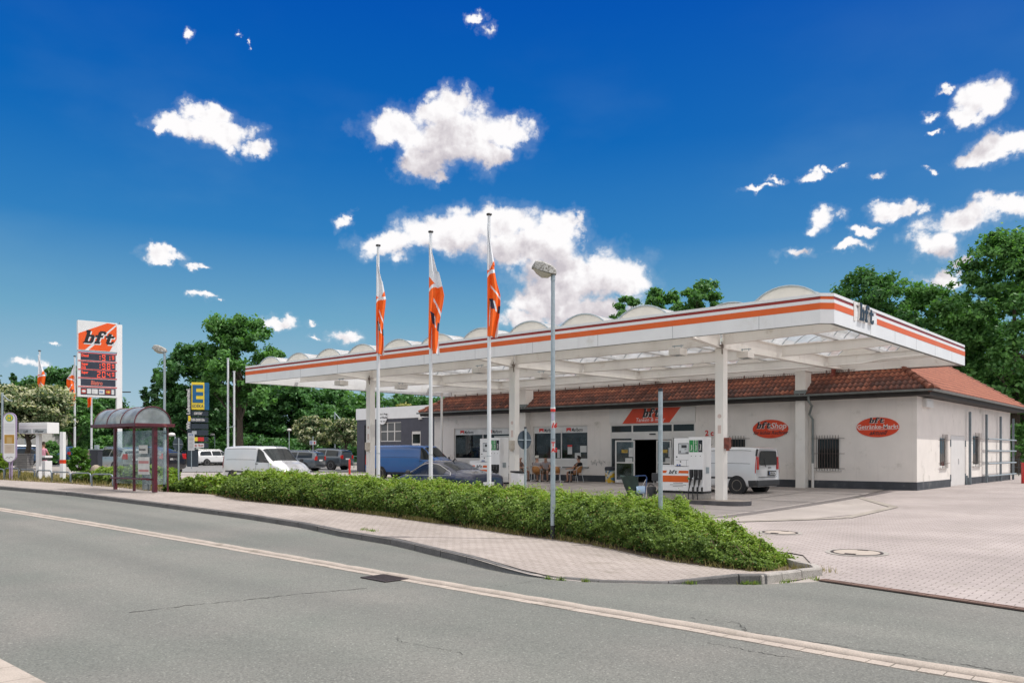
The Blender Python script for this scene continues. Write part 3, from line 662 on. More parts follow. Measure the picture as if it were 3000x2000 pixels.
# wall openings on front: list (x0,x1,z0,z1)
def rc(x0p, y0p, x1p, y1p, f=fw):
    a = f(x0p, y0p); b = f(x1p, y1p); c = f(x0p, y1p)
    return a[0], b[0], min(b[1], c[1]) if False else (b[1] + c[1]) / 2, (a[1] + f(x1p, y0p)[1]) / 2
W1 = list(rc(1330, 1254, 1492, 1366)); W2 = list(rc(1561, 1244, 1721, 1364)); DR = list(rc(1788, 1240, 2037, 1412)); W3 = list(rc(2128, 1286, 2186, 1350)); W4 = list(rc(2391, 1283, 2462, 1372))
W1[2:], W2[2:] = [.78, 2.98], [.78, 2.98]; DR[2:] = [0.02, 2.99]; W3[2:] = [1.15, 2.2]; W4[2:] = [.80, 2.17]
E1 = list(rc(2753, 1272, 2772, 1358, ew)); E2 = list(rc(2850, 1268, 2870, 1362, ew)); ED = list(rc(2785, 1268, 2826, 1420, ew))
E1[2:] = [.9, 2.22]; E2[2:] = [.9, 2.4]; ED[2:] = [.04, 2.3]
def wall_with_holes(mb, u0, u1, z0, z1, holes, Mx, th=.3, zsplit=None):
    us = sorted({u0, u1, *[h[0] for h in holes], *[h[1] for h in holes]}); zs = sorted({z0, z1, *[h[2] for h in holes], *[h[3] for h in holes]})
    for a, b in zip(us, us[1:]):
        for c, d in zip(zs, zs[1:]):
            mu, mz = (a + b) / 2, (c + d) / 2
            if any(h[0] < mu < h[1] and h[2] < mz < h[3] for h in holes): continue
            mb.quad(*[Mx @ Vector(p) for p in ((a, c, 0), (b, c, 0), (b, d, 0), (a, d, 0))])
    for h in holes:
        a, b, c, d = h
        for p in (((a, c, 0), (a, d, 0), (a, d, -th), (a, c, -th)), ((b, d, 0), (b, c, 0), (b, c, -th), (b, d, -th)), ((a, d, 0), (b, d, 0), (b, d, -th), (a, d, -th)), ((b, c, 0), (a, c, 0), (a, c, -th), (b, c, -th))):
            mb.quad(*[Mx @ Vector(q) for q in p])
mb = MB()
wall_with_holes(mb, BX0, BX1, -.1, WH, [W1, W2, DR, W3, W4], FWM)
wall_with_holes(mb, BY, BY + BD, -.1, WH, [E1, E2, ED], EWM, th=.22)
mb.quad((BX1, BY + BD, -.1), (BX0, BY + BD, -.1), (BX0, BY + BD, WH), (BX1, BY + BD, WH)); mb.quad((BX0, BY + BD, -.1), (BX0, BY, -.1), (BX0, BY, WH), (BX0, BY + BD, WH))
sb(mb, 'wall', M['render'])
# plinth
mb = MB(); PH = .34
for a, b in ((BX0, DR[0] - .02), (DR[1] + .02, BX1)): mb.rect(a, -.1, b + (.012 if b == BX1 else 0), PH, FWM, .012)
for a, b in ((BY + .001, ED[0] - .02), (ED[1] + .02, BY + BD)): mb.rect(a, -.1, b, PH, EWM, .012)
sb(mb, 'plinth', M['plinth'])
# floor + dark interior with shelves
mb = MB(); mb.quad((BX0 + .3, BY + .31, .02), (BX1 - .3, BY + .31, .02), (BX1 - .3, BY + 12, .02), (BX0 + .3, BY + 12, .02))
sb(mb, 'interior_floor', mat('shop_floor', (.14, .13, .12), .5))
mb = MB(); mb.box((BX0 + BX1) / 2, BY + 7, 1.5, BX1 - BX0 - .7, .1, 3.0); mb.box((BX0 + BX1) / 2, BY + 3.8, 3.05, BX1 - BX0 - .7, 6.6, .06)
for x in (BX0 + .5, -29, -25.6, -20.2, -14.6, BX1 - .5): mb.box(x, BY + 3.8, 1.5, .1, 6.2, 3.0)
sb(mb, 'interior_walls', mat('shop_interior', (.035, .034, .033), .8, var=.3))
cols = [mat('goods_%s' % n, c, .6, var=.5, vs=6) for n, c in (('red', (.35, .04, .03)), ('green', (.05, .18, .05)), ('yellow', (.5, .33, .05)), ('white', (.4, .4, .38)), ('blue', (.05, .10, .3)))]
r2 = random.Random(3)
for (xa, xb, yy) in ((W1[0] + .3, W1[1] - .2, 1.1), (W2[0], W2[1], 1.3), (DR[0] + .2, DR[1] - .2, 4.6)):
    mb = MB()
    for z in (.5, .9, 1.3, 1.7, 2.1):
        mb.box((xa + xb) / 2, BY + yy, z, xb - xa, .35, .03, mat=3); x = xa
        while x < xb - .2:
            w = r2.uniform(.08, .3); h = r2.uniform(.12, .3); mb.box(x + w / 2, BY + yy, z + .015 + h / 2, w * .9, .22, h, mat=r2.randrange(5)); x += w
    sb(mb, 'shelves', cols)
def window(x0, x1, z0, z1, Mx, name='window', depth=.12, fw_=.06, mull=(), panel=None, glass=M['glass'], par=shop):
    mb = MB(); Md = Mx @ Matrix.Translation((0, 0, -depth))
    us = [x0] + list(mull) + [x1]
    for u in (x0, x1 - fw_): mb.rect(u, z0, u + fw_, z1, Md, .05)
    for z in (z0, z1 - fw_): mb.rect(x0 + fw_, z, x1 - fw_, z + fw_, Md, .048)
    for m in mull: mb.rect(m - fw_ / 2, z0 + fw_, m + fw_ / 2, z1 - fw_, Md, .046)
    o = under(mb, name, M['frame'], par, bevel=.004)
    mb = MB(); mb.rect(x0 + fw_ * .5, z0 + fw_ * .5, x1 - fw_ * .5, z1 - fw_ * .5, Md, .01, z0=.012); under(mb, 'pane', glass, o)
    return o
seeglass = clearmat('shop_glass', (.42, .46, .46), .06)
for k, (w, bann) in enumerate(((W1, 'L'), (W2, 'L'))):
    xm = onY(1412 if k == 0 else 1642, BY)[0]
    o = window(*w, FWM, mull=(xm,), glass=seeglass)
    Md = FWM @ Matrix.Translation((0, 0, -.12)); MdT = Matrix.Translation(-SP) @ Md
    mb = MB(); mb.rect(w[0] + .06, .84, xm - .03, 1.22, Md, .04); mb.rect(xm + .03, .84, w[1] - .06, 1.22, Md, .04); under_each(mb, 'lower_panel', M['frame'], o)
    mb = MB(); mb.rect(w[0] - .1, w[2] - .05, w[1] + .1, w[2] - .003, FWM @ Matrix.Translation((0, 0, .003)), .07); under(mb, 'sill', M['gutter'], o)
    for i, (a, b) in enumerate(((w[0] + .06, xm - .03), (xm + .03, w[1] - .06))):
        mb = MB(); mb.rect(a, 2.60, b, 2.92, Md, .012, z0=.026); bn = under(mb, 'banner', mat('banner_white', (.66, .66, .65), .5), o)
        cxb = a + (b - a) * .18; z = 2.66
        mb = MB()
        mb.plate([(cxb, z), (cxb + .16, z + .1), (cxb + .32, z), (cxb + .32, z + .21), (cxb, z + .21)], Md @ Matrix.Translation((0, 0, .040)), .003); under(mb, 'red_chevron', M['red'], bn)
        text('Marlboro', .27, M['black_i'], bn, MdT @ Matrix.Translation((cxb + .36, z + .01, .040)), bold=.004, sx=.72)
    # notices
    if k == 1:
        mb = MB(); mb.rect(xm + .42, 1.45, xm + .72, 1.95, Md, .003, z0=.024); mb.rect(w[1] - .9, 1.24, w[1] - .5, 1.52, Md, .003, z0=.024); mb.rect(w[1] - .55, 1.55, w[1] - .12, 1.9, Md, .003, z0=.024); mb.rect(xm - .3, 1.25, xm - .12, 1.7, Md, .003, z0=.024)
        under_each(mb, 'notice', mat('paper', (.6, .6, .58), .8), o); mb = MB(); mb.rect(xm + .42, 1.84, xm + .72, 1.95, Md, .003, z0=.028); under(mb, 'notice_heading', M['red'], o)
    else:
        mb = MB(); mb.rect(xm + .9, 1.24, w[1] - .1, 2.5, Md, .003, z0=.024); under(mb, 'notices', bpy.data.materials.get('paper') or mat('paper', (.6, .6, .58), .8), o)
# grilles
def grille(x0, x1, z0, z1, Mx, nb, par, out=.09, cross=(0.08, .5, .92)):
    mb = MB()
    for i in range(nb):
        u = x0 + (x1 - x0) * (i + .5) / nb; p = Mx @ Vector((u, z0 - .05, out)); q = Mx @ Vector((u, z1 + .1, out)); mb.cyl(p, q, .011, n=6)
    for c in cross:
        z = z0 + (z1 - z0) * c; mb.cyl(Mx @ Vector((x0 - .18, z, out + .012)), Mx @ Vector((x1 + .18, z, out + .012)), .010, n=6)
        for u in (x0 - .17, x1 + .17): mb.cyl(Mx @ Vector((u, z, 0)), Mx @ Vector((u, z, out + .02)), .010, n=6)
    return under(mb, 'grille', mat('grille_iron', (.12, .09, .08), .6, .5), par)
for w, Mx, nb, cr in ((W3, FWM, 7, (.05, .5, .97)), (W4, FWM, 9, (.04, .5, .97)), (E1, EWM, 5, (.12, .88)), (E2, EWM, 5, (.12, .88))):
    o = window(*w, Mx, depth=.07); grille(*w, Mx, nb, o, cross=cr)
    mb = MB(); mb.rect(w[0] - .06, w[2] - .06, w[1] + .06, w[2] - .004, Mx @ Matrix.Translation((0, 0, .003)), .07); under(mb, 'sill', M['frame'], o)
# side door
mb = MB(); Md = EWM @ Matrix.Translation((0, 0, -.03)); mb.rect(ED[0] + .01, ED[2], (ED[0] + ED[1]) / 2 - .004, ED[3] - .01, Md, .04); mb.rect((ED[0] + ED[1]) / 2 + .004, ED[2], ED[1] - .01, ED[3] - .01, Md, .04)
sd = sb(mb, 'door', mat('door_white', (.66, .64, .62), .5, var=.04))
mb = MB(); xm = (ED[0] + ED[1]) / 2; mb.rect(xm + .03, 1.0, xm + .07, 1.25, Md, .03, z0=.04); mb.cyl(Md @ Vector((xm + .05, 1.12, .06)), Md @ Vector((xm + .17, 1.12, .06)), .012, n=6); under(mb, 'handle', M['alu'], sd)
mb = MB()
for z in (.25, 1.8):
    mb.rect(ED[0] - .09, z, ED[0] - .03, z + .3, EWM, .04)
    mb.rect(ED[1] + .03, z, ED[1] + .09, z + .3, EWM, .04)
under_each(mb, 'hinge', M['steel'], sd)
# steel trellis on the end wall
ys = [onX(p, BX1)[0] for p in (2830, 2879, 2921, 2958)]
for i, y in enumerate(ys):
    mb = MB(); mb.rect(y - .05, 0.02, y + .05, 3.45, EWM @ Matrix.Translation((0, 0, .12)), .1)
    if i == 0: mb.rect(y - .2, .02, y - .06, .45, EWM @ Matrix.Translation((0, 0, .016)), .08)
    sb(mb, 'trellis_post', M['steel'])
mb = MB()
for z in (.35, .98, 1.62, 2.22): mb.cyl(EWM @ Vector((ys[1], z, .26)), EWM @ Vector((ys[3] + .3, z, .26)), .035, n=8)
under_each(mb, 'trellis_rail', M['galv'], shop)
# small vent + lamp at corner
mb = MB(); a = ew(2702, 1192); b = ew(2716, 1169); mb.rect(a[0], a[1], b[0] + .35, b[1], EWM, .16); mb.rect(a[0] + .06, a[1] + .06, b[0] + .29, b[1] - .06, EWM, .01, z0=.161)
sb(mb, 'wall_lamp', M['frame'], bevel=.01)
# ---- roof: eaves, soffit, gutter, tiles
OV = .65; ZE = 4.02; TP = math.tan(math.radians(35)); S_MAX = 4.0
x0, x1, y0, y1 = BX0 - OV, BX1 + OV, BY - OV, BY + BD + OV
mb = MB(); mb.box((x0 + x1) / 2, (y0 + y1) / 2, WH + .03, x1 - x0 - .06, y1 - y0 - .06, .05)
mb.box((x0 + x1) / 2, y0 + .06, WH + .12, x1 - x0 - .02, .05, .2); mb.box(x1 - .06, (y0 + y1) / 2, WH + .12, .05, y1 - y0 - .04, .2); mb.box(x0 + .06, (y0 + y1) / 2, WH + .12, .05, y1 - y0 - .04, .2)
under_each(mb, 'eave_board', M['eave'], shop)
mb = MB()
gp_ = []
for k in range(9): g = pi + pi * k / 8; gp_.append((.075 * math.cos(g), .075 * math.sin(g)))
def gutter(a, b, out):
    a, b = Vector(a), Vector(b); o = Vector(out); vs = []
    for p in (a, b):
        for (u, w) in gp_: q = p + o * (u + .075); vs.append((q.x, q.y, p.z + w))
        for (u, w) in reversed(gp_): q = p + o * (u * .93 + .075); vs.append((q.x, q.y, p.z + w * .93 + .004))
    n = 18; fs = [(i, (i + 1) % n, (i + 1) % n + n, i + n) for i in range(n)]; mb.add(vs, fs + [tuple(range(n))[::-1], tuple(range(n, 2 * n))])
gutter((x0 - .15, y0, ZE - .02), (x1 + .12, y0, ZE - .02), (0, -1, 0)); gutter((x1, y0 - .1, ZE - .02), (x1, y1 + .1, ZE - .02), (1, 0, 0))
sb(mb, 'gutter', M['gutter'], smooth=True)
def tiles(name, u_len, origin, udir, indir, hipL, hipR, weather):
    """pantiled slope: u along the eave, s up the slope in plan metres"""
    row = .335 * math.cos(math.radians(35)); pitch = .215; cols_ = 4
    nr = int(S_MAX / row); vs = []; fs = []; tn = []
    O = Vector(origin); Ud = Vector(udir); I = Vector(indir); r3 = random.Random(5)
    nu = int(u_len / pitch)
    # irregular weathering per row
    for r in range(nr):
        s0, s1 = r * row, (r + 1) * row + .03
        lift0, lift1 = .055, .012
        a = s0 if hipL else 0; b = u_len - (s0 if hipR else 0)
        for j in range(nu):
            ua, ub = j * pitch, (j + 1) * pitch
            if ub < a + .02 or ua > b - .02: continue
            base = len(vs)
            for k in range(cols_ + 1):
                f = k / cols_; u = min(max(ua + f * pitch, a), b); w = .036 * math.cos(2 * pi * f) + .014 * math.sin(4 * pi * f)
                for (s, lf) in ((s0 - .0, -.02), (s0, lift0), (s1, lift1)):
                    uu = min(max(u, (s if hipL else 0)), u_len - (s if hipR else 0))
                    p = O + Ud * uu + I * (s - .05); vs.append((p.x, p.y, ZE + (s - .0) * TP + w + lf))
            cl = math.sin(j * .37 + r * 1.1) * .5 + math.sin(j * .113 + 2) * .5
            t = weather(r, cl) + r3.gauss(0, .10 if weather is wf else .035)
            for k in range(cols_):
                q = base + k * 3
                fs += [(q, q + 3, q + 4, q + 1), (q + 1, q + 4, q + 5, q + 2)]; tn += [max(0, min(1, t * .45)), max(0, min(1, t + (.10 if k in (0, 3) else -.06)))]  # butt faces darkened, crests paler than troughs: relief shading put into the tint
    vs = np.array(vs) - np.array(SP); return npmesh(name, vs, fs, M['tile'], shop, tn, smooth=False)
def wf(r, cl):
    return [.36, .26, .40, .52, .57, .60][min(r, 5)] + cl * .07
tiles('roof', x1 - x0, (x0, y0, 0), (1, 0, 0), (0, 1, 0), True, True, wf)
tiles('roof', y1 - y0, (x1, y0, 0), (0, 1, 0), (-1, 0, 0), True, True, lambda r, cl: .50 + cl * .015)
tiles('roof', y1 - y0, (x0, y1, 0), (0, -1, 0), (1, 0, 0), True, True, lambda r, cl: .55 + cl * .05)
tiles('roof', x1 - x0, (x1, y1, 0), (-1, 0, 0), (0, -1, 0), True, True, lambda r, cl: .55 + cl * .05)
# hip caps
mb = MB()
for (cx, cy, sx, sy) in ((x1, y0, -1, 1), (x0, y0, 1, 1), (x1, y1, -1, -1), (x0, y1, 1, -1)):
    n = 14
    mb = MB()
    for i in range(n):
        s = i * S_MAX / n - .03; e = s + S_MAX / n + .05
        mb.cyl((cx + sx * s, cy + sy * s, ZE + s * TP + .02), (cx + sx * e, cy + sy * e, ZE + e * TP - .01), .145, .115, n=10)
    sb(mb, 'hip_tiles', mat('hip_tile', (.20, .07, .042), .8, var=.5, vs=4) if not bpy.data.materials.get('hip_tile') else bpy.data.materials['hip_tile'], smooth=True, ang=50)

mb = MB(); zt = ZE + (S_MAX - .1) * TP; mb.quad((x0 + S_MAX - .2, y0 + S_MAX - .2, zt), (x1 - S_MAX + .2, y0 + S_MAX - .2, zt), (x1 - S_MAX + .2, y1 - S_MAX + .2, zt), (x0 + S_MAX - .2, y1 - S_MAX + .2, zt))
sb(mb, 'flat_roof', M['gutter'])
# snow guard
mb = MB(); s = 1.15; zz = ZE + s * TP + .08; xa, xb = x0 + 2, x1 - 3.2
for z in (.0, .14): mb.box((xa + xb) / 2, y0 + s - .05, zz + z, xb - xa, .012, .02)
x = xa
while x < xb: mb.box(x, y0 + s - .05, zz + .07, .012, .012, .16); x += .085
x = xa
while x < xb: mb.box(x, y0 + s - .03, zz + .06, .04, .05, .26); x += .95
sb(mb, 'snow_guard', mat('guard_steel', (.20, .13, .11), .5, .5))
# downpipe at the pillar
xdp = onY(2381, BY - .1)[0]; xd0 = onY(2368, y0)[0]
sb(MB().tube([(xd0, y0 + .02, ZE - .08), (xd0, y0 + .03, ZE - .3), (xd0 + .08, y0 + .2, ZE - .5), (xdp - .12, BY - .16, ZE - .85), (xdp, BY - .1, ZE - 1.05), (xdp, BY - .1, 1.05)], .05, 10), 'downpipe', M['gutter'], smooth=True)
sb(MB().cyl((xdp, BY - .1, 0.0), (xdp, BY - .1, 1.05), .058).cyl((xdp, BY - .1, 1.0), (xdp, BY - .1, 1.07), .065), 'downpipe_foot', M['frame'], smooth=True)
xq = onY(1528, BY)[0]
sb(MB().cyl((xq + .12, BY - .06, .05), (xq + .12, BY - .06, WH), .04), 'downpipe', M['frame'], smooth=True)
# red vent stub through the tiles with a cable
xv = onY(2432, 35.6)[0]
sb(MB().lathe([(.16, 0), (.13, .12), (.10, .16), (.10, .62), (.12, .64), (.12, .7)], (xv, 36.0, ZE + .75), 12).tube([(xv + .02, 36.0, 5.45), (xv - .02, 35.9, 5.7), (xv - .3, 35.5, 5.62), (xv - 1.0, 34.8, 5.35)], .03, 6), 'vent_pipe', mat('red_brown_metal', (.24, .05, .03), .5))
# entrance: fascia sign, transoms, doors
ent = empty('entrance', (0, 0, 0)); ent.parent = shop; ent.location = (0, 0, 0)
def ue(mb, name, mats, par=None, **k): return under(mb, name, mats, par or ent, **k)
Md = FWM @ Matrix.Translation((0, 0, -.06)); MdT = Matrix.Translation(-SP) @ Md
X = lambda px: onY(px, BY)[0]
d0, d1 = DR[0], DR[1]; t0, t1 = X(1852), X(1970)
mb = MB()
mb.rect(d0, .02, d0 + .07, 2.99, Md, .06); mb.rect(d1 - .07, .02, d1, 2.99, Md, .06); mb.rect(d0 + .07, 2.90, d1 - .07, 2.99, Md, .058)
mb.rect(t0 - .04, .02, t0 + .04, 2.90, Md, .056); mb.rect(t1 - .04, .02, t1 + .04, 2.90, Md, .056)
mb.rect(d0 + .07, 2.25, t0 - .04, 2.58, Md, .05); mb.rect(t0 + .04, 2.18, t1 - .04, 2.58, Md, .07); mb.rect(t1 + .04, 2.25, d1 - .07, 2.58, Md, .05)
mb.rect(d0 + .07, .02, t0 - .04, .2, Md, .05); mb.rect(t1 + .04, .02, d1 - .07, .8, Md, .05)
ue(mb, 'door_frame', M['frame'], bevel=.004)
mb = MB(); mb.rect(d0 + .07, 2.58, t0 - .04, 2.9, Md, .01, z0=.02); mb.rect(t0 + .04, 2.58, t1 - .04, 2.9, Md, .01, z0=.02); mb.rect(t1 + .04, 2.58, d1 - .07, 2.9, Md, .01, z0=.02); under_each(mb, 'transom_glass', M['glass'], ent)
mb = MB(); mb.rect(d0 + .07, .2, t0 - .04, 2.25, Md, .01, z0=.02); mb.rect(t1 + .04, .8, d1 - .07, 2.25, Md, .01, z0=.02); under_each(mb, 'side_pane', seeglass, ent)
mb = MB(); mb.rect((t0 + t1) / 2 - .12, 2.42, (t0 + t1) / 2 + .22, 2.48, Md, .04, z0=.07); ue(mb, 'door_sensor', M['black'])
# open door leaf, swung outwards at the left jamb; right leaf slid shut
def leaf(o, ang, w=1.02, h=2.12):
    L = FR(o, (math.cos(ang), math.sin(ang), 0)); mb = MB(); f = .07
    for a in (0, w - f): mb.rect(a, .02, a + f, h, L, .05)
    for z in (.02, h - f, h * .46): mb.rect(f, z, w - f, z + (f if z != .02 else .14), L, .048)
    q = ue(mb, 'door_leaf', M['frame']); mb = MB(); mb.rect(f, .16, w - f, h - f, L, .012, z0=.018); under(mb, 'pane', clearmat('door_glass', (.55, .62, .62), .12), q)
    mb = MB(); mb.cyl(L @ Vector((w * .1, h * .48, .09)), L @ Vector((w * .35, h * .48, .09)), .015, n=6); under(mb, 'handle', M['alu'], q)
    mb = MB(); mb.rect(.32, 1.5, .62, 1.66, L, .003, z0=.032); under(mb, 'yellow_sticker', bpy.data.materials['goods_yellow'], q)
    mb = MB(); mb.rect(.68, 1.3, .9, 1.75, L, .003, z0=.032); mb.rect(.5, 1.0, .85, 1.24, L, .003, z0=.032); under_each(mb, 'notice', bpy.data.materials['paper'], q)
leaf((X(1833), BY - .95, .02), math.radians(62) - .55, .98)
leaf((X(1925), BY - .02, .02), 0.0, X(1968) - X(1925), 2.12)
mb = MB(); mb.rect(d0 + .1, 1.35, d0 + .5, 2.0, Md, .003, z0=-.3, mat=4); mb.rect(d0 + .5, .4, d0 + .95, 1.1, Md, .003, z0=-.5, mat=2); mb.rect(d0 + .85, 1.5, t0 - .1, 1.75, Md, .003, z0=.032, mat=3); under_each(mb, 'poster', cols, ent)
# sign over the entrance
Ms = FWM @ Matrix.Translation((0, 0, .004)); MsT = Matrix.Translation(-SP) @ Ms
sg_ = empty('shop_sign', (0, 0, 0)); sg_.parent = shop
xs0, xs1 = d0 - .03, d1 + .02; z0s, z1s = 3.0, 3.74
mb = MB(); mb.rect(xs0, z0s, xs1, z1s, Ms, .05); under(mb, 'sign_panel', M['frame'], sg_, bevel=.004)
pz = [X(1825), X(1963), X(1996), X(1855)]
mb = MB(); mb.plate([(pz[0], z0s + .004), (pz[1], z0s + .004), (pz[2], z1s - .004), (pz[3], z1s - .004)], Ms @ Matrix.Translation((0, 0, .051)), .004); under(mb, 'orange_field', M['logored'], sg_)
h = .44; lw = logo_w(h); xl = (X(1880) + X(1942)) / 2 - lw / 2 - .06
mb = MB(); logo(mb, Ms, h, 1, .003, dx=xl + .035, dy=z0s + .265, z0=.056); logo(mb, Ms, h, 0, .004, dx=xl, dy=z0s + .295, z0=.061); under(mb, 'logo', [M['black_i'], M['frame']], sg_)
text('Tanken & mehr', .28, M['white'], sg_, MsT @ Matrix.Translation((X(1864), z0s + .075, .056)), shear=.2, bold=.0, sx=.95)
text('2 c', .36, M['red'], shop, Matrix.Translation(-SP) @ FWM @ Matrix.Translation((X(2066), 2.33, .0)), bold=.012, ext=.012, name='house_number')
# oval signs (things mounted on the wall)
def oval(px0, px1, py0, py1, label):
    a = fw(px0, (py0 + py1) / 2); b = fw(px1, (py0 + py1) / 2); cx = (a[0] + b[0]) / 2; cz = (fw((px0 + px1) / 2, py0)[1] + fw((px0 + px1) / 2, py1)[1]) / 2
    rx = (b[0] - a[0]) / 2; rz = (fw((px0 + px1) / 2, py0)[1] - fw((px0 + px1) / 2, py1)[1]) / 2
    e = empty('oval_sign', (cx, BY, cz), 0, label, 'sign', 'oval signs on the shop wall')
    L = FR((0, 0, 0), (1, 0, 0)); MB().plate(rpt(40, rx, ry=rz), L, .03).build('panel', M['logored'], e)
    return e, L, rx, rz
e, L, rx, rz = oval(2206, 2310, 1229, 1283, 'red oval sign reading bft-Shop für kühle Rechner on the white wall')
mb = MB(); h = .30; logo(mb, L, h, 1, .002, dx=-rx * .80 + .02, dy=.03 - .015, z0=.031); logo(mb, L, h, 0, .003, dx=-rx * .80, dy=.03, z0=.034); mb.build('logo', [M['black_i'], M['frame']], e)
text('-Shop', .36, M['frame'], e, L @ Matrix.Translation((-rx * .12, .02, .031)), shear=.25, bold=.004); text('für kühle Rechner', .22, M['black_i'], e, L @ Matrix.Translation((0, -.24, .031)), shear=.25, bold=.003, align='CENTER')
MB().rect(-rx * .1, -.035, rx * .78, -.02, L, .003, z0=.031).build('underline', M['frame'], e)
e, L, rx, rz = oval(2510, 2635, 1222, 1280, 'red oval sign reading bft Getränke-Markt aktuell near the building corner')
mb = MB(); h = .22; logo(mb, L, h, 1, .002, dx=-.33, dy=.165, z0=.031, ws=1.15); logo(mb, L, h, 0, .003, dx=-.35, dy=.18, z0=.034, ws=1.15); mb.build('logo', [M['black_i'], M['frame']], e)
text('Getränke-Markt', .25, M['frame'], e, L @ Matrix.Translation((0, -.06, .031)), bold=.003, align='CENTER'); text('aktuell', .25, M['black_i'], e, L @ Matrix.Translation((0, -.31, .031)), shear=.45, bold=.004, align='CENTER')
MB().rect(-rx * .9, -.10, rx * .9, -.085, L, .003, z0=.031).build('underline', M['frame'], e)
# faint scribble on the wall
mb = MB(); r4 = random.Random(9); gx, gz_ = fw(1762, 1352); Lg = FWM
x = X(1732)
while x < X(1773):
    z = 1.02 + r4.uniform(-.06, .06)
    mb.tube([Lg @ Vector((x + r4.uniform(-.03, .08), z + r4.uniform(-.13, .13), .004)) for _ in range(4)], .008, 4); x += .07
sb(mb, 'graffiti', mat('graffiti_grey', (.25, .24, .23), .9))

# ================================================================ CANOPY
CX0, CX1, CY0, CY1, CZ0, CZ1 = -36.8, -8.07, 22.04, 36.5, 4.97, 5.78
CO = Vector((-22.4, 29.3, 0))
can = empty('petrol_station_canopy', CO, 0, 'long white steel canopy with orange striped fascia and barrel vault roof', 'canopy')
def cb(mb, name, mats, par=None, **k): return mb.xf(Matrix.Translation(-CO)).build(name, mats, par or can, **k)
CH_ = .27
path = [(CX0, CY0), (CX1 - CH_, CY0), (CX1, CY0 + CH_), (CX1, CY1), (CX0, CY1), (CX0, CY0)]
mats = [M['fascia'], M['orange'], M['darkred'], M['gutter']]
bands = [(CZ0, 5.345, 0, 0), (5.345, 5.52, 1, .004), (5.52, 5.612, 0, 0), (5.612, 5.695, 2, -.018), (5.695, CZ1, 0, 0)]
mb = MB()
def off(path, d):
    out = []
    n = len(path) - 1
    for i in range(n):
        p = Vector(path[i]); a = (Vector(path[(i + 1) % n]) - p).normalized(); b = (p - Vector(path[i - 1])).normalized()
        na_, nb_ = Vector((a.y, -a.x)), Vector((b.y, -b.x)); m = (na_ + nb_).normalized(); out.append(p + m * (d / max(.3, m.dot(na_))))
    return out + [out[0]]
for (za, zb_, mi, o_) in bands:
    P = off(path, o_); mb.cur = mi
    for i, (a, b) in enumerate(zip(P, P[1:])):
        chamfer = (i == 1)
        m2 = 1 if (mi == 2 and chamfer) else mi
        if i == 2 and mi in (1, 2):     # break in the stripes for the letters
            segs = [(0, .105, mi), (.105, .245, 0), (.245, 1, mi)]
        else: segs = [(0, 1, m2)]
        for (s, e, mm) in segs:
            p, q = a + (b - a) * s, a + (b - a) * e; mb.cur = mm; mb.quad((p.x, p.y, za), (q.x, q.y, za), (q.x, q.y, zb_), (p.x, p.y, zb_))
# ledges of recess
for z, d0_, d1_ in ((5.695, 0, -.018), (5.612, -.018, 0)):
    A, B = off(path, d0_), off(path, d1_); mb.cur = 2
    for i in range(5): mb.quad((A[i].x, A[i].y, z), (A[i + 1].x, A[i + 1].y, z), (B[i + 1].x, B[i + 1].y, z), (B[i].x, B[i].y, z))
I = off(path, -.14); mb.cur = 0
for i in range(5):
    a, b, c, d = Vector(path[i]), Vector(path[i + 1]), I[i + 1], I[i]
    mb.quad((a.x, a.y, CZ1), (b.x, b.y, CZ1), (c.x, c.y, CZ1), (d.x, d.y, CZ1)); mb.quad((d.x, d.y, CZ0 + .02), (c.x, c.y, CZ0 + .02), (c.x, c.y, CZ1), (d.x, d.y, CZ1))
mb.cur = 3
for i in range(5):
    a, b, c, d = Vector(path[i]), Vector(path[i + 1]), I[i + 1], I[i]
    mb.quad((d.x, d.y, CZ0), (c.x, c.y, CZ0), (b.x, b.y, CZ0), (a.x, a.y, CZ0))
cb(mb, 'fascia', mats)
# panel joints
mb = MB()
for x in frange(CX0 + 1.9, CX1 - 2, 3.05): mb.box(x, CY0 - .001, 5.17, .012, .004, .38)
for y in frange(CY0 + 3.2, CY1 - 2, 3.0): mb.box(CX1 + .001, y, 5.17, .004, .012, .38)
mb.xf(Matrix.Translation(-CO)).each('fascia_joint', mat('joint_grey', (.33, .34, .35), .7), can)
# fascia letters
LF = FR((CX1, CY0 + CH_ + (CY1 - CY0 - CH_) * .125, 5.27), (0, 1, 0)); h = .50
mb = MB(); logo(mb, LF, h, 1, .06, shear=.10, z0=.0, ws=1.05); logo(mb, LF, h, 0, .012, shear=.10, z0=.062, ws=1.05)
mb.rect(-.3, -.04, -.16, .5, LF, .02, mat=1)
cb(mb, 'logo_letters', [mat('letter_navy', (.01, .017, .03), .4), M['frame']])
# beams: I-sections
def ibeam(p, q, ztop, h, w=.2, tw=.014, tf=.02, name='beam', h2=None, stiff=0):
    p, q = Vector(p), Vector(q); T = (q - p).normalized(); n = Vector((-T.y, T.x)); h2 = h2 or h; mb = MB()
    def bar(off0, off1, z0a, z1a, z0b, z1b):
        vs = []
        for P_, za, zb_ in ((p, z0a, z1a), (q, z0b, z1b)):
            for o_, z in ((off0, za), (off1, za), (off1, zb_), (off0, zb_)): k = P_ + n * o_; vs.append((k.x, k.y, z))
        mb.add(vs, [(0, 1, 2, 3), (7, 6, 5, 4), (0, 4, 5, 1), (1, 5, 6, 2), (2, 6, 7, 3), (3, 7, 4, 0)])
    bar(-w / 2, w / 2, ztop - tf, ztop, ztop - tf, ztop); bar(-w / 2, w / 2, ztop - h, ztop - h + tf, ztop - h2, ztop - h2 + tf); bar(-tw / 2, tw / 2, ztop - h + tf, ztop - tf, ztop - h2 + tf, ztop - tf)
    return mb
COLX = (-30.9, -21.85, -12.78); COLY = 25.1; YB = (25.1, 29.7, 34.3)
ZT = 5.50
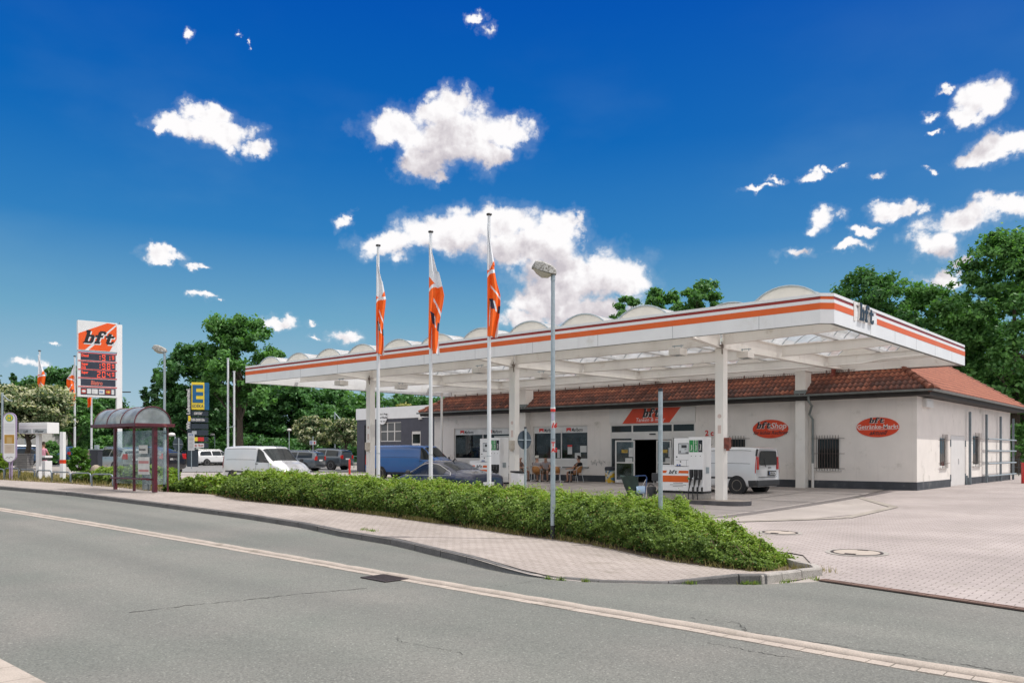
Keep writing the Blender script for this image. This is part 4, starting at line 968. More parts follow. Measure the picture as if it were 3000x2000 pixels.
xedges = [CX0 + .16] + list(COLX) + [CX1 - .16]
for Y in YB:
    for a, b in zip(xedges, xedges[1:]):
        aa = a + (.11 if a in COLX else 0); bb = b - (.11 if b in COLX else 0)
        endL = b == xedges[1]; endR = b == xedges[-1]
        mb = ibeam((aa, Y), (bb, Y), ZT, .42 if not endL else .30, h2=.30 if endR else .42); cb(mb, 'beam', M['beam'])
for Y in YB[1:]:
    pass
for cx in COLX:
    for (ya, yb_, ha, hb) in ((CY0 + .16, COLY - .11, .36, .55), (COLY + .11, YB[2], .55, .46), (YB[2], CY1 - .16, .46, .40)):
        mb = ibeam((cx, ya), (cx, yb_), ZT + .003, ha, w=.22, h2=hb)
        cb(mb, 'cross_beam', M['beam'])
for Y in (CY1 - .35,):
    cb(ibeam((CX0 + .16, Y), (CX1 - .16, Y), ZT - .003, .5, w=.12), 'beam', M['beam'])
# edge trim: gutter pipe below the rear beam
cb(MB().tube([(CX0 + .3, YB[2] - .16, 5.10), (CX1 - 3.2, YB[2] - .16, 5.10), (CX1 - 2.4, YB[2] - .16, 5.22), (CX1 - .2, YB[2] - .16, 5.28)], .035, 8), 'rain_pipe', M['beam'], smooth=True)
# columns with cable box etc
for i, cx in enumerate(COLX):
    zb_ = gz(cx, COLY) + .0
    mb = MB(); mb.box(cx, COLY, (zb_ + 4.93) / 2, .30, .30, 4.93 - zb_); mb.box(cx, COLY, 4.935, .36, .36, .02)
    c = cb(mb, 'column', M['beam'], bevel=.02)
    mb = MB()
    for s in (-1, 1): mb.box(cx + s * .1, COLY, 5.21, .014, .2, .52)
    mb.xf(Matrix.Translation(-CO)).each('column_head_plate', M['beam'], can)
    mb = MB(); mb.tube([(cx + .12, COLY - .17, 4.75), (cx + .13, COLY - .2, 4.95), (cx + .1, COLY - .16, 5.15)], .02, 6); mb.box(cx + .1, COLY - .17, 5.0, .12, .05, .12); cb(mb, 'cable', mat('cable_box_grey', (.16, .13, .11), .6) if i == 0 else bpy.data.materials['cable_box_grey'])
    sx = cx + .2 if i == 2 else cx + .0
    mb = MB(); bx = (cx + .24, COLY - .02) if i == 2 else (cx + .07, COLY - .24)
    mb.box(bx[0], bx[1], 1.83, .17, .2, .36); mb.box(bx[0] + .02, bx[1] - .03, 1.62, .08, .12, .08)
    cb(mb, 'switch_box', mat('rusty_box', (.22, .07, .05), .8, var=.5, vs=6) if i == 2 else mat('beige_box', (.55, .50, .42), .7, var=.1, dirt=(.25, .16, .1), ds=6), bevel=.01)
    Mc = FR((cx, COLY - .1505, 0), (1, 0, 0))
    mb = MB(); mb.rect(-.05, 2.15, .07, 2.42, Mc, .003); mb.plate(rpt(16, .07, (0.01, 2.72)), Mc, .003); cb(mb, 'sticker_sheet', mat('sticker_paper', (.62, .50, .45), .7) if i == 0 else bpy.data.materials['sticker_paper'])
# rear pillars on the wall
for px in (2344, 1531):
    x = onY(px, BY - .68)[0]
    mb = MB(); mb.box(x, BY - .35, 4.5, .44, .68, 1.1); mb.box(x, BY - .35, 5.03, .5, .72, .04); xl_ = onY(px, BY - .4)[0]; cb(mb, 'rear_pillar_head', M['beam'], bevel=.015); cb(MB().box(xl_, BY - .20, 1.87, .42, .41, 3.8), 'rear_pillar', M['beam'], bevel=.015)
    cb(MB().box(x, BY - .355, ZE + .10, .52, .71, .16), 'pillar_flashing', M['gutter'])
cb(MB().cyl((-35.6, 34.3, 0), (-35.6, 34.3, 5.1), .07), 'rear_pillar', M['beam'])
# barrel vaults
NV = 12; pitch = (CX1 - CX0 - .5) / NV; R_rise = .56
for i in range(NV):
    xc = CX0 + .25 + pitch * (i + .5); hw = pitch / 2 - .06; ya = CY0 + .45 + (1.3 if i == NV - 2 else 0); yb_ = CY1 - .45
    zb0 = 5.62; R = (hw * hw + R_rise ** 2) / (2 * R_rise); a0 = math.asin(hw / R); n = 14
    prof = [(R * math.sin(-a0 + 2 * a0 * k / n), R * math.cos(-a0 + 2 * a0 * k / n) - (R - R_rise)) for k in range(n + 1)]
    mb = MB(); ny = 2; vs = []
    for y in (ya, yb_):
        for (u, w) in prof: vs.append((xc + u, y, zb0 + w))
    mb.add(vs, [(k, k + 1, n + 2 + k, n + 1 + k) for k in range(n)]); v = cb(mb, 'barrel_vault', M['poly'], smooth=True)
    mb = MB()
    for y, s in ((ya + .02, 1), (yb_ - .02, -1)):
        vs = [(xc + u * .985, y, zb0 + max(0, w - .015)) for u, w in prof] ; mb.add(vs, [tuple(range(n + 1))])
    mb.xf(Matrix.Translation(-CO)).each('end_panel', mat('vault_end_cream', (.74, .70, .62), .5, var=.05) if i == 0 else bpy.data.materials['vault_end_cream'], v)
    mb = MB()
    for y in frange(ya, yb_, 1.0): mb.tube([(xc + u, y, zb0 + w + .004) for u, w in prof], .026 if y in (ya, yb_) else .022, 6)
    mb.xf(Matrix.Translation(-CO)).build('ribs', M['galv'], v)
    # valley trays between the vaults
    xv_ = xc - hw - .06; 
    if i > 0: mb = MB(); mb.box(xv_, (CY0 + CY1) / 2, 5.57, .2, CY1 - CY0 - .4, .1); cb(mb, 'valley_tray', M['fascia'])
mb = MB(); mb.box((CX0 + CX1) / 2, CY0 + .30, 5.6, CX1 - CX0 - .3, .3, .04); mb.box((CX0 + CX1) / 2, CY1 - .3, 5.6, CX1 - CX0 - .3, .3, .04); mb.xf(Matrix.Translation(-CO)).each('edge_tray', M['fascia'], can)
# floodlight boxes under the beams (hung)
for (px, py, Y) in ((1986, 1031, 24.0), (2184, 1040, 26.6), (1405, 1085, 24.2), (1586, 1101, 28.2), (1000, 1122, 23.9), (1175, 1133, 27.2), (1690, 1037 + 60, 31.0)):
    if px == 1690: continue
    x, d = onY(px, Y); z = zat(py, d)
    o = empty('canopy_floodlight', (x, Y, z), .0, None, 'lamp', 'floodlights hung under the canopy')
    MB().box(0, 0, 0, .42, .5, .22).build('housing', M['beam'], o, bevel=.015); MB().box(0, 0, -.112, .34, .42, .006).build('lamp_glass', M['acryl'], o)
    mb = MB(); hh = max(.06, ZT - .4 - z - .11)
    for s in (-.12, .12): mb.box(s, 0, .11 + .06, .02, .02, .12)
    mb.box(0, 0, .2, .4, .04, .03); mb.build('bracket', M['galv'], o)
    o['px'] = px
FL = {1986: 'white floodlight box just left of the column head nearest the camera', 2184: 'white floodlight box just right of the column head nearest the camera', 1405: 'white floodlight box left of the middle column head', 1586: 'white floodlight box right of the middle column head', 1000: 'white floodlight box left of the far left column head', 1175: 'white floodlight box right of the far left column head'}
for o in list(bpy.data.objects):
    if 'px' in o.keys(): o['label'] = FL[o['px']]; del o['px']
# ================================================================ CAR WASH
CWY = 39.3; CWX0 = -50.0; cw = empty('car_wash_building', (-44, 42, 0), 0, 'low dark grey car wash building with a white parapet left of the shop', 'building'); CWP = Vector((-44, 42, 0))
def wb(mb, name, mats, par=None, **k): return mb.xf(Matrix.Translation(-CWP)).build(name, mats, par or cw, **k)
CM = FR((0, CWY, 0), (1, 0, 0)); cx_ = lambda px: onY(px, CWY)[0]
ww = [cx_(1113), cx_(1175), 2.35, 3.75]; dd = [cx_(1205), cx_(1232), .05, 3.05]; al = [cx_(1067), cx_(1074), .05, 3.6]
mb = MB(); wall_with_holes(mb, CWX0, BX0, -.1, 4.0, [ww, dd, al], CM); mb.quad((CWX0, CWY + 12, -.1), (CWX0, CWY, -.1), (CWX0, CWY, 4.0), (CWX0, CWY + 12, 4.0)); mb.quad((CWX0, CWY, 4.0), (BX0, CWY, 4.0), (BX0, CWY + 12, 4.0), (CWX0, CWY + 12, 4.0))
wb(mb, 'wall', M['greyblue'])
mb = MB(); mb.box((CWX0 + BX0) / 2, CWY + .1, 4.42, BX0 - CWX0 + .1, .3, .84); mb.box(CWX0 + .1, CWY + 6, 4.42, .3, 11.6, .84); mb.xf(Matrix.Translation(-CWP)).each('parapet', M['white'], cw)
Mg = CM @ Matrix.Translation((0, 0, -.1)); mb = MB()
n = 3
for i in range(n + 1): u = ww[0] + (ww[1] - ww[0]) * i / n; mb.rect(u - .04, ww[2], u + .04, ww[3], Mg, .04)
for z in (ww[2], (ww[2] + ww[3]) / 2, ww[3] - .06): mb.rect(ww[0], z, ww[1], z + .06, Mg, .038)
wf_ = wb(mb, 'window', M['frame']); mb = MB().rect(ww[0], ww[2], ww[1], ww[3], Mg, .01); wb(mb, 'pane', glassmat('grey_glass', (.12, .12, .12), .1), wf_)
mb = MB(); mb.rect(dd[0], .05, dd[1], dd[3], Mg, .05); wd = wb(mb, 'door', M['frame']); wb(MB().rect(dd[0] + .1, 2.2, dd[1] - .1, 2.85, Mg, .01, z0=.052), 'pane', M['glass'], wd)
wb(MB().rect(al[0], .05, al[1], al[3], Mg, .02), 'dark_doorway', M['black'])
wb(MB().box(cx_(1234), CWY - .08, 3.95, .25, .14, .16).box(cx_(1234), CWY - .14, 3.9, .12, .1, .1), 'wall_lamp', M['frame'])
cx2, cd = onY(1120, CWY - .1); o = empty('round_sign', (cx2, CWY - .07, zat(1223, cd)), 0, 'round white sign with car care lettering on the dark grey wall', 'sign'); L = FR((0, 0, 0), (1, 0, 0))
MB().plate(rpt(28, .50), L, .04).build('disc', M['white'], o); mb = MB()
text('Wäsche & Pflege', .17, M['black_i'], o, L @ Matrix.Translation((0, .20, .041)), align='CENTER', bold=.004); text('Auto-Wäsche', .20, M['black_i'], o, L @ Matrix.Translation((0, -.06, .041)), align='CENTER', bold=.006); text('für Ihr Auto', .17, M['black_i'], o, L @ Matrix.Translation((0, -.32, .041)), align='CENTER', bold=.004)
# ================================================================ VEGETATION
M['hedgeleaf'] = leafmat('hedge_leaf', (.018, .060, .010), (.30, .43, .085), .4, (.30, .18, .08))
M['treeleaf'] = leafmat('tree_leaf', (.028, .092, .034), (.145, .33, .10), .35)
M['treeleaf_b'] = leafmat('tree_leaf_bright', (.034, .115, .036), (.20, .41, .11), .38)
M['poplar'] = leafmat('poplar_leaf', (.025, .075, .03), (.10, .21, .08), .3)
M['rowan'] = leafmat('rowan_leaf', (.035, .07, .03), (.16, .22, .11), .35, (.50, .50, .34))
M['yellowleaf'] = leafmat('yellow_leaf', (.20, .22, .06), (.46, .44, .16), .35)
M['lime'] = leafmat('lime_leaf', (.03, .10, .015), (.15, .33, .04), .4)
M['twig'] = mat('twigs', (.11, .075, .045), .95, var=.4, vs=20)
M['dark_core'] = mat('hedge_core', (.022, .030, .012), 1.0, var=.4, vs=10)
M['grass'] = leafmat('dry_grass', (.10, .11, .03), (.38, .31, .14), .3)
def leaves(cen, nrm, size, asp=1.7, up=.35):
    """quads (leaf-shaped rhombi) at centres with scattered orientation"""
    n = len(cen); r = rng.normal(size=(n, 3)); r /= np.linalg.norm(r, axis=1)[:, None]
    nn = nrm * .8 + r * .75 + np.array([0, 0, up]); nn /= np.linalg.norm(nn, axis=1)[:, None] + 1e-9
    t = rng.normal(size=(n, 3)); t -= nn * (t * nn).sum(1)[:, None]; t /= np.linalg.norm(t, axis=1)[:, None] + 1e-9
    b = np.cross(nn, t); s = size[:, None] * .5
    v = np.stack([cen - t * s * asp, cen - b * s + t * s * .1 , cen + t * s * asp, cen + b * s + t * s * .1], 1).reshape(-1, 3)
    return v, np.arange(n * 4).reshape(n, 4)
def fnoise(x, y, k=1.0, ph=0.0):
    return (np.sin(x * 1.7 * k + 1.3 + ph) * np.cos(y * 2.3 * k + ph) + .6 * np.sin(x * 3.9 * k + y * 2.7 * k + ph * 2) + .4 * np.sin(x * 8.1 * k - y * 6.3 * k + 2 * ph)) / 2
def hedge(name, x0, x1, yf, w, h, zf, label, n, leaf=.042, taper=1.2, group=None, dry=.0, seed=0, tr=None):
    tr = tr or taper
    e = empty(name, ((x0 + x1) / 2, yf((x0 + x1) / 2) + w / 2, zf((x0 + x1) / 2)), 0, label, 'hedge', group); P0 = np.array(e.location)
    # distribute along x with density falling with distance
    xs_ = np.linspace(x0, x1, 600); ds = np.array([math.hypot(x, yf(x)) for x in xs_]); wt = 1 / ds ** 1.6; cdf = np.cumsum(wt) / wt.sum()
    x = np.interp(rng.random(n), cdf, xs_); d = np.interp(x, xs_, ds)
    yfv = np.interp(x, xs_, [yf(a) for a in xs_]); zv = np.interp(x, xs_, [zf(a) for a in xs_]); ef = np.minimum(np.sqrt(np.clip((x - x0) / taper + .03, 0, 1)), np.clip((x1 - x) / tr + .03, 0, 1) ** (.5 if tr == taper else .62))
    H = h * ef * (1 + .10 * fnoise(x, yfv * 0 + seed)) ; W = w * (.35 + .65 * ef)
    # profile: param p in 0..1 front bottom -> top front -> top back -> back bottom
    p = rng.random(n) ** .9
    L1, L2 = .38, .90
    yy = np.where(p < L1, -.10 * np.sin(p / L1 * pi) * 1.0 + .12 * (p / L1) ** 2, np.where(p < L2, .12 + (p - L1) / (L2 - L1) * .80, .95))
    zz = np.where(p < L1, .04 + .90 * (p / L1) ** .85, np.where(p < L2, .94 + .06 * np.sin((p - L1) / (L2 - L1) * pi), 1 - (p - L2) / (1 - L2)))
    ny = np.where(p < L1, -1.0 + .5 * p / L1, np.where(p < L2, 0, 1)); nz = np.where(p < L1, p / L1 * .8, np.where(p < L2, 1, .2))
    bump = .13 * fnoise(x * 2.2, p * 9, 1.0, seed) + .07 * fnoise(x * 6, p * 22, 1.0, seed + 1)
    dep = -np.abs(rng.normal(0, .05, n)) + bump + (rng.random(n) < .05) * rng.random(n) * .16
    y = yfv + W * .06 + yy * W + ny * dep; z = zv + zz * H + nz * dep
    z = np.maximum(z, zv + .02)
    cen = np.stack([x, y, z], 1) - P0; nr = np.stack([rng.normal(0, .2, n), ny, nz], 1)
    sz = leaf * (.6 + .8 * rng.random(n)) * np.clip(d / 15, .9, 2.2)
    v, q = leaves(cen, nr, sz)
    tint = np.clip(.30 + .30 * zz * (.6 + .6 * fnoise(x * 3, p * 11, 1, seed)) + rng.normal(0, .16, n) + .28 * (p > L1) * (rng.random(n) < .45) - .12 * (fnoise(x * .9, x * 0 + seed, 1.3, seed + 4) > .25), 0, .86)  # leaf tint paler upwards and on top: pale tips plus sunlight put into colour
    tint = np.clip(tint + .10 * (p > L1) * rng.random(n), 0, .86)  # sunlit top of the hedge lightened further in the tint
    tint = np.where(rng.random(n) < .018 + .07 * (zz < .25) + .05 * (fnoise(x * 1.1, p * 7, 1.0, seed + 9) > .62), .97, tint)
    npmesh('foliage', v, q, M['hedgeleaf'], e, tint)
    # woody core
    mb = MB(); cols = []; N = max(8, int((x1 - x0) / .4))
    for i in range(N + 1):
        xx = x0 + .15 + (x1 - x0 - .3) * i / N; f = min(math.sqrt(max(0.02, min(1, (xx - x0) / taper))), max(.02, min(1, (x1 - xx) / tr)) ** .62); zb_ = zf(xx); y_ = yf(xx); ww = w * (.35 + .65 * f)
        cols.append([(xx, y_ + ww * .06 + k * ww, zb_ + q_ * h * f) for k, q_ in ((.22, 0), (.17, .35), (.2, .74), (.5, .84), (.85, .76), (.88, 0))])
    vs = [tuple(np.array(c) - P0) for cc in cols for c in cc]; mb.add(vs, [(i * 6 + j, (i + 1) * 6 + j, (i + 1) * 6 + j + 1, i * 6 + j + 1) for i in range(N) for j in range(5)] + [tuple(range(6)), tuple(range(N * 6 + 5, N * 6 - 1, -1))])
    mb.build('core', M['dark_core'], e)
    # stems at the foot
    mb = MB(); r = random.Random(4)
    for i in range(int((x1 - x0) * 9)):
        xx = r.uniform(x0 + .2, x1 - .2); y_ = yf(xx) + r.uniform(.1, .5); zb_ = zf(xx)
        a = (xx - P0[0], y_ - P0[1], zb_ - P0[2]); b = (a[0] + r.uniform(-.25, .25), a[1] + r.uniform(-.3, .1), a[2] + r.uniform(.2, .55)); mb.tube([a, ((a[0] + b[0]) / 2 + r.uniform(-.05, .05), (a[1] + b[1]) / 2, (a[2] + b[2]) / 2), b], .006, 4)
    for i in range(int((x1 - x0) * 6)):    # long shoots out of the top
        xx = r.uniform(x0 + .4 + taper * .5, x1 - .4 - tr * .8); y_ = yf(xx) + r.uniform(.2, .9) * w; zb_ = zf(xx) + h * .9
        a = (xx - P0[0], y_ - P0[1], zb_ - P0[2]); mb.tube([a, (a[0] + r.uniform(-.1, .1), a[1] + r.uniform(-.1, .1), a[2] + r.uniform(.14, .26))], .004, 4)
    tag(mb.build('branches', M['twig'], e), kind='stuff')
    return e
HR = onX(2325, -5.0)[0]
hx1 = HX[-1] - .22
def yfh(x): return float(np.interp(x, HX, HYv)) + .12
def hw_(x): return 2.3
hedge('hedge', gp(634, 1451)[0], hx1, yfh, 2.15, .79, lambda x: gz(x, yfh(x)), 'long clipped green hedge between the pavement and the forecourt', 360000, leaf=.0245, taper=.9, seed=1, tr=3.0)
hedge('hedge', gp(452, 1440)[0], gp(568, 1449)[0], yfh, 1.9, .60, lambda x: gz(x, yfh(x)), 'short rounded hedge clump beside the bus shelter', 24000, taper=1.5, seed=2)
def yl(x): return yfh(x) + .8
hedge('hedge', atd(172, 35)[0], atd(345, 31.5)[0], yl, 2.2, .60, lambda x: gz(x, yl(x)), 'low unkempt hedge behind the bicycle hoops and the shelter', 14000, taper=1.6, seed=3)
hedge('hedge', atd(-150, 40)[0], atd(18, 40)[0], lambda x: yfh(x) + 1.5, 2.0, .9, lambda x: gz(x, yl(x)), 'green shrub hedge at the left edge behind the bus stop sign', 8000, taper=1.0, seed=4)
# dry grass and litter along the beds: uncountable
def scatter(name, pts_fn, n, hgt, lab, matl):
    cen = []; 
    for i in range(n): cen.append(pts_fn())
    cen = np.array(cen); m = len(cen); ang = rng.random(m) * 2 * pi; hh = hgt * (.4 + rng.random(m)); le = rng.normal(0, .35, (m, 2)) * hh[:, None]; w = .006 * np.clip(np.linalg.norm(cen[:, :2], axis=1) / 14, 1, 3)
    dx, dy = np.cos(ang) * w, np.sin(ang) * w
    a = cen + np.stack([-dx, -dy, 0 * dx], 1); b = cen + np.stack([dx, dy, 0 * dx], 1); c = cen + np.stack([le[:, 0] + dx * .2, le[:, 1] + dy * .2, hh], 1); d = cen + np.stack([le[:, 0] - dx * .2, le[:, 1] - dy * .2, hh], 1)
    v = np.stack([a, b, c, d], 1).reshape(-1, 3); o = npmesh(name, v, np.arange(m * 4).reshape(m, 4), matl, None, np.clip(rng.normal(.5, .25, m), 0, .9)); tag(o, lab, 'grass', kind='stuff')
rr = random.Random(8); GC = [rr.uniform(-18, -5) for _ in range(26)]
def pf():
    x = rr.uniform(-46, -5.2) if rr.random() < .35 else rr.choice(GC) + rr.gauss(0, .22); y = yh(x) + abs(rr.gauss(0, .13)) - .06; return (x, y, gz(x, y))
scatter('dry_grass', pf, 3000, .09, 'thin dry grass and weeds along the foot of the hedges', M['grass'])
def pf2():
    x = rr.uniform(-52, -30); y = yh(x) + rr.uniform(.35, 5); return (x, y, gz(x, y))
scatter('grass', pf2, 9000, .16, 'rough yellow-green grass strip around the air and water station', M['grass'])
def pf3():
    px = rr.choice([1012 + rr.gauss(0, 4), 1038 + rr.gauss(0, 5), 2255, 2330, 2225, 1585, 2070, 2385 + rr.gauss(0, 12), 1735, 1640]); 
    x = rp(px, 1700)[0] if px > 1500 else rp(px, 1571 + (px - 1000) * .16)[0]; x += rr.gauss(0, .03); y = yk(x) + (abs(rr.gauss(0, .02)) - .03 if px > 1500 else rr.gauss(.5, .05)); return (x, y, (zr(x) if px > 1500 else gz(x, y)))
scatter('weeds', pf3, 420, .05, 'small weeds growing in the kerb and paving joints', M['hedgeleaf'])
# ---- trees
def tree(name, label, x, y, zb_, h, r, kind, group=None, nl=9000, leaf=.28, matl='treeleaf', crown0=.25, lobes=14, trunk=.25, seed=0, flat=1.0, cat='tree', openness=.5):
    R = np.random.default_rng(seed + 100)
    e = empty(name, (x, y, zb_), 0, label, cat, group)
    lobes = int(lobes * 1.5); zc0 = h * crown0; ch = h - zc0; nl = int(nl * 1.7); leaf = leaf * .66
    cl = []
    for i in range(lobes):
        if kind == 'column':
            t = (i + .5) / lobes; rad = r * (1 - t) ** .7 * (.4 + .6 * min(1, t * 6 + .3)); a = R.random() * 2 * pi; cl.append((rad * .35 * math.cos(a), rad * .35 * math.sin(a), zc0 + ch * (t * .93 + .02), max(.35, rad * .75), ch / lobes * 1.3))
        else:
            t = R.random() ** .5; a = 2.399 * i + R.random() * .8; u = (i + .5) / lobes
            zz = zc0 + ch * (.16 + .72 * u); prof_ = math.sqrt(max(.05, 1 - ((u - .42) / .62) ** 2)); rad = r * prof_ * (.25 + .68 * t) * flat
            s = r * R.uniform(.22, .40); cl.append((rad * math.cos(a), rad * math.sin(a), min(zz, h - s * .7), s, s * .72))
    cl = np.array(cl); vol = cl[:, 3] ** 2 * 1.0; pr = vol / vol.sum()
    # sub-clumps on each lobe give uneven outline
    nsub = lobes * 16; ci = R.choice(len(cl), nsub, p=pr); dirs = R.normal(size=(nsub, 3)); dirs /= np.linalg.norm(dirs, axis=1)[:, None]; dirs[:, 2] = np.where(dirs[:, 2] < -.3, -dirs[:, 2] * .5, dirs[:, 2])
    rad = R.uniform(.10, 1.38, nsub)[:, None]
    sc_ = cl[ci, :3] + dirs * rad * np.stack([cl[ci, 3], cl[ci, 3], cl[ci, 4]], 1)
    si = R.integers(0, nsub, nl); ssz = (cl[ci, 3] * R.uniform(.07, .24, nsub) + leaf * .3)[si]
    g = R.normal(size=(nl, 3)) * ssz[:, None] * np.array([1, 1, .8]); cen = sc_[si] + g
    cen[:, 2] = np.minimum(cen[:, 2], h)
    nr = g + (sc_[si] - cl[ci][si, :3]) * .6; nr /= np.linalg.norm(nr, axis=1)[:, None] + 1e-9
    global rng
    keep = rng; rng = R; v, q = leaves(cen, nr * .7, leaf * (.55 + .9 * R.random(nl)), 1.9, .45); rng = keep
    t1 = R.random(nsub)[si]; tint = np.clip(.18 + .40 * t1 + R.normal(0, .15, nl), 0, 1)
    if matl == 'rowan': tint = np.where((R.random(nl) < .20 + .45 * (t1 > .45)) & (g[:, 2] > -.1), .9, np.clip(tint, 0, .55))
    npmesh('crown', v, q, M[matl], e, tint)
    mb = MB(); tops = Vector((0, 0, zc0 + ch * .55)); pth = [Vector((0, 0, -.1))]; N = 5
    for i in range(1, N + 1): pth.append(Vector((R.normal(0, r * .03), R.normal(0, r * .03), (zc0 + ch * .6) * i / N)))
    mb.tube(pth, [trunk * (1 - .75 * i / N) * (1.35 if i == 0 else 1) for i in range(N + 1)], 9)
    mb.build('trunk', M['bark'], e, smooth=True)
    mb = MB()
    for i in range(min(len(cl), 16)):
        st_ = pth[1] + (pth[-1] - pth[1]) * R.uniform(.15, .9); en = Vector(cl[i, :3]); mid = (st_ + en) / 2 + Vector((0, 0, -ch * .03)) + Vector(R.normal(size=3) * r * .04)
        mb.tube([st_, mid, en], [trunk * .33, trunk * .2, trunk * .06], 6)
        for k in range(3):
            d2 = Vector(R.normal(size=3)).normalized() * cl[i, 3] * .8; d2.z = abs(d2.z); mb.tube([mid + (en - mid) * R.random(), en + d2], [trunk * .1, trunk * .03], 4)
    mb.build('branches', M['bark'], e, smooth=True)
    return e
def ptree(name, label, px, d, toppx, wpx, kind='round', **k):
    x, y = atd(px, d); zb_ = gz(x, y); h = zat(toppx, d) - zb_; r = wpx / 2 * d / FOC; return tree(name, label, x, y, zb_, h, r, kind, **k)
G1 = 'dark green trees closing the view behind the car park'
# left group
ptree('rowan_tree', 'cream flowering rowan tree in a grey slatted planter by the air and water station', 78, 50, 1128, 250, nl=15000, leaf=.17, matl='rowan', crown0=.38, lobes=26, trunk=.20, seed=3, flat=.95)
ptree('rowan_tree', 'flowering rowan tree at the left edge behind the bus stop sign', -20, 56, 1160, 210, nl=9000, leaf=.18, matl='rowan', crown0=.3, lobes=18, trunk=.15, seed=4)
ptree('rowan_tree', 'small round flowering rowan tree behind the grey estate car', 915, 74, 1220, 118, nl=7000, leaf=.20, matl='rowan', crown0=.36, lobes=14, trunk=.11, seed=5)
ptree('rowan_tree', 'small flowering rowan tree beside the dark car wash building', 1012, 72, 1226, 100, nl=6500, leaf=.20, matl='rowan', crown0=.36, lobes=13, trunk=.11, seed=6)
ptree('deciduous_tree', 'leafy green tree directly behind the large price pylon', 215, 68, 1165, 140, nl=8000, leaf=.24, matl='treeleaf_b', crown0=.4, lobes=14, trunk=.14, seed=9)
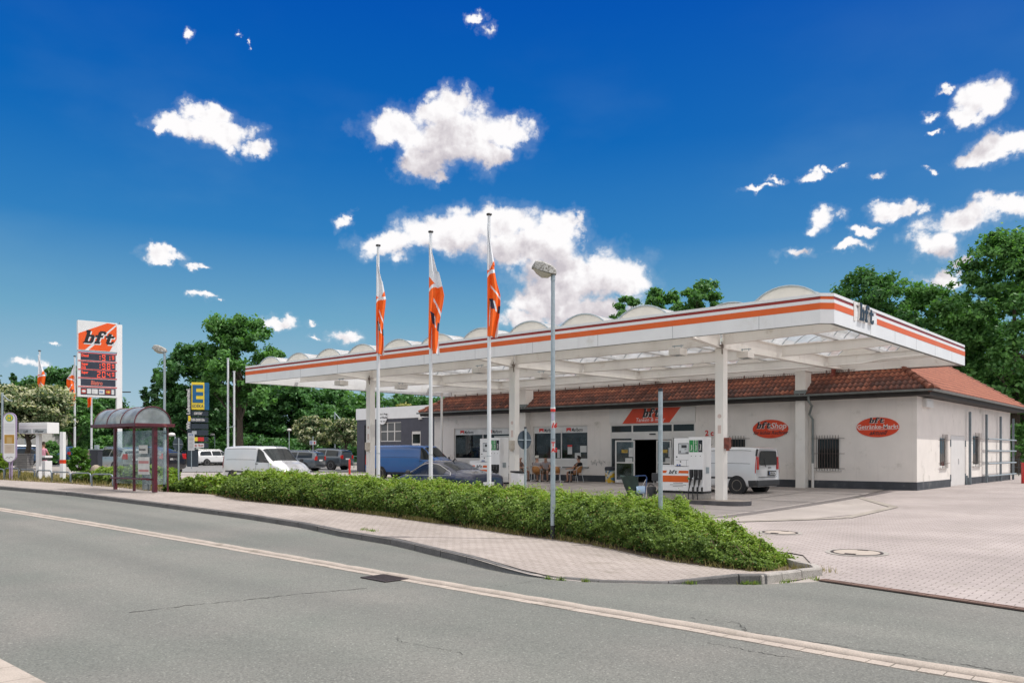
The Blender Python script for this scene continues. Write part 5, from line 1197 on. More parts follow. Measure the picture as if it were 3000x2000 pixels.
big = [  # px, d, top, width, material, seed
 ('deciduous_tree', 'tall spreading open-crowned tree beyond the car park, highest left of the canopy', 700, 84, 905, 220, dict(nl=16000, leaf=.32, lobes=19, crown0=.30, trunk=.42, seed=21, matl='treeleaf_b')),
 ('deciduous_tree', 'bushy side tree left of the tall open-crowned one', 560, 86, 975, 170, dict(nl=13000, leaf=.32, lobes=22, crown0=.12, trunk=.3, seed=22, matl='treeleaf')),
 ('poplar_tree', 'slim pointed poplar behind the left street lamp', 458, 92, 1072, 66, dict(kind='column', nl=7000, leaf=.30, lobes=14, crown0=.04, trunk=.2, seed=23, matl='poplar')),
 ('poplar_tree', 'shorter pointed poplar left of the slim one', 425, 96, 1135, 62, dict(kind='column', nl=5000, leaf=.30, lobes=10, crown0=.04, trunk=.2, seed=24, matl='poplar')),
 ('poplar_tree', 'pointed poplar between the street lamp and the yellow and blue pylon', 502, 95, 1062, 80, dict(kind='column', nl=7000, leaf=.3, lobes=14, crown0=.04, trunk=.2, seed=25, matl='poplar')),
 ('deciduous_tree', 'round dark tree directly left of the price pylon', 190, 92, 1052, 130, dict(nl=9000, leaf=.32, lobes=20, crown0=.1, trunk=.3, seed=26, matl='treeleaf')),
 ('deciduous_tree', 'dark bushy tree behind the leftmost flag', 110, 98, 1098, 150, dict(nl=9000, leaf=.32, lobes=20, crown0=.08, trunk=.3, seed=27, matl='treeleaf')),
 ('conifer_tree', 'pointed conifer at the far left above the rowans', 38, 100, 1092, 70, dict(kind='column', nl=5000, leaf=.3, lobes=12, crown0=.04, trunk=.2, seed=28, matl='poplar')),
 ('conifer_tree', 'narrow conifer cut by the left edge of the photo', -6, 98, 1100, 44, dict(kind='column', nl=4000, leaf=.3, lobes=10, crown0=.04, trunk=.2, seed=29, matl='poplar')),
 ('deciduous_tree', 'wide dark tree behind the bus shelter', 300, 96, 1150, 170, dict(nl=11000, leaf=.34, lobes=22, crown0=.03, trunk=.3, seed=30, matl='treeleaf')),
 ('deciduous_tree', 'low pale green tree between the pylon pole and the shelter roof', 385, 104, 1192, 140, dict(nl=7000, leaf=.34, lobes=18, crown0=.03, trunk=.3, seed=31, matl='treeleaf_b')),
 ('deciduous_tree', 'dark tree behind the yellow and blue pylon', 585, 95, 1140, 190, dict(nl=12000, leaf=.34, lobes=22, crown0=.03, trunk=.3, seed=32)),
 ('deciduous_tree', 'dark tree left under the canopy end', 745, 98, 1105, 190, dict(nl=12000, leaf=.34, lobes=24, crown0=.03, trunk=.3, seed=33)),
 ('deciduous_tree', 'broad dark tree behind the white van', 850, 96, 1112, 190, dict(nl=12000, leaf=.34, lobes=24, crown0=.03, trunk=.3, seed=34)),
 ('deciduous_tree', 'broad dark tree right of the far left canopy column', 960, 98, 1120, 190, dict(nl=12000, leaf=.34, lobes=24, crown0=.03, trunk=.3, seed=35)),
 ('deciduous_tree', 'brighter green tree just above the car wash roof', 1065, 94, 1140, 180, dict(nl=11000, leaf=.34, lobes=22, crown0=.05, trunk=.3, seed=36, matl='treeleaf_b')),
 ('deciduous_tree', 'dark tree behind the car wash seen between two flagpoles', 1185, 98, 1146, 180, dict(nl=10000, leaf=.34, lobes=22, crown0=.05, trunk=.3, seed=37)),
 ('deciduous_tree', 'dark tree behind the left end of the tiled roof', 1310, 100, 1150, 180, dict(nl=9000, leaf=.34, lobes=20, crown0=.05, trunk=.3, seed=38)),
 ('elder_bush', 'pale yellow-green bush showing above the car wash parapet', 1195, 74, 1168, 78, dict(nl=3500, leaf=.2, lobes=12, crown0=.1, trunk=.1, seed=39, matl='yellowleaf', cat='bush')),
 ('deciduous_tree', 'small feathery treetop above the canopy, left one of three', 1832, 80, 838, 105, dict(nl=6500, leaf=.30, lobes=10, crown0=.5, trunk=.25, seed=41, matl='treeleaf_b')),
 ('deciduous_tree', 'feathery treetop above the canopy, middle one of three', 1940, 80, 830, 135, dict(nl=8500, leaf=.30, lobes=12, crown0=.5, trunk=.25, seed=42, matl='treeleaf_b')),
 ('deciduous_tree', 'feathery treetop above the canopy, right and tallest of three', 2045, 78, 812, 150, dict(nl=10500, leaf=.30, lobes=13, crown0=.5, trunk=.25, seed=43, matl='treeleaf_b')),
 ('deciduous_tree', 'open-branched tree rising directly behind the canopy corner letters', 2540, 66, 752, 250, dict(nl=15000, leaf=.26, lobes=26, crown0=.15, trunk=.3, seed=44, matl='treeleaf')),
 ('deciduous_tree', 'leafy tree right of the open-branched one behind the roof', 2720, 68, 782, 250, dict(nl=16000, leaf=.27, lobes=26, crown0=.08, trunk=.35, seed=45, matl='treeleaf_b')),
 ('deciduous_tree', 'tallest dense tree cut by the right edge of the photo', 2972, 64, 612, 340, dict(nl=26000, leaf=.27, lobes=40, crown0=.05, trunk=.45, seed=46, matl='treeleaf_b')),
 ('deciduous_tree', 'dark tree in the second row behind the roof hip', 2830, 74, 850, 280, dict(nl=15000, leaf=.30, lobes=28, crown0=.03, trunk=.4, seed=47)),
 ('deciduous_tree', 'dark tree in the second row above the canopy end', 2650, 76, 880, 260, dict(nl=12000, leaf=.30, lobes=24, crown0=.03, trunk=.4, seed=48)),
 ('deciduous_tree', 'dark lower tree behind the end wall at the right edge', 3020, 70, 1000, 300, dict(nl=14000, leaf=.28, lobes=24, crown0=.0, trunk=.4, seed=49)),
]
for nm, lb, px, d, top, w, k in big:
    ptree(nm, lb, px, d, top, w, group=G1, **k)
# far wood closing the horizon: reads as one mass
N = 60000; px = rng.uniform(-500, 3600, N); dd_ = rng.uniform(108, 125, N)
q = (px - 1500) / FOC; X_ = FWD[0] * dd_ + RGT[0] * q * dd_; Y_ = FWD[1] * dd_ + RGT[1] * q * dd_
top = 6.2 + 1.6 * fnoise(px / 90, px * 0, 1, 3) + 1.0 * fnoise(px / 33, px * 0, 1, 5) + np.where(px > 2400, 3, 0); Z_ = rng.random(N) ** .8 * top + .2
v, qd = leaves(np.stack([X_, Y_, Z_], 1), rng.normal(size=(N, 3)) * .4 + np.array([-FWD[0], -FWD[1], .3]), .75 * (.6 + .8 * rng.random(N)), 1.5)
tag(npmesh('far_wood', v, qd, M['treeleaf'], None, np.clip(.15 + .35 * fnoise(px / 25, Z_, .9, 2) + rng.normal(0, .14, N), 0, 1)), 'dark wood closing the horizon behind the car park', 'wood', kind='stuff')
mb = MB(); prev = None
for pxx in range(-700, 3900, 100):
    x, y = atd(pxx, 128)
    if prev: mb.quad((prev[0], prev[1], -1), (x, y, -1), (x, y, 5.5), (prev[0], prev[1], 5.5))
    prev = (x, y)
tag(mb.build('far_slope', M['dark_core']), kind='structure')
# undergrowth shrubs
def pbush(px, d, toppx, wpx, label, matl='treeleaf_b', nl=3000, leaf=.1, seed=60, name='shrub'):
    return ptree(name, label, px, d, toppx, wpx, nl=nl, leaf=leaf, matl=matl, crown0=.02, lobes=12, trunk=.05, seed=seed, cat='shrub')
pbush(233, 40, 1306, 52, 'bright lime green shrub left of the dark metal cabinet', 'lime', 5200, .10, 61)
pbush(150, 62, 1285, 44, 'small leafy tree with a wooden stake frame behind the blue car', 'treeleaf_b', 2200, .14, 62, 'young_tree')
pbush(305, 70, 1275, 110, 'dark shrub mass right of the lime green shrub', 'treeleaf_b', 4500, .2, 63)
pbush(30, 62, 1330, 80, 'low dark green bush right behind the bus stop sign', 'treeleaf', 2400, .14, 64)
pbush(2895 + 110, 60, 1230, 120, 'bright shrub behind the railing at the right edge', 'treeleaf_b', 4500, .16, 65)
pbush(700, 90, 1270, 200, 'dark shrub bank behind the two white poles', 'treeleaf', 4500, .28, 66)
pbush(840, 90, 1285, 200, 'dark shrub bank left of the round rowan trees', 'treeleaf', 4500, .28, 67)
pbush(1090, 84, 1275, 160, 'dark shrub bank beside the car wash', 'treeleaf', 4000, .28, 68)
pbush(480, 88, 1280, 170, 'dark shrub bank behind the black coupe', 'treeleaf', 4500, .28, 69)
# ================================================================ VEHICLES
def paint(name, col, metal=0.0, rough=.28):
    return mat(name, col, rough, metal, var=.02, coat=1.0)
P_WHITE = paint('paint_white', (.70, .71, .72)); P_BLUE = paint('paint_blue', (.014, .11, .36), .1); P_NAVY = paint('paint_navy', (.010, .017, .048), .3)
P_GREY = paint('paint_grey', (.10, .12, .14), .5); P_SILVER = paint('paint_silver', (.36, .38, .37), .6); P_BLACK = paint('paint_black', (.012, .014, .018), .2); P_TEAL = paint('paint_teal_blue', (.012, .07, .17), .3)
M['plastic'] = mat('grey_plastic', (.045, .048, .052), .6, var=.1); M['tail'] = mat('tail_light_red', (.42, .015, .012), .15, var=.05, coat=.5); M['headl'] = mat('headlight', (.55, .58, .6), .1, var=.05, coat=1)
M['rim'] = mat('wheel_rim', (.40, .40, .40), .35, .7, var=.1); M['hub'] = mat('steel_hub', (.34, .30, .25), .6, .4, var=.25, vs=20); M['platew'] = mat('plate_white', (.65, .66, .66), .5)
def cr(p0, p1, p2, p3, t, tau=.42):
    return (p1 * (2 * t ** 3 - 3 * t * t + 1) + (p2 - p0) * tau * (t ** 3 - 2 * t * t + t) + p2 * (-2 * t ** 3 + 3 * t * t) + (p3 - p1) * tau * (t ** 3 - t * t))
class Surf:
    """stations: (x, halfwidth, zbottom, zbelt, halfwidth_roof, zroof)"""
    def __init__(s, st):
        G = []
        for (x, w, zb, zbelt, wr, zr_) in st:
            zm = zb + (zbelt - zb) * .45
            ring = [(0, zb), (w * .80, zb), (w * .965, zb + .10), (w, zm), (w * .985, zbelt), ((w * .96 + wr * 1.0) / 2 + .012, (zbelt + zr_) / 2), (wr, zr_ - .085 * min(1, (zr_ - zbelt) / .3 + .15)), (wr * .80, zr_ - .014), (0, zr_)]
            G.append([(x, a, b) for a, b in ring])
        s.G = np.array(G, float); s.n, s.m = s.G.shape[:2]
    def P(s, u, v):
        side = 1 if v >= 0 else -1; v = abs(v); i = min(int(u), s.n - 2); a = u - i; j = min(int(v), s.m - 2); b = v - j
        def row(ii):
            ii = max(0, min(s.n - 1, ii)); g = s.G[ii]; f = lambda jj: g[max(0, min(s.m - 1, jj))]
            p0 = f(j - 1) if j > 0 else f(1) * np.array([1, -1, 1]); p3 = f(j + 2) if j + 2 < s.m else f(s.m - 2) * np.array([1, -1, 1]); return cr(p0, f(j), f(j + 1), p3, b, .40)
        p = cr(row(i - 1), row(i), row(i + 1), row(i + 2), a, .40); p = p.copy(); p[1] *= side; return p
    def N(s, u, v):
        e = .04; a = s.P(min(u + e, s.n - 1.001), v) - s.P(max(u - e, 0), v); vv = abs(v); sd = 1 if v >= 0 else -1
        b = s.P(u, sd * min(vv + e, s.m - 1.001)) - s.P(u, sd * max(vv - e, 0)); n = np.cross(a, b) * sd; n /= np.linalg.norm(n) + 1e-9; c = s.P(u, v) - np.array([s.P(u, v)[0], 0, .7])
        return n if n @ c > 0 else -n
    def body(s, ku=4, kv=3):
        us = [i / ku for i in range((s.n - 1) * ku + 1)]; vs = [j / kv for j in range((s.m - 1) * kv + 1)]; vs_ = [-v for v in reversed(vs[1:-0 or None])][:] if False else None
        cols = []
        full = [-v for v in vs[::-1]] + vs[1:]
        full = full[1:-0 or None] if False else full
        mb = MB(); V = []
        for u in us:
            for v in full: V.append(s.P(min(u, s.n - 1 - 1e-6), v if v != 0 else 0))
        m = len(full); F = [(i * m + j, i * m + j + 1, (i + 1) * m + j + 1, (i + 1) * m + j) for i in range(len(us) - 1) for j in range(m - 1)]
        F += [tuple(range(m - 1, -1, -1)), tuple((len(us) - 1) * m + j for j in range(m))]
        mb.add(V, F); return mb
    def patch(s, mb, u0, u1, v0, v1, nu=6, nv=4, off=.008, skew=0.0, skew0=None, mat=None):
        if mat is not None: mb.cur = mat
        skew0 = skew if skew0 is None else skew0
        V = []
        for i in range(nu + 1):
            for j in range(nv + 1):
                t = j / nv; a = u0 + skew0 * t; b = u1 + skew * t; u = a + (b - a) * i / nu; v = v0 + (v1 - v0) * t; V.append(s.P(u, v) + s.N(u, v) * off)
        mb.add(V, [(i * (nv + 1) + j, i * (nv + 1) + j + 1, (i + 1) * (nv + 1) + j + 1, (i + 1) * (nv + 1) + j) for i in range(nu) for j in range(nv)])
def wheel(par, x, y, r, w=.2, rim='rim', spokes=7):
    s = 1 if y > 0 else -1
    e = MB(); t = MB().lathe([(r * .62, -w / 2), (r * .93, -w / 2), (r, -w / 2 + .03), (r, w / 2 - .03), (r * .93, w / 2), (r * .62, w / 2)], n=28); Mw = Matrix.Translation((x, y, r)) @ Matrix.Rotation(-s * pi / 2, 4, 'X')
    o = t.xf(Mw).build('wheel', M['black'], par, smooth=True)
    mb = MB(); mb.lathe([(r * .63, w * .30), (r * .65, w / 2 + .004), (r * .60, w / 2 + .004), (r * .57, w * .28)], n=28)
    if spokes:
        for k in range(spokes):
            a = 2 * pi * k / spokes; c, n = math.cos(a), math.sin(a); mb.box(c * r * .33, n * r * .33, w * .36, r * .55, r * .13, w * .2, a)
        mb.lathe([(.001, w * .46), (r * .14, w * .48), (r * .16, w * .3)], n=12)
    else:
        mb.lathe([(r * .60, w * .25), (r * .5, w * .34), (r * .3, w * .42), (r * .2, w * .30), (.001, w * .32)], n=20)
        for k in range(5): a = 2 * pi * k / 5; mb.cyl((r * .42 * math.cos(a), r * .42 * math.sin(a), w * .3), (r * .42 * math.cos(a), r * .42 * math.sin(a), w * .40), .018, n=6)
    mb.xf(Mw).build('rim', M[rim], o, smooth=True, ang=30)
    d = MB().lathe([(r * .6, -w * .3), (r * .6, w * .22), (.001, w * .22)], n=20).xf(Mw).build('brake_disc', M['black'], o)
def vehicle(name, label, cat, st, x, y, z, head, col, wheels, wr=.32, glass=(), screens=(), tails=(), heads=(), bumper=None, trims=(), group=None, rim='rim', spokes=7, plate_rear=None, mirrors=None, handles=(), ww=.2, extra=None, arch=True):
    e = empty(name, (x, y, z), head, label, cat, group); s = Surf(st)
    b = s.body().build('body', col, e, smooth=True, ang=55)
    for (x_, ) in [(w,) for w in wheels]:
        for sd in (1, -1):
            yy = np.interp(x_, [q[0] for q in sorted(st)], [q[1] for q in sorted(st)])
            if arch:
                mb = MB(); Mw = Matrix.Translation((x_, sd * (yy - .10), wr)) @ Matrix.Rotation(-sd * pi / 2, 4, 'X'); mb.lathe([(wr + .055, -.1), (wr + .055, .108), (.01, .108)], n=28); mb.xf(Mw).build('wheel_arch', M['black'], b)
            wheel(e, x_, sd * (yy - ww / 2 + .022), wr, ww, rim, spokes)
    for k, (kind, u0, u1, v0, v1, sk0, sk1) in enumerate(glass):
        for sd in (1, -1):
            mb = MB(); s.patch(mb, u0, u1, sd * v0, sd * v1, skew0=sk0, skew=sk1); mb.build('side_window', M['carglass'], b, smooth=True)
    for (nm, u0, u1, v0) in screens:
        mb = MB(); s.patch(mb, u0, u1, -v0, v0, nv=10, nu=5) if False else None
        V = []; nv = 12; nu = 5
        for i in range(nu + 1):
            u = u0 + (u1 - u0) * i / nu
            for j in range(nv + 1):
                t = -1 + 2 * j / nv; v = 8 - (8 - v0) * abs(t); v = v if t >= 0 else -v
                v = math.copysign(min(abs(v), 7.999), v); V.append(s.P(u, v) + s.N(u, v) * .008)
        mb.add(V, [(i * (nv + 1) + j, i * (nv + 1) + j + 1, (i + 1) * (nv + 1) + j + 1, (i + 1) * (nv + 1) + j) for i in range(nu) for j in range(nv)])
        mb.build(nm, M['carglass'], b, smooth=True)
    for (u0, u1, v0, v1) in tails:
        for sd in (1, -1): mb = MB(); s.patch(mb, u0, u1, sd * v0, sd * v1, 3, 3, .012); mb.build('tail_light', M['tail'], b, smooth=True)
    for (u0, u1, v0, v1) in heads:
        for sd in (1, -1): mb = MB(); s.patch(mb, u0, u1, sd * v0, sd * v1, 3, 3, .012); mb.build('headlight', M['headl'], b, smooth=True)
    for (nm, mt, u0, u1, v0, v1) in trims:
        for sd in (1, -1): mb = MB(); s.patch(mb, u0, u1, sd * v0, sd * v1, 8, 3, .006); mb.build(nm, mt, b, smooth=True)
    for (u, v) in handles:
        for sd in (1, -1):
            p = s.P(u, sd * v); mb = MB(); mb.box(p[0], p[1] + sd * .015, p[2], .16, .03, .03); mb.build('door_handle', M['plastic'] if spokes == 0 else col, b)
    if mirrors:
        u, v = mirrors
        for sd in (1, -1):
            p = s.P(u, sd * v); mb = MB(); mb.lathe([(.001, -.08), (.06, -.07), (.085, 0), (.06, .07), (.001, .08)], n=10); mb.xf(Matrix.Translation((p[0], p[1] + sd * .13, p[2] + .06)) @ Matrix.Diagonal((.7, 1.25, 1, 1))); mb.box(p[0], p[1] + sd * .04, p[2] + .02, .05, .12, .04); mb.build('mirror', M['plastic'], b, smooth=True)
    if plate_rear:
        px_, pz_, txt = plate_rear; mb = MB(); L = FR((px_, .26, pz_), (0, -1, 0)); mb.rect(0, 0, .52, .11, L, .015); pl = mb.build('number_plate', M['platew'], b)
    if extra: extra(e, b, s)
    return e
# ---- profiles (x forward)
ST_SVAN = [(-2.19, .74, .42, .95, .62, 1.62), (-2.15, .86, .30, 1.02, .74, 1.78), (-1.6, .90, .25, 1.05, .78, 1.83), (-.5, .91, .24, 1.05, .79, 1.84), (.35, .91, .24, 1.04, .78, 1.81), (.62, .91, .24, 1.03, .74, 1.74), (1.35, .90, .24, 1.02, .70, 1.15), (1.75, .88, .24, .86, .66, .99), (2.12, .78, .26, .62, .52, .80), (2.19, .66, .32, .52, .45, .66)]
ST_MVAN = [(-2.57, .80, .45, 1.0, .70, 1.72), (-2.52, .93, .32, 1.06, .80, 1.86), (-1.8, .96, .26, 1.08, .84, 1.91), (0, .965, .26, 1.08, .85, 1.92), (.95, .965, .26, 1.07, .84, 1.89), (1.2, .96, .26, 1.06, .80, 1.82), (1.85, .95, .26, 1.05, .78, 1.26), (2.2, .92, .26, .95, .70, 1.10), (2.50, .82, .28, .70, .60, .86), (2.57, .70, .34, .58, .5, .72)]
ST_SALOON = [(-2.42, .66, .40, .70, .55, .86), (-2.34, .80, .26, .84, .64, .99), (-1.85, .90, .21, .90, .70, 1.05), (-1.45, .91, .20, .91, .60, 1.13), (-.65, .92, .19, .90, .57, 1.40), (.0, .92, .19, .90, .58, 1.44), (.45, .92, .19, .89, .57, 1.40), (1.15, .91, .19, .88, .66, 1.01), (1.6, .90, .20, .76, .70, .90), (2.15, .82, .22, .60, .60, .74), (2.40, .64, .30, .50, .45, .60)]
ST_ESTATE = [(-2.27, .66, .42, .80, .52, 1.15), (-2.20, .82, .28, .90, .58, 1.36), (-1.8, .90, .22, .93, .62, 1.47), (-1.0, .92, .21, .93, .63, 1.52), (0, .92, .21, .92, .63, 1.53), (.4, .92, .21, .92, .61, 1.50), (1.1, .91, .21, .91, .66, 1.06), (1.6, .90, .22, .82, .70, .97), (2.1, .82, .24, .62, .58, .78), (2.26, .64, .32, .52, .45, .62)]
ST_SUV = [(-2.27, .68, .50, .95, .56, 1.25), (-2.20, .84, .34, 1.0, .62, 1.50), (-1.8, .92, .28, 1.02, .66, 1.62), (-1.0, .93, .27, 1.02, .67, 1.68), (0, .93, .27, 1.01, .67, 1.69), (.35, .93, .27, 1.01, .65, 1.66), (1.05, .92, .27, 1.0, .70, 1.16), (1.6, .91, .28, .92, .72, 1.08), (2.1, .84, .30, .72, .60, .92), (2.27, .68, .38, .62, .5, .72)]
ST_HATCH = [(-2.10, .66, .42, .82, .55, 1.05), (-2.04, .80, .28, .88, .60, 1.22), (-1.75, .86, .22, .90, .60, 1.40), (-1.0, .87, .21, .90, .61, 1.46), (0, .87, .21, .90, .61, 1.46), (.4, .87, .21, .90, .59, 1.42), (1.1, .86, .21, .88, .64, 1.02), (1.5, .85, .22, .80, .66, .94), (2.0, .76, .24, .62, .55, .76), (2.12, .6, .32, .52, .42, .62)]
ST_COUPE = [(-2.30, .66, .46, .85, .5, 1.10), (-2.22, .84, .32, .95, .58, 1.20), (-1.7, .92, .26, .98, .60, 1.34), (-1.0, .93, .25, .97, .60, 1.52), (-.2, .93, .25, .96, .61, 1.57), (.3, .93, .25, .96, .60, 1.52), (1.05, .92, .25, .95, .68, 1.10), (1.6, .91, .26, .86, .7, 1.02), (2.1, .84, .28, .68, .58, .84), (2.26, .68, .36, .58, .48, .68)]
XH = 0.0   # heading of world +X
def toward(deg): return math.radians(deg)
x, y = atd(782, 36.8)
def van_extra(e, b, s):
    for sd in (1, -1):
        mb = MB()
        for (u, va, vb_) in ((4.15, .9, 6.0), (5.9, .9, 4.0)):
            pts_ = [s.P(u, sd * (va + (vb_ - va) * k / 10)) + s.N(u, sd * (va + (vb_ - va) * k / 10)) * .002 for k in range(11)]; mb.tube(pts_, .006, 4)
        mb.tube([s.P(1.5 + 2.4 * k / 8, sd * 4.35) + s.N(1.5 + 2.4 * k / 8, sd * 4.35) * .001 for k in range(9)], .008, 4)
        mb.tube([s.P(1.5 + 2.4 * k / 8, sd * 5.75) + s.N(1.5 + 2.4 * k / 8, sd * 5.75) * .001 for k in range(9)], .008, 4)
        mb.build('panel_gaps', M['plastic'], b)
    MB().tube([(.55, .0, 1.78), (.35, 0, 1.98)], .008, 5).build('antenna', M['black'], b)
SIDE_V = [('w', 4.22, 5.55, 4.12, 5.75, 0.0, -.42)]
vehicle('parked_van', 'white panel van parked behind the hedge left of the canopy, facing right', 'van', ST_SVAN, x, y, gz(x, y) - .02, toward(4), P_WHITE, (-1.35, 1.38), .32, glass=[('a', 4.25, 6.0, 4.1, 5.8, 0, -.75)], screens=[('windscreen', 5.12, 6.0, 6.2)], tails=[(.6, 1.15, 3.4, 4.8)], heads=[(6.9, 8.2, 3.7, 4.6)], trims=[('side_moulding', M['plastic'], 1.5, 6.3, 2.9, 3.15), ('sill', M['plastic'], 1, 7.5, 1.6, 2.2)], rim='hub', spokes=0, mirrors=(5.8, 4.3), handles=[(4.4, 3.9)], extra=van_extra).scale = (.98, .96, .94)
x, y = atd(1208, 47.2)
vehicle('parked_van', 'blue van parked beside the shop between the canopy columns', 'van', ST_MVAN, x, y, gz(x, y), toward(18), P_BLUE, (-1.55, 1.65), .34, glass=[('a', 4.3, 6.1, 4.15, 5.85, 0, -.8)], screens=[('windscreen', 5.12, 6.0, 6.2)], tails=[(.6, 1.1, 3.4, 4.8)], heads=[(7.0, 8.2, 3.7, 4.7)], trims=[('sill', M['plastic'], 1, 7.5, 1.6, 2.2)], rim='hub', spokes=0, mirrors=(5.9, 4.3), handles=[(4.5, 3.9)], extra=van_extra)
def sal_extra(e, b, s):
    for sd in (1, -1):
        mb = MB(); 
        pts_ = [s.P(3.0 + 3.9 * k / 24, sd * (4.08 + 1.72 * math.sin(pi * k / 24) ** .45)) + s.N(3.0 + 3.9 * k / 24, sd * (4.08 + 1.72 * math.sin(pi * k / 24) ** .45)) * .012 for k in range(25)]
        mb.tube(pts_, .014, 5); mb.tube([s.P(3.0 + 3.9 * k / 16, sd * 4.06) + s.N(3.0 + 3.9 * k / 16, sd * 4.06) * .012 for k in range(17)], .014, 5); mb.build('chrome_trim', M['alu'], b)
    MB().tube([(-.55, 0, 1.41), (-.68, 0, 1.50), (-.78, 0, 1.42)], [.03, .014, .004], 6).build('antenna_fin', M['black'], b)
x, y = atd(1298, 30.3)
vehicle('saloon_car', 'dark navy saloon car with a chrome window line at the pumps behind the hedge', 'car', ST_SALOON, x, y, gz(x, y) - .10, toward(180 - 4), P_NAVY, (-1.42, 1.40), .33, glass=[('r', 3.5, 4.75, 4.2, 5.7, -.0, .25), ('f', 4.85, 6.6, 4.2, 5.7, .0, -.7)], screens=[('windscreen', 6.05, 6.95, 6.25), ('rear_screen', 3.05, 3.95, 6.2)], tails=[(.6, 1.3, 2.9, 3.4)], heads=[(8.3, 9.4, 3.6, 4.5)], mirrors=(6.5, 4.3), handles=[(4.1, 3.85), (5.4, 3.85)], plate_rear=(-2.44, .6, ''), extra=sal_extra)
# citan-like white van with its rear towards the camera
yv = 33.0; xv2, dv = onY(2150, yv); 
def cit_extra(e, b, s):
    L = FR((-2.175, 0, 0), (0, -1, 0))
    MB().plate([(-.60, 1.12), (.60, 1.12), (.64, 1.2), (.60, 1.62), (.54, 1.68), (-.54, 1.68), (-.60, 1.62), (-.64, 1.2)], Matrix.Translation((-.03, 0, 0)) @ L, .02).build('rear_window', M['carglass'], b, bevel=.01)
    MB().rect(-.66, .66, .66, .675, L, .036).build('tailgate_gap', M['plastic'], b)
    for sd in (1, -1):
        MB().plate([(sd * .66, .95), (sd * .80, .95), (sd * .80, 1.45), (sd * .70, 1.45)] if sd > 0 else [(-.80, .95), (-.66, .95), (-.70, 1.45), (-.80, 1.45)], L @ Matrix.Translation((0, 0, -.02)), .06).build('tail_light', M['tail'], b, bevel=.015)
    MB().box(-2.17, 0, .42, .16, 1.62, .24).build('rear_bumper', M['plastic'], b, bevel=.04)
    MB().rect(.02, .72, .60, .90, L, .04).build('plate_recess', M['black'], b)
    p = MB().rect(.06, .75, .56, .86, L, .05).build('number_plate', M['platew'], b); text('E·PM 394', .10, M['black_i'], p, L @ Matrix.Translation((.10, .77, .051)), bold=.002)
    MB().rect(.06, .75, .10, .86, L, .0505).build('plate_band', P_BLUE, p)
    MB().tube([(-2.2, .18, 1.14), (-2.24, .22, 1.05), (-2.23, .30, 1.22), (-2.23, .34, 1.4)], .012, 5).build('wiper', M['black'], b)
    MB().rect(.05, 1.01, .20, 1.04, L, .05).build('door_handle', M['black'], b)
    van_extra(e, b, s)
ST_CIT = [(-2.17, .84, .30, 1.02, .70, 1.76), (-2.15, .88, .28, 1.03, .74, 1.80), (-1.6, .91, .25, 1.05, .78, 1.84)] + ST_SVAN[3:]
xc_, yc_ = atd(2168, 33.5)
vehicle('delivery_van', 'white delivery van with grey rear bumper parked behind the nearest column', 'van', ST_CIT, xc_ - .9, yc_ + .0, gz(xc_, yc_), toward(180 - 6), P_WHITE, (-1.38, 1.38), .33, glass=[('a', 4.25, 6.0, 4.1, 5.8, 0, -.75)], screens=[('windscreen', 5.12, 6.0, 6.2)], tails=[(.3, 1.0, 3.5, 5.2)], trims=[('side_moulding', M['plastic'], 2.2, 6.3, 2.9, 3.15), ('corner_bumper', M['plastic'], .05, 1.6, 1.2, 2.7), ('rear_quarter_trim', M['black'], .35, 1.1, 5.2, 6.3)], rim='hub', spokes=0, mirrors=(5.8, 4.3), extra=cit_extra, ww=.21)
GL_E = [('r', 1.6, 3.2, 4.2, 5.75, .15, 0), ('m', 3.3, 4.5, 4.2, 5.75, 0, 0), ('f', 4.6, 6.2, 4.2, 5.75, 0, -.7)]
SC_E = [('windscreen', 5.08, 5.95, 6.2), ('rear_screen', .55, 1.25, 6.0)]
def rearglass(z0, z1, w, xr, tl=None):
    def f(e, b, s):
        L = FR((xr, 0, 0), (0, -1, 0), Vector((.28, 0, 1))); MB().plate([(-w, z0), (w, z0), (w * .86, z1), (-w * .86, z1)], L, .02).build('rear_window', M['carglass'], b, bevel=.01)
        for sd in (1, -1):
            a, c = (w * .9, .78) ; xs2 = sorted((sd * a, sd * c)); MB().rect(xs2[0], z0 - .16, xs2[1], z0 + .14, FR((xr + .02, 0, 0), (0, -1, 0)), .06).build('tail_light', M['tail'], b, bevel=.02)
        p = MB().rect(-.26, z0 - .22, .26, z0 - .11, FR((xr, 0, 0), (0, -1, 0)), .04).build('number_plate', M['platew'], b)
        MB().box(xr + .12, 0, .45, .3, 1.5, .22).build('rear_bumper', M['plastic'], b, bevel=.05)
        for sd in (1, -1): MB().tube([(-1.7, sd * .56, 0 + s.G[2][8][2] - .02), (-1.5, sd * .58, s.G[3][8][2] + .03), (.2, sd * .58, s.G[4][8][2] + .03), (.4, sd * .56, s.G[5][8][2] - .02)], .016, 5).build('roof_rail', M['alu'] if tl is None else M['black'], b)
    return f
CP = 'cars parked beyond the hedge'
def car(px, d, st, head, col, label, glass=GL_E, screens=SC_E, extra=None, wr=.32, name='parked_car', **k):
    x, y = atd(px, d); return vehicle(name, label, 'car', st, x, y, gz(x, y), head, col, (-1.35, 1.38), wr, glass=glass, screens=screens, tails=[(.5, 1.1, 3.8, 4.5)], heads=[(7.6, 8.4, 3.6, 4.5)], trims=[('sill', M['plastic'], 1, 8, 1.5, 2.3)], mirrors=(5.9, 4.3), handles=[(3.6, 3.9), (4.9, 3.9)], extra=extra, group=CP, **k)
camh = math.atan2(FWD[1], FWD[0])
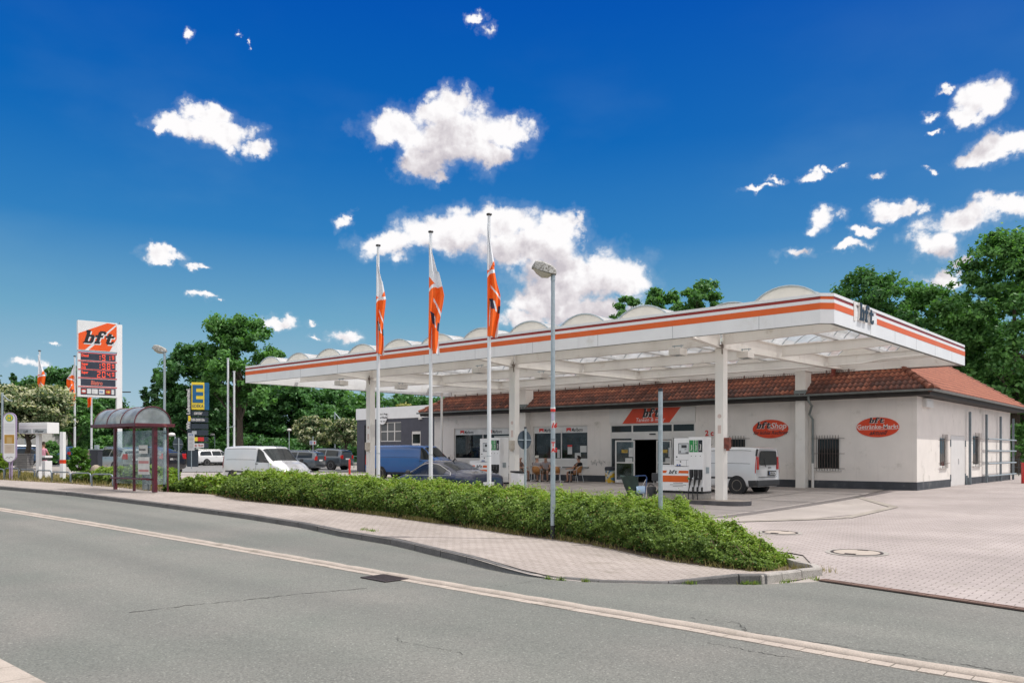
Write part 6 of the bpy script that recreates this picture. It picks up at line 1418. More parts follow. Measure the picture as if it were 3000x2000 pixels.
# heading relative to the viewing direction: 0 = drives away, + = turned left
def rel(px, deg): r = ray(px); return math.atan2(r[1], r[0]) + math.radians(deg)
car(950, 66, ST_SUV, rel(950, 52), P_GREY, 'grey estate-like SUV with roof rails parked left of the car wash', extra=rearglass(1.02, 1.50, .60, -2.24, 1), wr=.36)
car(860, 62, ST_ESTATE, rel(860, 60), P_GREY, 'dark car mostly hidden behind the roof of the white van', extra=rearglass(.98, 1.36, .58, -2.24))
car(628, 80, ST_ESTATE, rel(628, -58), P_WHITE, 'white estate car parked right of the yellow and blue pylon', extra=rearglass(.98, 1.36, .58, -2.24))
car(590, 84, ST_HATCH, rel(590, -40), P_NAVY, 'small dark blue hatchback beside the foot of the pylon', extra=rearglass(.95, 1.30, .56, -2.08))
car(543, 82, ST_HATCH, rel(543, -30), P_BLACK, 'black hatchback parked left of the pylon', extra=rearglass(.95, 1.30, .56, -2.08))
car(585, 92, ST_SVAN, rel(585, -30), P_WHITE, 'white van parked furthest back behind the pylon', glass=[('a', 4.25, 6.0, 4.1, 5.8, 0, -.75)], screens=[('windscreen', 5.12, 6.0, 6.2), ('rear_screen', .1, .9, 6.0)])
car(436, 47, ST_COUPE, rel(436, 34), P_BLACK, 'black coupe SUV parked behind the bus shelter', extra=rearglass(1.02, 1.36, .58, -2.26, 1), wr=.35)
car(342, 47, ST_HATCH, rel(342, 28), P_SILVER, 'silver hatchback seen through the bus shelter glass', extra=rearglass(.95, 1.34, .56, -2.08))
car(150, 72, ST_SUV, rel(150, 52), P_TEAL, 'blue SUV parked behind the air and water station', extra=rearglass(1.02, 1.48, .6, -2.24, 1), wr=.36)
car(92, 68, ST_HATCH, rel(92, -120), P_TEAL, 'small blue car in front of the white van at the far left')
car(95, 78, ST_SVAN, rel(95, -70), P_WHITE, 'white van parked behind the flowering rowan at the far left', glass=[('a', 4.25, 6.0, 4.1, 5.8, 0, -.75), ('b', 1.4, 4.0, 4.2, 5.8, 0, 0)], screens=[('windscreen', 5.12, 6.0, 6.2)])
# ================================================================ FORECOURT THINGS
def gat(px, d): x, y = atd(px, d); return x, y, gz(x, y)
# pump islands
for i, cx in enumerate(COLX):
    zg = gz(cx, COLY); xa, xb = cx - 5.0, cx + 1.0; r = .62
    if i == 0: xa = cx - 1.0
    o = empty('pump_island', (cx, COLY, zg), 0, ['raised kerbed island around the far left canopy column', 'raised kerbed island around the middle canopy column', 'raised kerbed island with rounded ends under the nearest pump'][i], 'kerb island', 'pump islands')
    out = [(xb - r - cx + r * math.cos(a), r * math.sin(a)) for a in [(-pi / 2 + pi * k / 12) for k in range(13)]] + [(xa + r - cx - r * math.cos(a), r * math.sin(a)) for a in [(pi / 2 - pi * k / 12) for k in range(13)]]
    L = Matrix.Identity(4)
    inn = [(px_ * .985, py_ * .87) for px_, py_ in out]
    MB().plate(out, Matrix.Translation((0, 0, -.1)), .245).build('kerb', mat('island_kerb', (.10, .095, .10), .55, .3, var=.3, vs=3) if i == 0 else bpy.data.materials['island_kerb'], o)
    MB().plate(inn, Matrix.Translation((0, 0, .0)), .16).build('top', M['strip'], o, bevel=.01)
PCX, PCY = COLX[2], COLY
def X25(px): return onY(px, 24.72)[0]
pump_x = (X25(1930) + X25(2060)) / 2; zi = gz(PCX, PCY) + .16
def make_pump():
    e = empty('fuel_pump', (pump_x, 25.0, zi), 0, 'white fuel pump with three black hoses, nearest the camera', 'fuel pump', 'fuel pumps')
    a, b, c, d = X25(1930) - pump_x, X25(1977) - pump_x, X25(2017) - pump_x, X25(2060) - pump_x
    H = zat(1280, onY(2020, 24.72)[1]) - zi; Hl = zat(1366, onY(1950, 24.72)[1]) - zi; y0 = -.28
    MB().box((a + d) / 2 + .02, .03, .10, d - a - .04, .50, .2).build('concrete_foot', M['kerb'], e, bevel=.01)
    MB().box((a + d) / 2, .03, .235, d - a, .56, .07).build('base_strip', M['blackgl'], e)
    MB().box((a + c) / 2, 0, (.27 + Hl) / 2, c - a, .56, Hl - .27).build('lower_cabinet', M['white'], e, bevel=.012)
    MB().box((b + c) / 2 - .03, .0, (Hl + H) / 2 + .0, c - b + .05, .50, H - Hl - .05).build('display_head', M['white'], e, bevel=.012)
    MB().box((c + d) / 2, .0, (.27 + H) / 2, d - c, .56, H - .27).build('hose_column', M['white'], e, bevel=.012)
    MB().box((a + b) / 2, -.02, Hl + .03, b - a, .5, .05).build('shelf', M['fascia'], e)
    F = FR((0, -.2805, 0), (1, 0, 0))
    mb = MB(); mb.rect(a + .0, Hl - .22, c, Hl - .13, F, .003); mb.rect(a, Hl - .52, c, Hl - .30, F, .003); mb.build('orange_bands', M['orange'], e)
    mb = MB(); mb.plate([(a + .28, Hl - .245), (a + .74, Hl - .245), (a + .80, Hl - .105), (a + .34, Hl - .105)], F, .005); lg = mb.build('logo_field', M['white'], e); mb = MB(); logo(mb, F, .125, 0, .003, dx=a + .39, dy=Hl - .238, z0=.006, ws=1.1, shear=.35); mb.build('logo', [M['black_i']], lg)
    mb = MB()
    for k, w in enumerate((.36, .62, .40)): mb.rect(a + .75 - w / 2, .52 - k * .055, a + .75 + w / 2, .54 - k * .055, F, .002)
    mb.build('small_print', mat('print_grey', (.2, .2, .2), .7), e)
    mb = MB(); mb.rect(a + .03, .215, a + .13, .255, F, .003, z0=.0); mb.build('type_plate', M['platew'], e)
    # display
    F2 = FR((0, -.2505, 0), (1, 0, 0)); dx = b + .0
    mb = MB(); mb.rect(dx + .12, H - .56, dx + .52, H - .20, F2, .006); dsp = mb.build('display', M['blackgl'], e); mb = MB(); mb.rect(dx + .14, H - .54, dx + .50, H - .22, F2, .004, z0=.006); mb.build('display_face', mat('lcd_face', (.55, .57, .58), .3), dsp)
    mb = MB(); mb.rect(dx + .24, H - .36, dx + .44, H - .26, F2, .003, z0=.0105); mb.rect(dx + .36, H - .42, dx + .43, H - .40, F2, .003, z0=.0105); mb.rect(dx + .17, H - .52, dx + .21, H - .45, F2, .003, z0=.0105); mb.rect(dx + .40, H - .53, dx + .5, H - .50, F2, .003, z0=.0105); mb.build('display_digits', M['plastic'], dsp)
    mb = MB()
    for u, z in ((.06, H - .66), (.56, H - .66), (.2, H - .82)): mb.plate(rpt(10, .025, (dx + u, z)), F2, .008)
    mb.build('locks', M['black'], e)
    mb = MB(); mb.rect(dx + .02, H - .765, c - .02, H - .757, F2, .002); mb.rect(dx + .42, H - 1.15, dx + .427, H - .77, F2, .002); mb.build('panel_gap', M['plastic'], e)
    for k, (u, z, m) in enumerate(((.05, H - 1.04, 'red'), (.14, H - 1.04, 'blue'), (.05, H - 1.14, 'white'), (.14, H - 1.14, 'blue'), (.14, H - 1.24, 'red'), (.05, H - .96, 'blue'), (.14, H - .96, 'blue'))):
        MB().rect(dx + u, z, dx + u + .065, z + .05, F2, .003).build('card_sticker', bpy.data.materials['goods_' + m], e)
    # grade panels, nozzles, hoses
    w = (d - c) / 3.25
    for k in range(3):
        u = c + .03 + w * (k + .0); cx2 = u + w * .46
        MB().rect(u, H - .50, u + w * .9, H - .10, F, .004).build('grade_panel', mat('grade_green', (.02, .25, .06), .4) if k == 0 else (bpy.data.materials['grade_green'] if k == 1 else M['blackgl']), e)
        text(['Super', 'Super E10', 'Diesel'][k], .085, M['frame'], e, F @ Matrix.Translation((cx2 + .03, H - .45, .005)) @ Matrix.Rotation(pi / 2, 4, 'Z'), bold=.002)
        MB().plate(rpt(10, .014, (cx2, H - .63)), F, .006).build('lamp', M['black'], e)
        mb = MB(); mb.plate([(u, H - 1.08), (u + w * .04, H - 1.30), (u + w * .2, H - 1.42), (u + w * .75, H - 1.42), (u + w * .92, H - 1.30), (u + w * .94, H - 1.08)][::-1], F, .006); mb.build('nozzle_boot', M['black'], e)
        n = MB(); yb = -.36; zt = H - 1.16
        n.tube([(cx2 - .02, yb + .06, zt - .10), (cx2 + .02, yb, zt + .02), (cx2 + .05, yb - .01, zt - .08), (cx2 + .0, yb, zt - .30), (cx2 - .03, yb + .02, zt - .44)], [.018, .026, .034, .036, .026], 8); n.tube([(cx2 + .05, yb, zt - .02), (cx2 + .09, yb, zt - .16), (cx2 + .03, yb, zt - .26)], .010, 5)
        nz = n.build('nozzle', M['black'], e, smooth=True); MB().lathe([(.001, -.02), (.035, -.015), (.035, .015), (.001, .02)], n=12).xf(Matrix.Translation((cx2 - .05, yb - .02, zt - .22)) @ Matrix.Rotation(pi / 2, 4, 'X')).build('swivel', bpy.data.materials['grade_green'] if k == 0 else M['alu'] if k == 1 else M['black'], nz)
        MB().tube([(cx2 - .03, yb + .02, zt - .44), (cx2 - .07, yb - .01, zt - .7), (cx2 - .03, yb - .03, zt - 1.05), (cx2 + .05, yb, zt - 1.25), (cx2 + .10, yb + .05, zt - 1.30)], .017, 7).build('hose', M['black'], e, smooth=True)
        MB().box(cx2 + .07, -.30, (zt - .50 + .28) / 2, .05, .04, zt - .50 - .28).build('hose_guard', M['black'], e)
    FE = FR((d + .0005, 0, 0), (0, 1, 0)); MB().rect(-.10, H - 1.2, .10, H - 1.0 + .0, FE, .02).build('side_switch', M['galv'], e, bevel=.005)
    return e
pump = make_pump()
p2 = copy_tree(pump); p2.location = (pump_x - (COLX[2] - COLX[1]), 25.0, gz(COLX[1], COLY) + .16); p2['label'] = 'white fuel pump beside the middle column, partly hidden by the navy saloon'
# waste box by the middle column
x, y, z = gat(1518, 32.3)
o = empty('waste_bin', (x, y, z), 0, 'white boxy waste bin with a black lid beside the middle canopy column', 'bin')
MB().box(0, 0, .42, .40, .40, .84).build('body', M['white'], o, bevel=.02); MB().plate([(-.24, -.22), (.24, -.22), (.24, .22), (-.24, .22)], Matrix.Translation((0, 0, .85)) @ Matrix.Rotation(-.12, 4, 'X'), .06).build('lid', M['black'], o, bevel=.02)
# squeegee and towel stand with green bag
x, y, z = gat(1874, 25.6)
o = empty('towel_stand', (x, y, z), YAW, 'blue tube stand with a dark green rubbish bag and a blue paper roll', 'stand'); bl_ = mat('blue_tube', (.02, .07, .22), .4)
mb = MB(); mb.tube([(-.27, 0, .0), (-.2, 0, .35), (-.42, 0, .98), (.18, 0, 1.02), (.22, 0, .95), (.12, .0, .0)], .016, 7); mb.tube([(.12, -.18, .012), (.12, .2, .012)], .018, 6); mb.tube([(.0, 0, .01), (.3, 0, .01)], .018, 6); mb.build('frame', bl_, o, smooth=True)
r = 14; prof = []; vs = []; rings = [(1.0, .30, .20, -.30), (.97, .27, .19, -.30), (.7, .22, .16, -.25), (.45, .17, .12, -.17), (.3, .16, .08, -.05), (.20, .05, .03, -.13)]
mb = MB()
for (zz, rx_, ry_, cx_2) in rings:
    for k in range(r): a = 2 * pi * k / r; f = 1 + .10 * math.sin(5 * a + zz * 6); vs.append((cx_2 + rx_ * f * math.cos(a), ry_ * f * math.sin(a), zz + .03 * math.sin(3 * a) + (.10 * math.cos(a) if zz < .5 else 0)))
mb.add(vs, [(i * r + k, i * r + (k + 1) % r, (i + 1) * r + (k + 1) % r, (i + 1) * r + k) for i in range(len(rings) - 1) for k in range(r)] + [tuple(range((len(rings) - 1) * r, len(rings) * r))])
mb.build('rubbish_bag', mat('green_bag', (.012, .035, .030), .3, var=.3, vs=8, bump=.5, bs=18), o, smooth=True)
MB().cyl((-.12, -.06, .58), (.14, -.06, .58), .12, n=20).build('paper_roll', mat('paper_roll_blue', (.36, .50, .66), .8), o, smooth=True)
MB().tube([(.2, -.0, .9), (.06, -.08, .68), (.02, -.06, .58)], .010, 5).build('roll_arm', M['alu'], o)
# watering can
x, y, z = gat(1909, 25.9); z = zi - .0
o = empty('watering_can', (onY(1909, 25.0)[0], 25.0, zi), -.0, 'black plastic watering can on the pump island', 'watering can')
MB().lathe([(.14, 0), (.15, .02), (.165, .30), (.15, .36), (.11, .38)], n=18).build('body', M['plastic'], o, smooth=True)
MB().tube([(.12, 0, .10), (.25, 0, .22), (.33, 0, .36), (.36, 0, .40)], [.04, .032, .03, .045], 10).build('spout', M['plastic'], o, smooth=True)
MB().tube([(-.14, 0, .30), (-.10, 0, .44), (0, 0, .46), (.10, 0, .40)], .016, 8).build('handle', M['plastic'], o, smooth=True)
# squeegee bucket on a rod, behind the short post
xx = onY(1925, 25.3)[0]
o = empty('squeegee_bucket', (xx, 25.3, zi), 0, 'black squeegee bucket hooked on a thin rod beside the pump', 'bucket')
MB().box(0, 0, .70, .34, .2, .28).build('bucket', M['plastic'], o, bevel=.02); MB().tube([(-.12, 0, 0), (-.12, -.02, .56)], .010, 6).build('rod', M['alu'], o); MB().tube([(.04, 0, .8), (.06, 0, .98)], .012, 6).build('squeegee_handle', M['alu'], o)
# yellow bucket bin by the door
bx, by = onY(1789, 34.8)[0], 34.8
o = empty('bucket_bin', (bx, by, gz(bx, by)), 0, 'round white and yellow printed bucket bin with a dark lid left of the entrance', 'bin')
bm = mat('bucket_print', (.6, .6, .56), .5); t = bm.node_tree; b_ = t.nodes['Principled BSDF']; co = t.nodes.new('ShaderNodeTexCoord'); n_ = t.nodes.new('ShaderNodeTexVoronoi'); n_.inputs['Scale'].default_value = 7; t.links.new(co.outputs['Object'], n_.inputs[0])
t.links.new(ramp(t, n_.outputs['Color'], [(0, (.62, .60, .52)), (.35, (.66, .42, .03)), (.6, (.60, .36, .03)), (.62, (.06, .20, .35)), (.74, (.62, .60, .52))], 'CONSTANT'), b_.inputs['Base Color'])
MB().lathe([(.25, 0), (.26, .03), (.285, .62), (.29, .64)], n=24).build('bucket', bm, o, smooth=True, ang=60); MB().lathe([(.30, .64), (.305, .78), (.26, .82), (.16, .83)], n=24).build('lid', M['plinth'], o, smooth=True, ang=50)

# ---------------------------------------------------------------- poles, lamps, signs
HEADPROF = None
def make_lamp(px, py, label, stickers):
    x, y = gp(px, py, off=.004) if py else (0, 0); z = gz(x, y)
    e = empty('street_lamp', (x, y, z), YAW, label, 'street lamp', 'street lamps along the pavement')
    MB().cyl((0, 0, 0), (0, 0, .26), .056, .055, n=20).build('foot_sleeve', M['cap'], e, smooth=True)
    MB().cyl((0, 0, .255), (0, 0, 5.10), .054, .042, n=20).build('pole', M['galv'], e, smooth=True)
    h = MB(); secs = [(.07, 5.08, 5.20, .10), (-.0, 5.07, 5.27, .13), (-.24, 5.12, 5.37, .14), (-.38, 5.17, 5.37, .13), (-.46, 5.20, 5.26, .09)]
    vs = []
    for (u, zl, zh, w) in secs: vs += [(u, -w, zl + .04), (u, -w * .8, zh - .03), (u, -w * .4, zh), (u, w * .4, zh), (u, w * .8, zh - .03), (u, w, zl + .04)]
    h.add(vs, [(i * 6 + k, i * 6 + (k + 1) % 6, (i + 1) * 6 + (k + 1) % 6, (i + 1) * 6 + k) for i in range(4) for k in range(6)] + [(5, 4, 3, 2, 1, 0), (24, 25, 26, 27, 28, 29)])
    hd = h.build('lamp_head', mat('lamp_shell', (.40, .40, .38), .7, .1, var=.2, vs=40, dirt=(.13, .12, .10), ds=26, darea=.52) if not bpy.data.materials.get('lamp_shell') else bpy.data.materials['lamp_shell'], e, smooth=True, ang=25)
    g = MB(); vs = []
    for (u, zl, w, dp) in ((-.04, 5.10, .11, 0), (-.10, 5.12, .12, .06), (-.24, 5.15, .13, .085), (-.36, 5.20, .12, .055), (-.43, 5.23, .08, 0)): vs += [(u, -w, zl), (u, -w * .6, zl - dp), (u, w * .6, zl - dp), (u, w, zl)]
    g.add(vs, [(i * 4 + k, i * 4 + k + 1, (i + 1) * 4 + k + 1, (i + 1) * 4 + k) for i in range(4) for k in range(3)]); g.build('lamp_bowl', mat('lamp_bowl', (.45, .42, .34), .25, var=.15, vs=12) if not bpy.data.materials.get('lamp_bowl') else bpy.data.materials['lamp_bowl'], hd, smooth=True)
    MB().cyl((0, 0, 5.0), (0, 0, 5.10), .05, n=14).build('collar', M['galv'], e, smooth=True)
    if stickers:
        d = math.hypot(x, y); k = d * 0 + (x * FWD[0] + y * FWD[1])
        def Z(py_): return (zat(py_, k) - z) / 1.05
        def ring(y0, y1, m, nm, r_=.052, a0=-2.4, a1=-.7):
            mb = MB(); vs = []
            for zz in (Z(y1), Z(y0)):
                for q in range(9): a = a0 + (a1 - a0) * q / 8; vs.append((r_ * math.cos(a), r_ * math.sin(a), zz))
            mb.add(vs, [(q, q + 1, q + 10, q + 9) for q in range(8)]); return mb.build(nm, m, e)
        st = mat('sticker_white', (.62, .60, .60), .6)
        MB().cyl((0, 0, Z(1206)), (0, 0, Z(1197)), .053, n=20).build('red_band', M['red'], e, smooth=True); MB().cyl((0, 0, Z(1197)), (0, 0, Z(1193)), .054, n=20).build('white_band', M['white'], e, smooth=True)
        ring(1210, 1230, mat('sticker_lilac', (.5, .46, .60), .6), 'sticker', .0515, -2.3, -1.2); ring(1232, 1254, st, 'sticker', .0515); 
        s2 = ring(1293, 1325, st, 'sticker', .0508, -2.2, -1.0); MB().cyl((0, 0, Z(1288)), (0, 0, Z(1285)), .0535, n=16).build('strap', M['steel'], e)
        for (t_, yy, sz) in (('T', 1307, .12), ('AS', 1323, .11)): text(t_, sz, M['red'], e, FR((-.035, -.0535, Z(yy)), (1, 0, 0)), bold=.006)
        for (t_, yy, sz) in (('16', 1252, .12),): text(t_, sz, M['red'], e, FR((-.045, -.0535, Z(yy)), (1, 0, 0)), bold=.008, shear=.3)
    else:
        MB().cyl((0, 0, 2.10), (0, 0, 2.16), .054, n=14).build('strap', M['black'], e); MB().cyl((0, 0, 1.2), (0, 0, 1.9), .0515, n=14).build('sticker_remains', bpy.data.materials['sticker_white'], e)
    e.scale = (.94, .94, 1.05)
    return e
make_lamp(1620, 1577, 'tall galvanised street lamp with stickers standing in front of the hedge', True)
lx, ly = atd(482, 29.9)
l2 = make_lamp(1620, 1577, 'galvanised street lamp beside the bus shelter', False); l2.location = (lx, ly, gz(lx, ly)); l2.scale = (.94, .94, .985)
# short capped post in the hedge
x, y, z = gat(1935, 15.6)
o = empty('steel_post', (x, y, z), 0, 'plain galvanised post with a black cap standing in the hedge', 'post'); H = zat(1137, 15.6) - z
MB().cyl((0, 0, 0), (0, 0, H - .05), .042, n=20).build('tube', M['galv'], o, smooth=True); MB().cyl((0, 0, H - .06), (0, 0, H), .044, n=20).build('cap', M['cap'], o, smooth=True)
def roundsign(px, d, topy, cy_, rad, rz, label, grp='round traffic signs seen from behind'):
    x, y, z = gat(px, d); o = empty('traffic_sign', (x, y, z), rz, label, 'traffic sign', grp); H = zat(topy, d) - z
    MB().cyl((0, 0, 0), (0, 0, H - .04), .033, n=14).build('post', M['galv'], o, smooth=True); MB().cyl((0, 0, H - .045), (0, 0, H), .036, n=14).build('cap', M['cap'], o)
    L = FR((0, .04, zat(cy_, d) - z), (1, 0, 0)); MB().plate(rpt(32, rad), L, .012).build('disc', mat('sign_back', (.045, .065, .085), .5, .3, var=.1) if not bpy.data.materials.get('sign_back') else bpy.data.materials['sign_back'], o)
    MB().rect(-rad * .95, -.01, rad * .95, .01, L @ Matrix.Translation((0, 0, .012)), .02).build('clamp', M['galv'], o)
roundsign(1539, 22.5, 1250, 1288, .255, YAW + .75, 'dark back of a round traffic sign on a grey post beside the middle column')
roundsign(523, 34, 1279, 1301, .27, YAW + 1.15, 'round traffic sign seen nearly edge-on right of the left street lamp')
# flags
FLAGC = [mat('flag_white', (.76, .78, .82), .8, var=.03), mat('flag_orange', (.88, .13, .006), .75, var=.05), mat('flag_navy', (.03, .03, .06), .8)]
for m in FLAGC:
    t = m.node_tree; b_ = t.nodes['Principled BSDF']
def flag(px, d, toppx, label, f0, f1, wmax, seed, group, side=1, baseH=None, rp_=.062, fall=.42, pole_mat='polewhite'):
    x, y, z = gat(px, d); H = zat(toppx, d) - z
    o = empty('flagpole', (x, y, z), YAW, label, 'flagpole', group)
    MB().cyl((0, 0, 0), (0, 0, H - .05), rp_ * 1.15, rp_ * .75, n=18).build('pole', M[pole_mat], o, smooth=True); MB().lathe([(rp_ * 1.15, H - .06), (rp_ * 1.5, H - .03), (rp_ * 1.3, H), (.01, H + .02)], n=14).build('cap', M['cap'], o)
    MB().cyl((0, 0, 1.55), (0, 0, 1.57), rp_ * 1.17, n=14).build('joint', M['galv'], o)
    ft, fb = zat(f0, d) - z, zat(f1, d) - z; R = random.Random(seed); NS, NT = 44, 150; ph = R.uniform(0, 6)
    V = []; F = []; MI = []
    for j in range(NT + 1):
        t = j / NT
        wv = wmax * (min(1, (t / fall)) ** 1.15 * (1 - .30 * sst((t - fall) / .35)) + .02)
        wob = .10 * wmax * math.sin(7 * t + ph) * (t > fall * .6)
        for i in range(NS + 1):
            s = i / NS
            u = -side * rp_ * .9 + side * s * (wv + wob)
            dep = .16 * wmax * math.sin(s * 9.5 + t * 6 + ph) * (.3 + t) + .06 * math.sin(s * 21 + t * 3) * wmax * t
            zz = ft - (ft - fb) * t - (s * .16 * math.sin(t * 3 + ph) * t) - (.22 * s * (t ** 3))
            V.append((u, -.07 + dep - .05 * t, zz))
    for j in range(NT):
        for i in range(NS):
            F.append((j * (NS + 1) + i, j * (NS + 1) + i + 1, (j + 1) * (NS + 1) + i + 1, (j + 1) * (NS + 1) + i)); t, s = j / NT, i / NS
            m = 0
            if t > .37 + .05 * math.sin(s * 3 + ph): m = 1
            if abs(t - .47 + .08 * s + .015 * math.sin(s * 5)) < .015: m = 0
            if abs(t - .58 - .16 * (s - .5)) < .013 and s > .3: m = 0
            if .66 < t < .76 and abs(s - .35 - (t - .7) * 2.2) < .16: m = 2
            if .68 < t < .78 and abs(s - .58 - (t - .72) * 2.2) < .06: m = 0
            if .72 < t < .79 and s > .82: m = 2
            if t > .80 and s > 1.05 - (t - .80) * 1.9: m = 0
            MI.append(m)
    mb = MB(); mb.v = V; mb.f = F; mb.m = MI; fo = mb.build('flag', FLAGC, o, smooth=True, ang=180); so_ = fo.modifiers.new('thickness', 'SOLIDIFY'); so_.thickness = .004
    return o
GF = 'flagpoles with hanging orange and white flags by the forecourt'
def polepos(px, Y): return onY(px, Y)[1]
flag(1108, polepos(1108, 19.2), 717, 'left and furthest of the three flagpoles in front of the canopy', 752, 1034, .36, 1, GF)
flag(1262, polepos(1262, 19.2), 677, 'middle of the three flagpoles in front of the canopy', 700, 1018, .50, 2, GF, fall=.5)
flag(1433, polepos(1433, 19.2), 626, 'right and tallest-looking of the three flagpoles in front of the canopy', 655, 985, .42, 3, GF, fall=.62)
GL2 = 'flagpoles beside the price pylon'
flag(116, 58, 1026, 'flagpole with a limp flag left of the price pylon by the rowan tree', 1040, 1178, .55, 4, GL2, side=1, rp_=.07)
flag(219, 60, 1042, 'flagpole just left of the price pylon panel', 1060, 1182, .55, 5, GL2, side=-1, rp_=.07)
flag(268, 63, 1062, 'flagpole behind the price pylon showing below the panel', 1080, 1184, .5, 6, GL2, side=-1, rp_=.07)
x, y, z = gat(668, 37.5)
o = empty('banner_poles', (x, y, z), YAW, 'pair of bare white banner poles clamped together behind the hedge', 'poles')
for u, top in ((0, 1050), (18 * 37.5 / FOC, 1088)):
    q = MB().cyl((u, 0, 0), (u, 0, zat(top, 37.5) - z), .05, .042, n=14).build('pole', M['polewhite'], o, smooth=True); MB().cyl((u, 0, zat(top, 37.5) - z - .02), (u, 0, zat(top, 37.5) - z + .02), .06, n=12).build('cap', M['polewhite'], q)
MB().tube([(-.05, -.06, zat(1254, 37.5) - z), (.2, -.08, zat(1250, 37.5) - z), (.33, -.05, zat(1246, 37.5) - z)], .018, 6).build('clamp', M['galv'], o)
# ---------------------------------------------------------------- price pylon
DP = 48.0; x, y, z = gat(348, DP); PA = YAW + math.radians(37)
o = empty('price_pylon', (x, y, z), PA, 'tall fuel price pylon with orange bft panel and lit red prices', 'price sign'); Wp = 2.95; o.scale = (.70, 1, 1)
def pz(py): return zat(py, DP) - z
MB().box(0.02, .02, pz(952) / 2, .42, .30, pz(952)).build('pole', M['white'], o, bevel=.01)
MB().cyl((.05, 0, pz(952)), (.05, 0, pz(944)), .03, n=8).build('stub', M['steel'], o)
zt, zm0, zm1, zb_ = pz(949), pz(1034), pz(1039), pz(1166)
MB().box(-Wp / 2 - .16, -.05, (zt + zm0) / 2, Wp, .34, zt - zm0).build('top_panel', M['fascia'], o, bevel=.01)
MB().box(-Wp / 2 - .16, -.05, (zm1 + zb_) / 2, Wp, .30, zm1 - zb_).build('price_panel', M['fascia'], o, bevel=.01)
L = FR((-Wp - .16, -.222, zm0), (1, 0, 0)); h = zt - zm0; OR = mat('pylon_orange', (.82, .10, .008), .4, var=.04)
mb = MB(); mb.plate([(.06, .05), (.50, .05), (2.90, h - .22), (2.90, h * .52), (2.35, .05)][::-1][::-1], L, .003)
mb = MB(); mb.plate([(.05, .04), (.52, .04), (2.84, h - .08), (2.18, h - .04), (.05, h * .56)], L, .004); mb.plate([(.80, .04), (2.36, .04), (2.88, h * .46), (2.88, h - .16)], L, .004); mb.build('orange_field', OR, o)
mb = MB(); hh = h * .44; lx0 = .36; logo(mb, L, hh, 1, .003, dx=lx0 + .07, dy=h * .25 - .06, z0=.006, ws=1.32, shear=.40); logo(mb, L, hh, 0, .004, dx=lx0, dy=h * .25, z0=.010, ws=1.32, shear=.40); mb.build('logo', [M['black_i'], M['fascia']], o)
L2 = FR((-Wp - .16, -.202, 0), (1, 0, 0)); LED = emimat('led_red', (1.0, .09, .035), .75); SCR = mat('price_screen', (.035, .04, .06), .3)
SEG = {'0': 'abcdef', '1': 'bc', '2': 'abged', '4': 'fgbc', '8': 'abcdefg', '9': 'abcdfg'}
def digit(mb, ch, x0, z0, w, h, t):
    for s in SEG[ch]:
        r = {'a': (0, h - t, w, h), 'g': (t, h / 2 - t / 2, w - t, h / 2 + t / 2), 'd': (0, 0, w, t), 'b': (w - t, h / 2 + t / 2, w, h - t), 'c': (w - t, t, w, h / 2 - t / 2), 'f': (0, h / 2 + t / 2, t, h - t), 'e': (0, t, t, h / 2 - t / 2)}[s]
        mb.rect(x0 + r[0], z0 + r[1], x0 + r[2], z0 + r[3], L2, .003, z0=.006)
rows = [(1042, 1061, 'Diesel', '1919'), (1066, 1086, 'Super\nE10', '1989'), (1090, 1110, 'Super', '2049')]
for (ya, yb_, nm, pr) in rows:
    za, zb2 = pz(yb_), pz(ya); MB().rect(.22, za, Wp - .14, zb2, L2, .004).build('price_row', SCR, o)
    MLx = L2 @ Matrix.Translation((.27, zb2 - .19, .006))
    text(nm, .21, LED, o, MLx, bold=.004)
    hh = (zb2 - za) * .86; x0 = 1.42
    for k, ch in enumerate(pr[:3]): mb = MB(); digit(mb, ch, x0 + k * .37, za + .02, .24, hh, .045); mb.build('price_digit', LED, o)
    mb = MB(); digit(mb, pr[3], x0 + 1.11, za + hh * .35, .17, hh * .62, .035); mb.build('price_digit', LED, o)
mb = MB()
for yy in (1040, 1063.5, 1088, 1112, 1137): mb.rect(.04, pz(yy) - .025, Wp - .04, pz(yy) + .025, L2, .012)
mb.build('red_dividers', M['red'], o)
MB().rect(.22, pz(1134), Wp - .14, pz(1115), L2, .004).build('bistro_row', SCR, o); text('Bistro', .34, mat('bistro_letters', (.55, .14, .10), .5), o, L2 @ Matrix.Translation((.95, pz(1131), .006)), bold=.012, shear=.1, sx=1.05)
MB().rect(.22, pz(1160), Wp - .14, pz(1140), L2, .004).build('card_row', SCR, o)
for k, (u, w, c) in enumerate(((.26, .36, 'goods_red'), (.68, .30, 'platew'), (1.03, .44, 'platew'), (1.55, .42, 'platew'), (2.05, .38, 'goods_red'), (2.5, .2, 'platew'))):
    c_ = bpy.data.materials[c] if c in bpy.data.materials else M[c]; q = MB().rect(u, pz(1157), u + w, pz(1143), L2, .003, z0=.006).build('card_sticker', c_, o)
    if k == 3: text('VISA', .15, P_BLUE, q, L2 @ Matrix.Translation((u + .02, pz(1153), .010)), bold=.004)
    if k in (0, 4): MB().plate(rpt(16, w * .4, (u + w / 2, pz(1150)), ry=.07), L2 @ Matrix.Translation((0, 0, .010)), .003).build('oval', M['platew'] if k == 0 else bpy.data.materials['goods_yellow'], q)
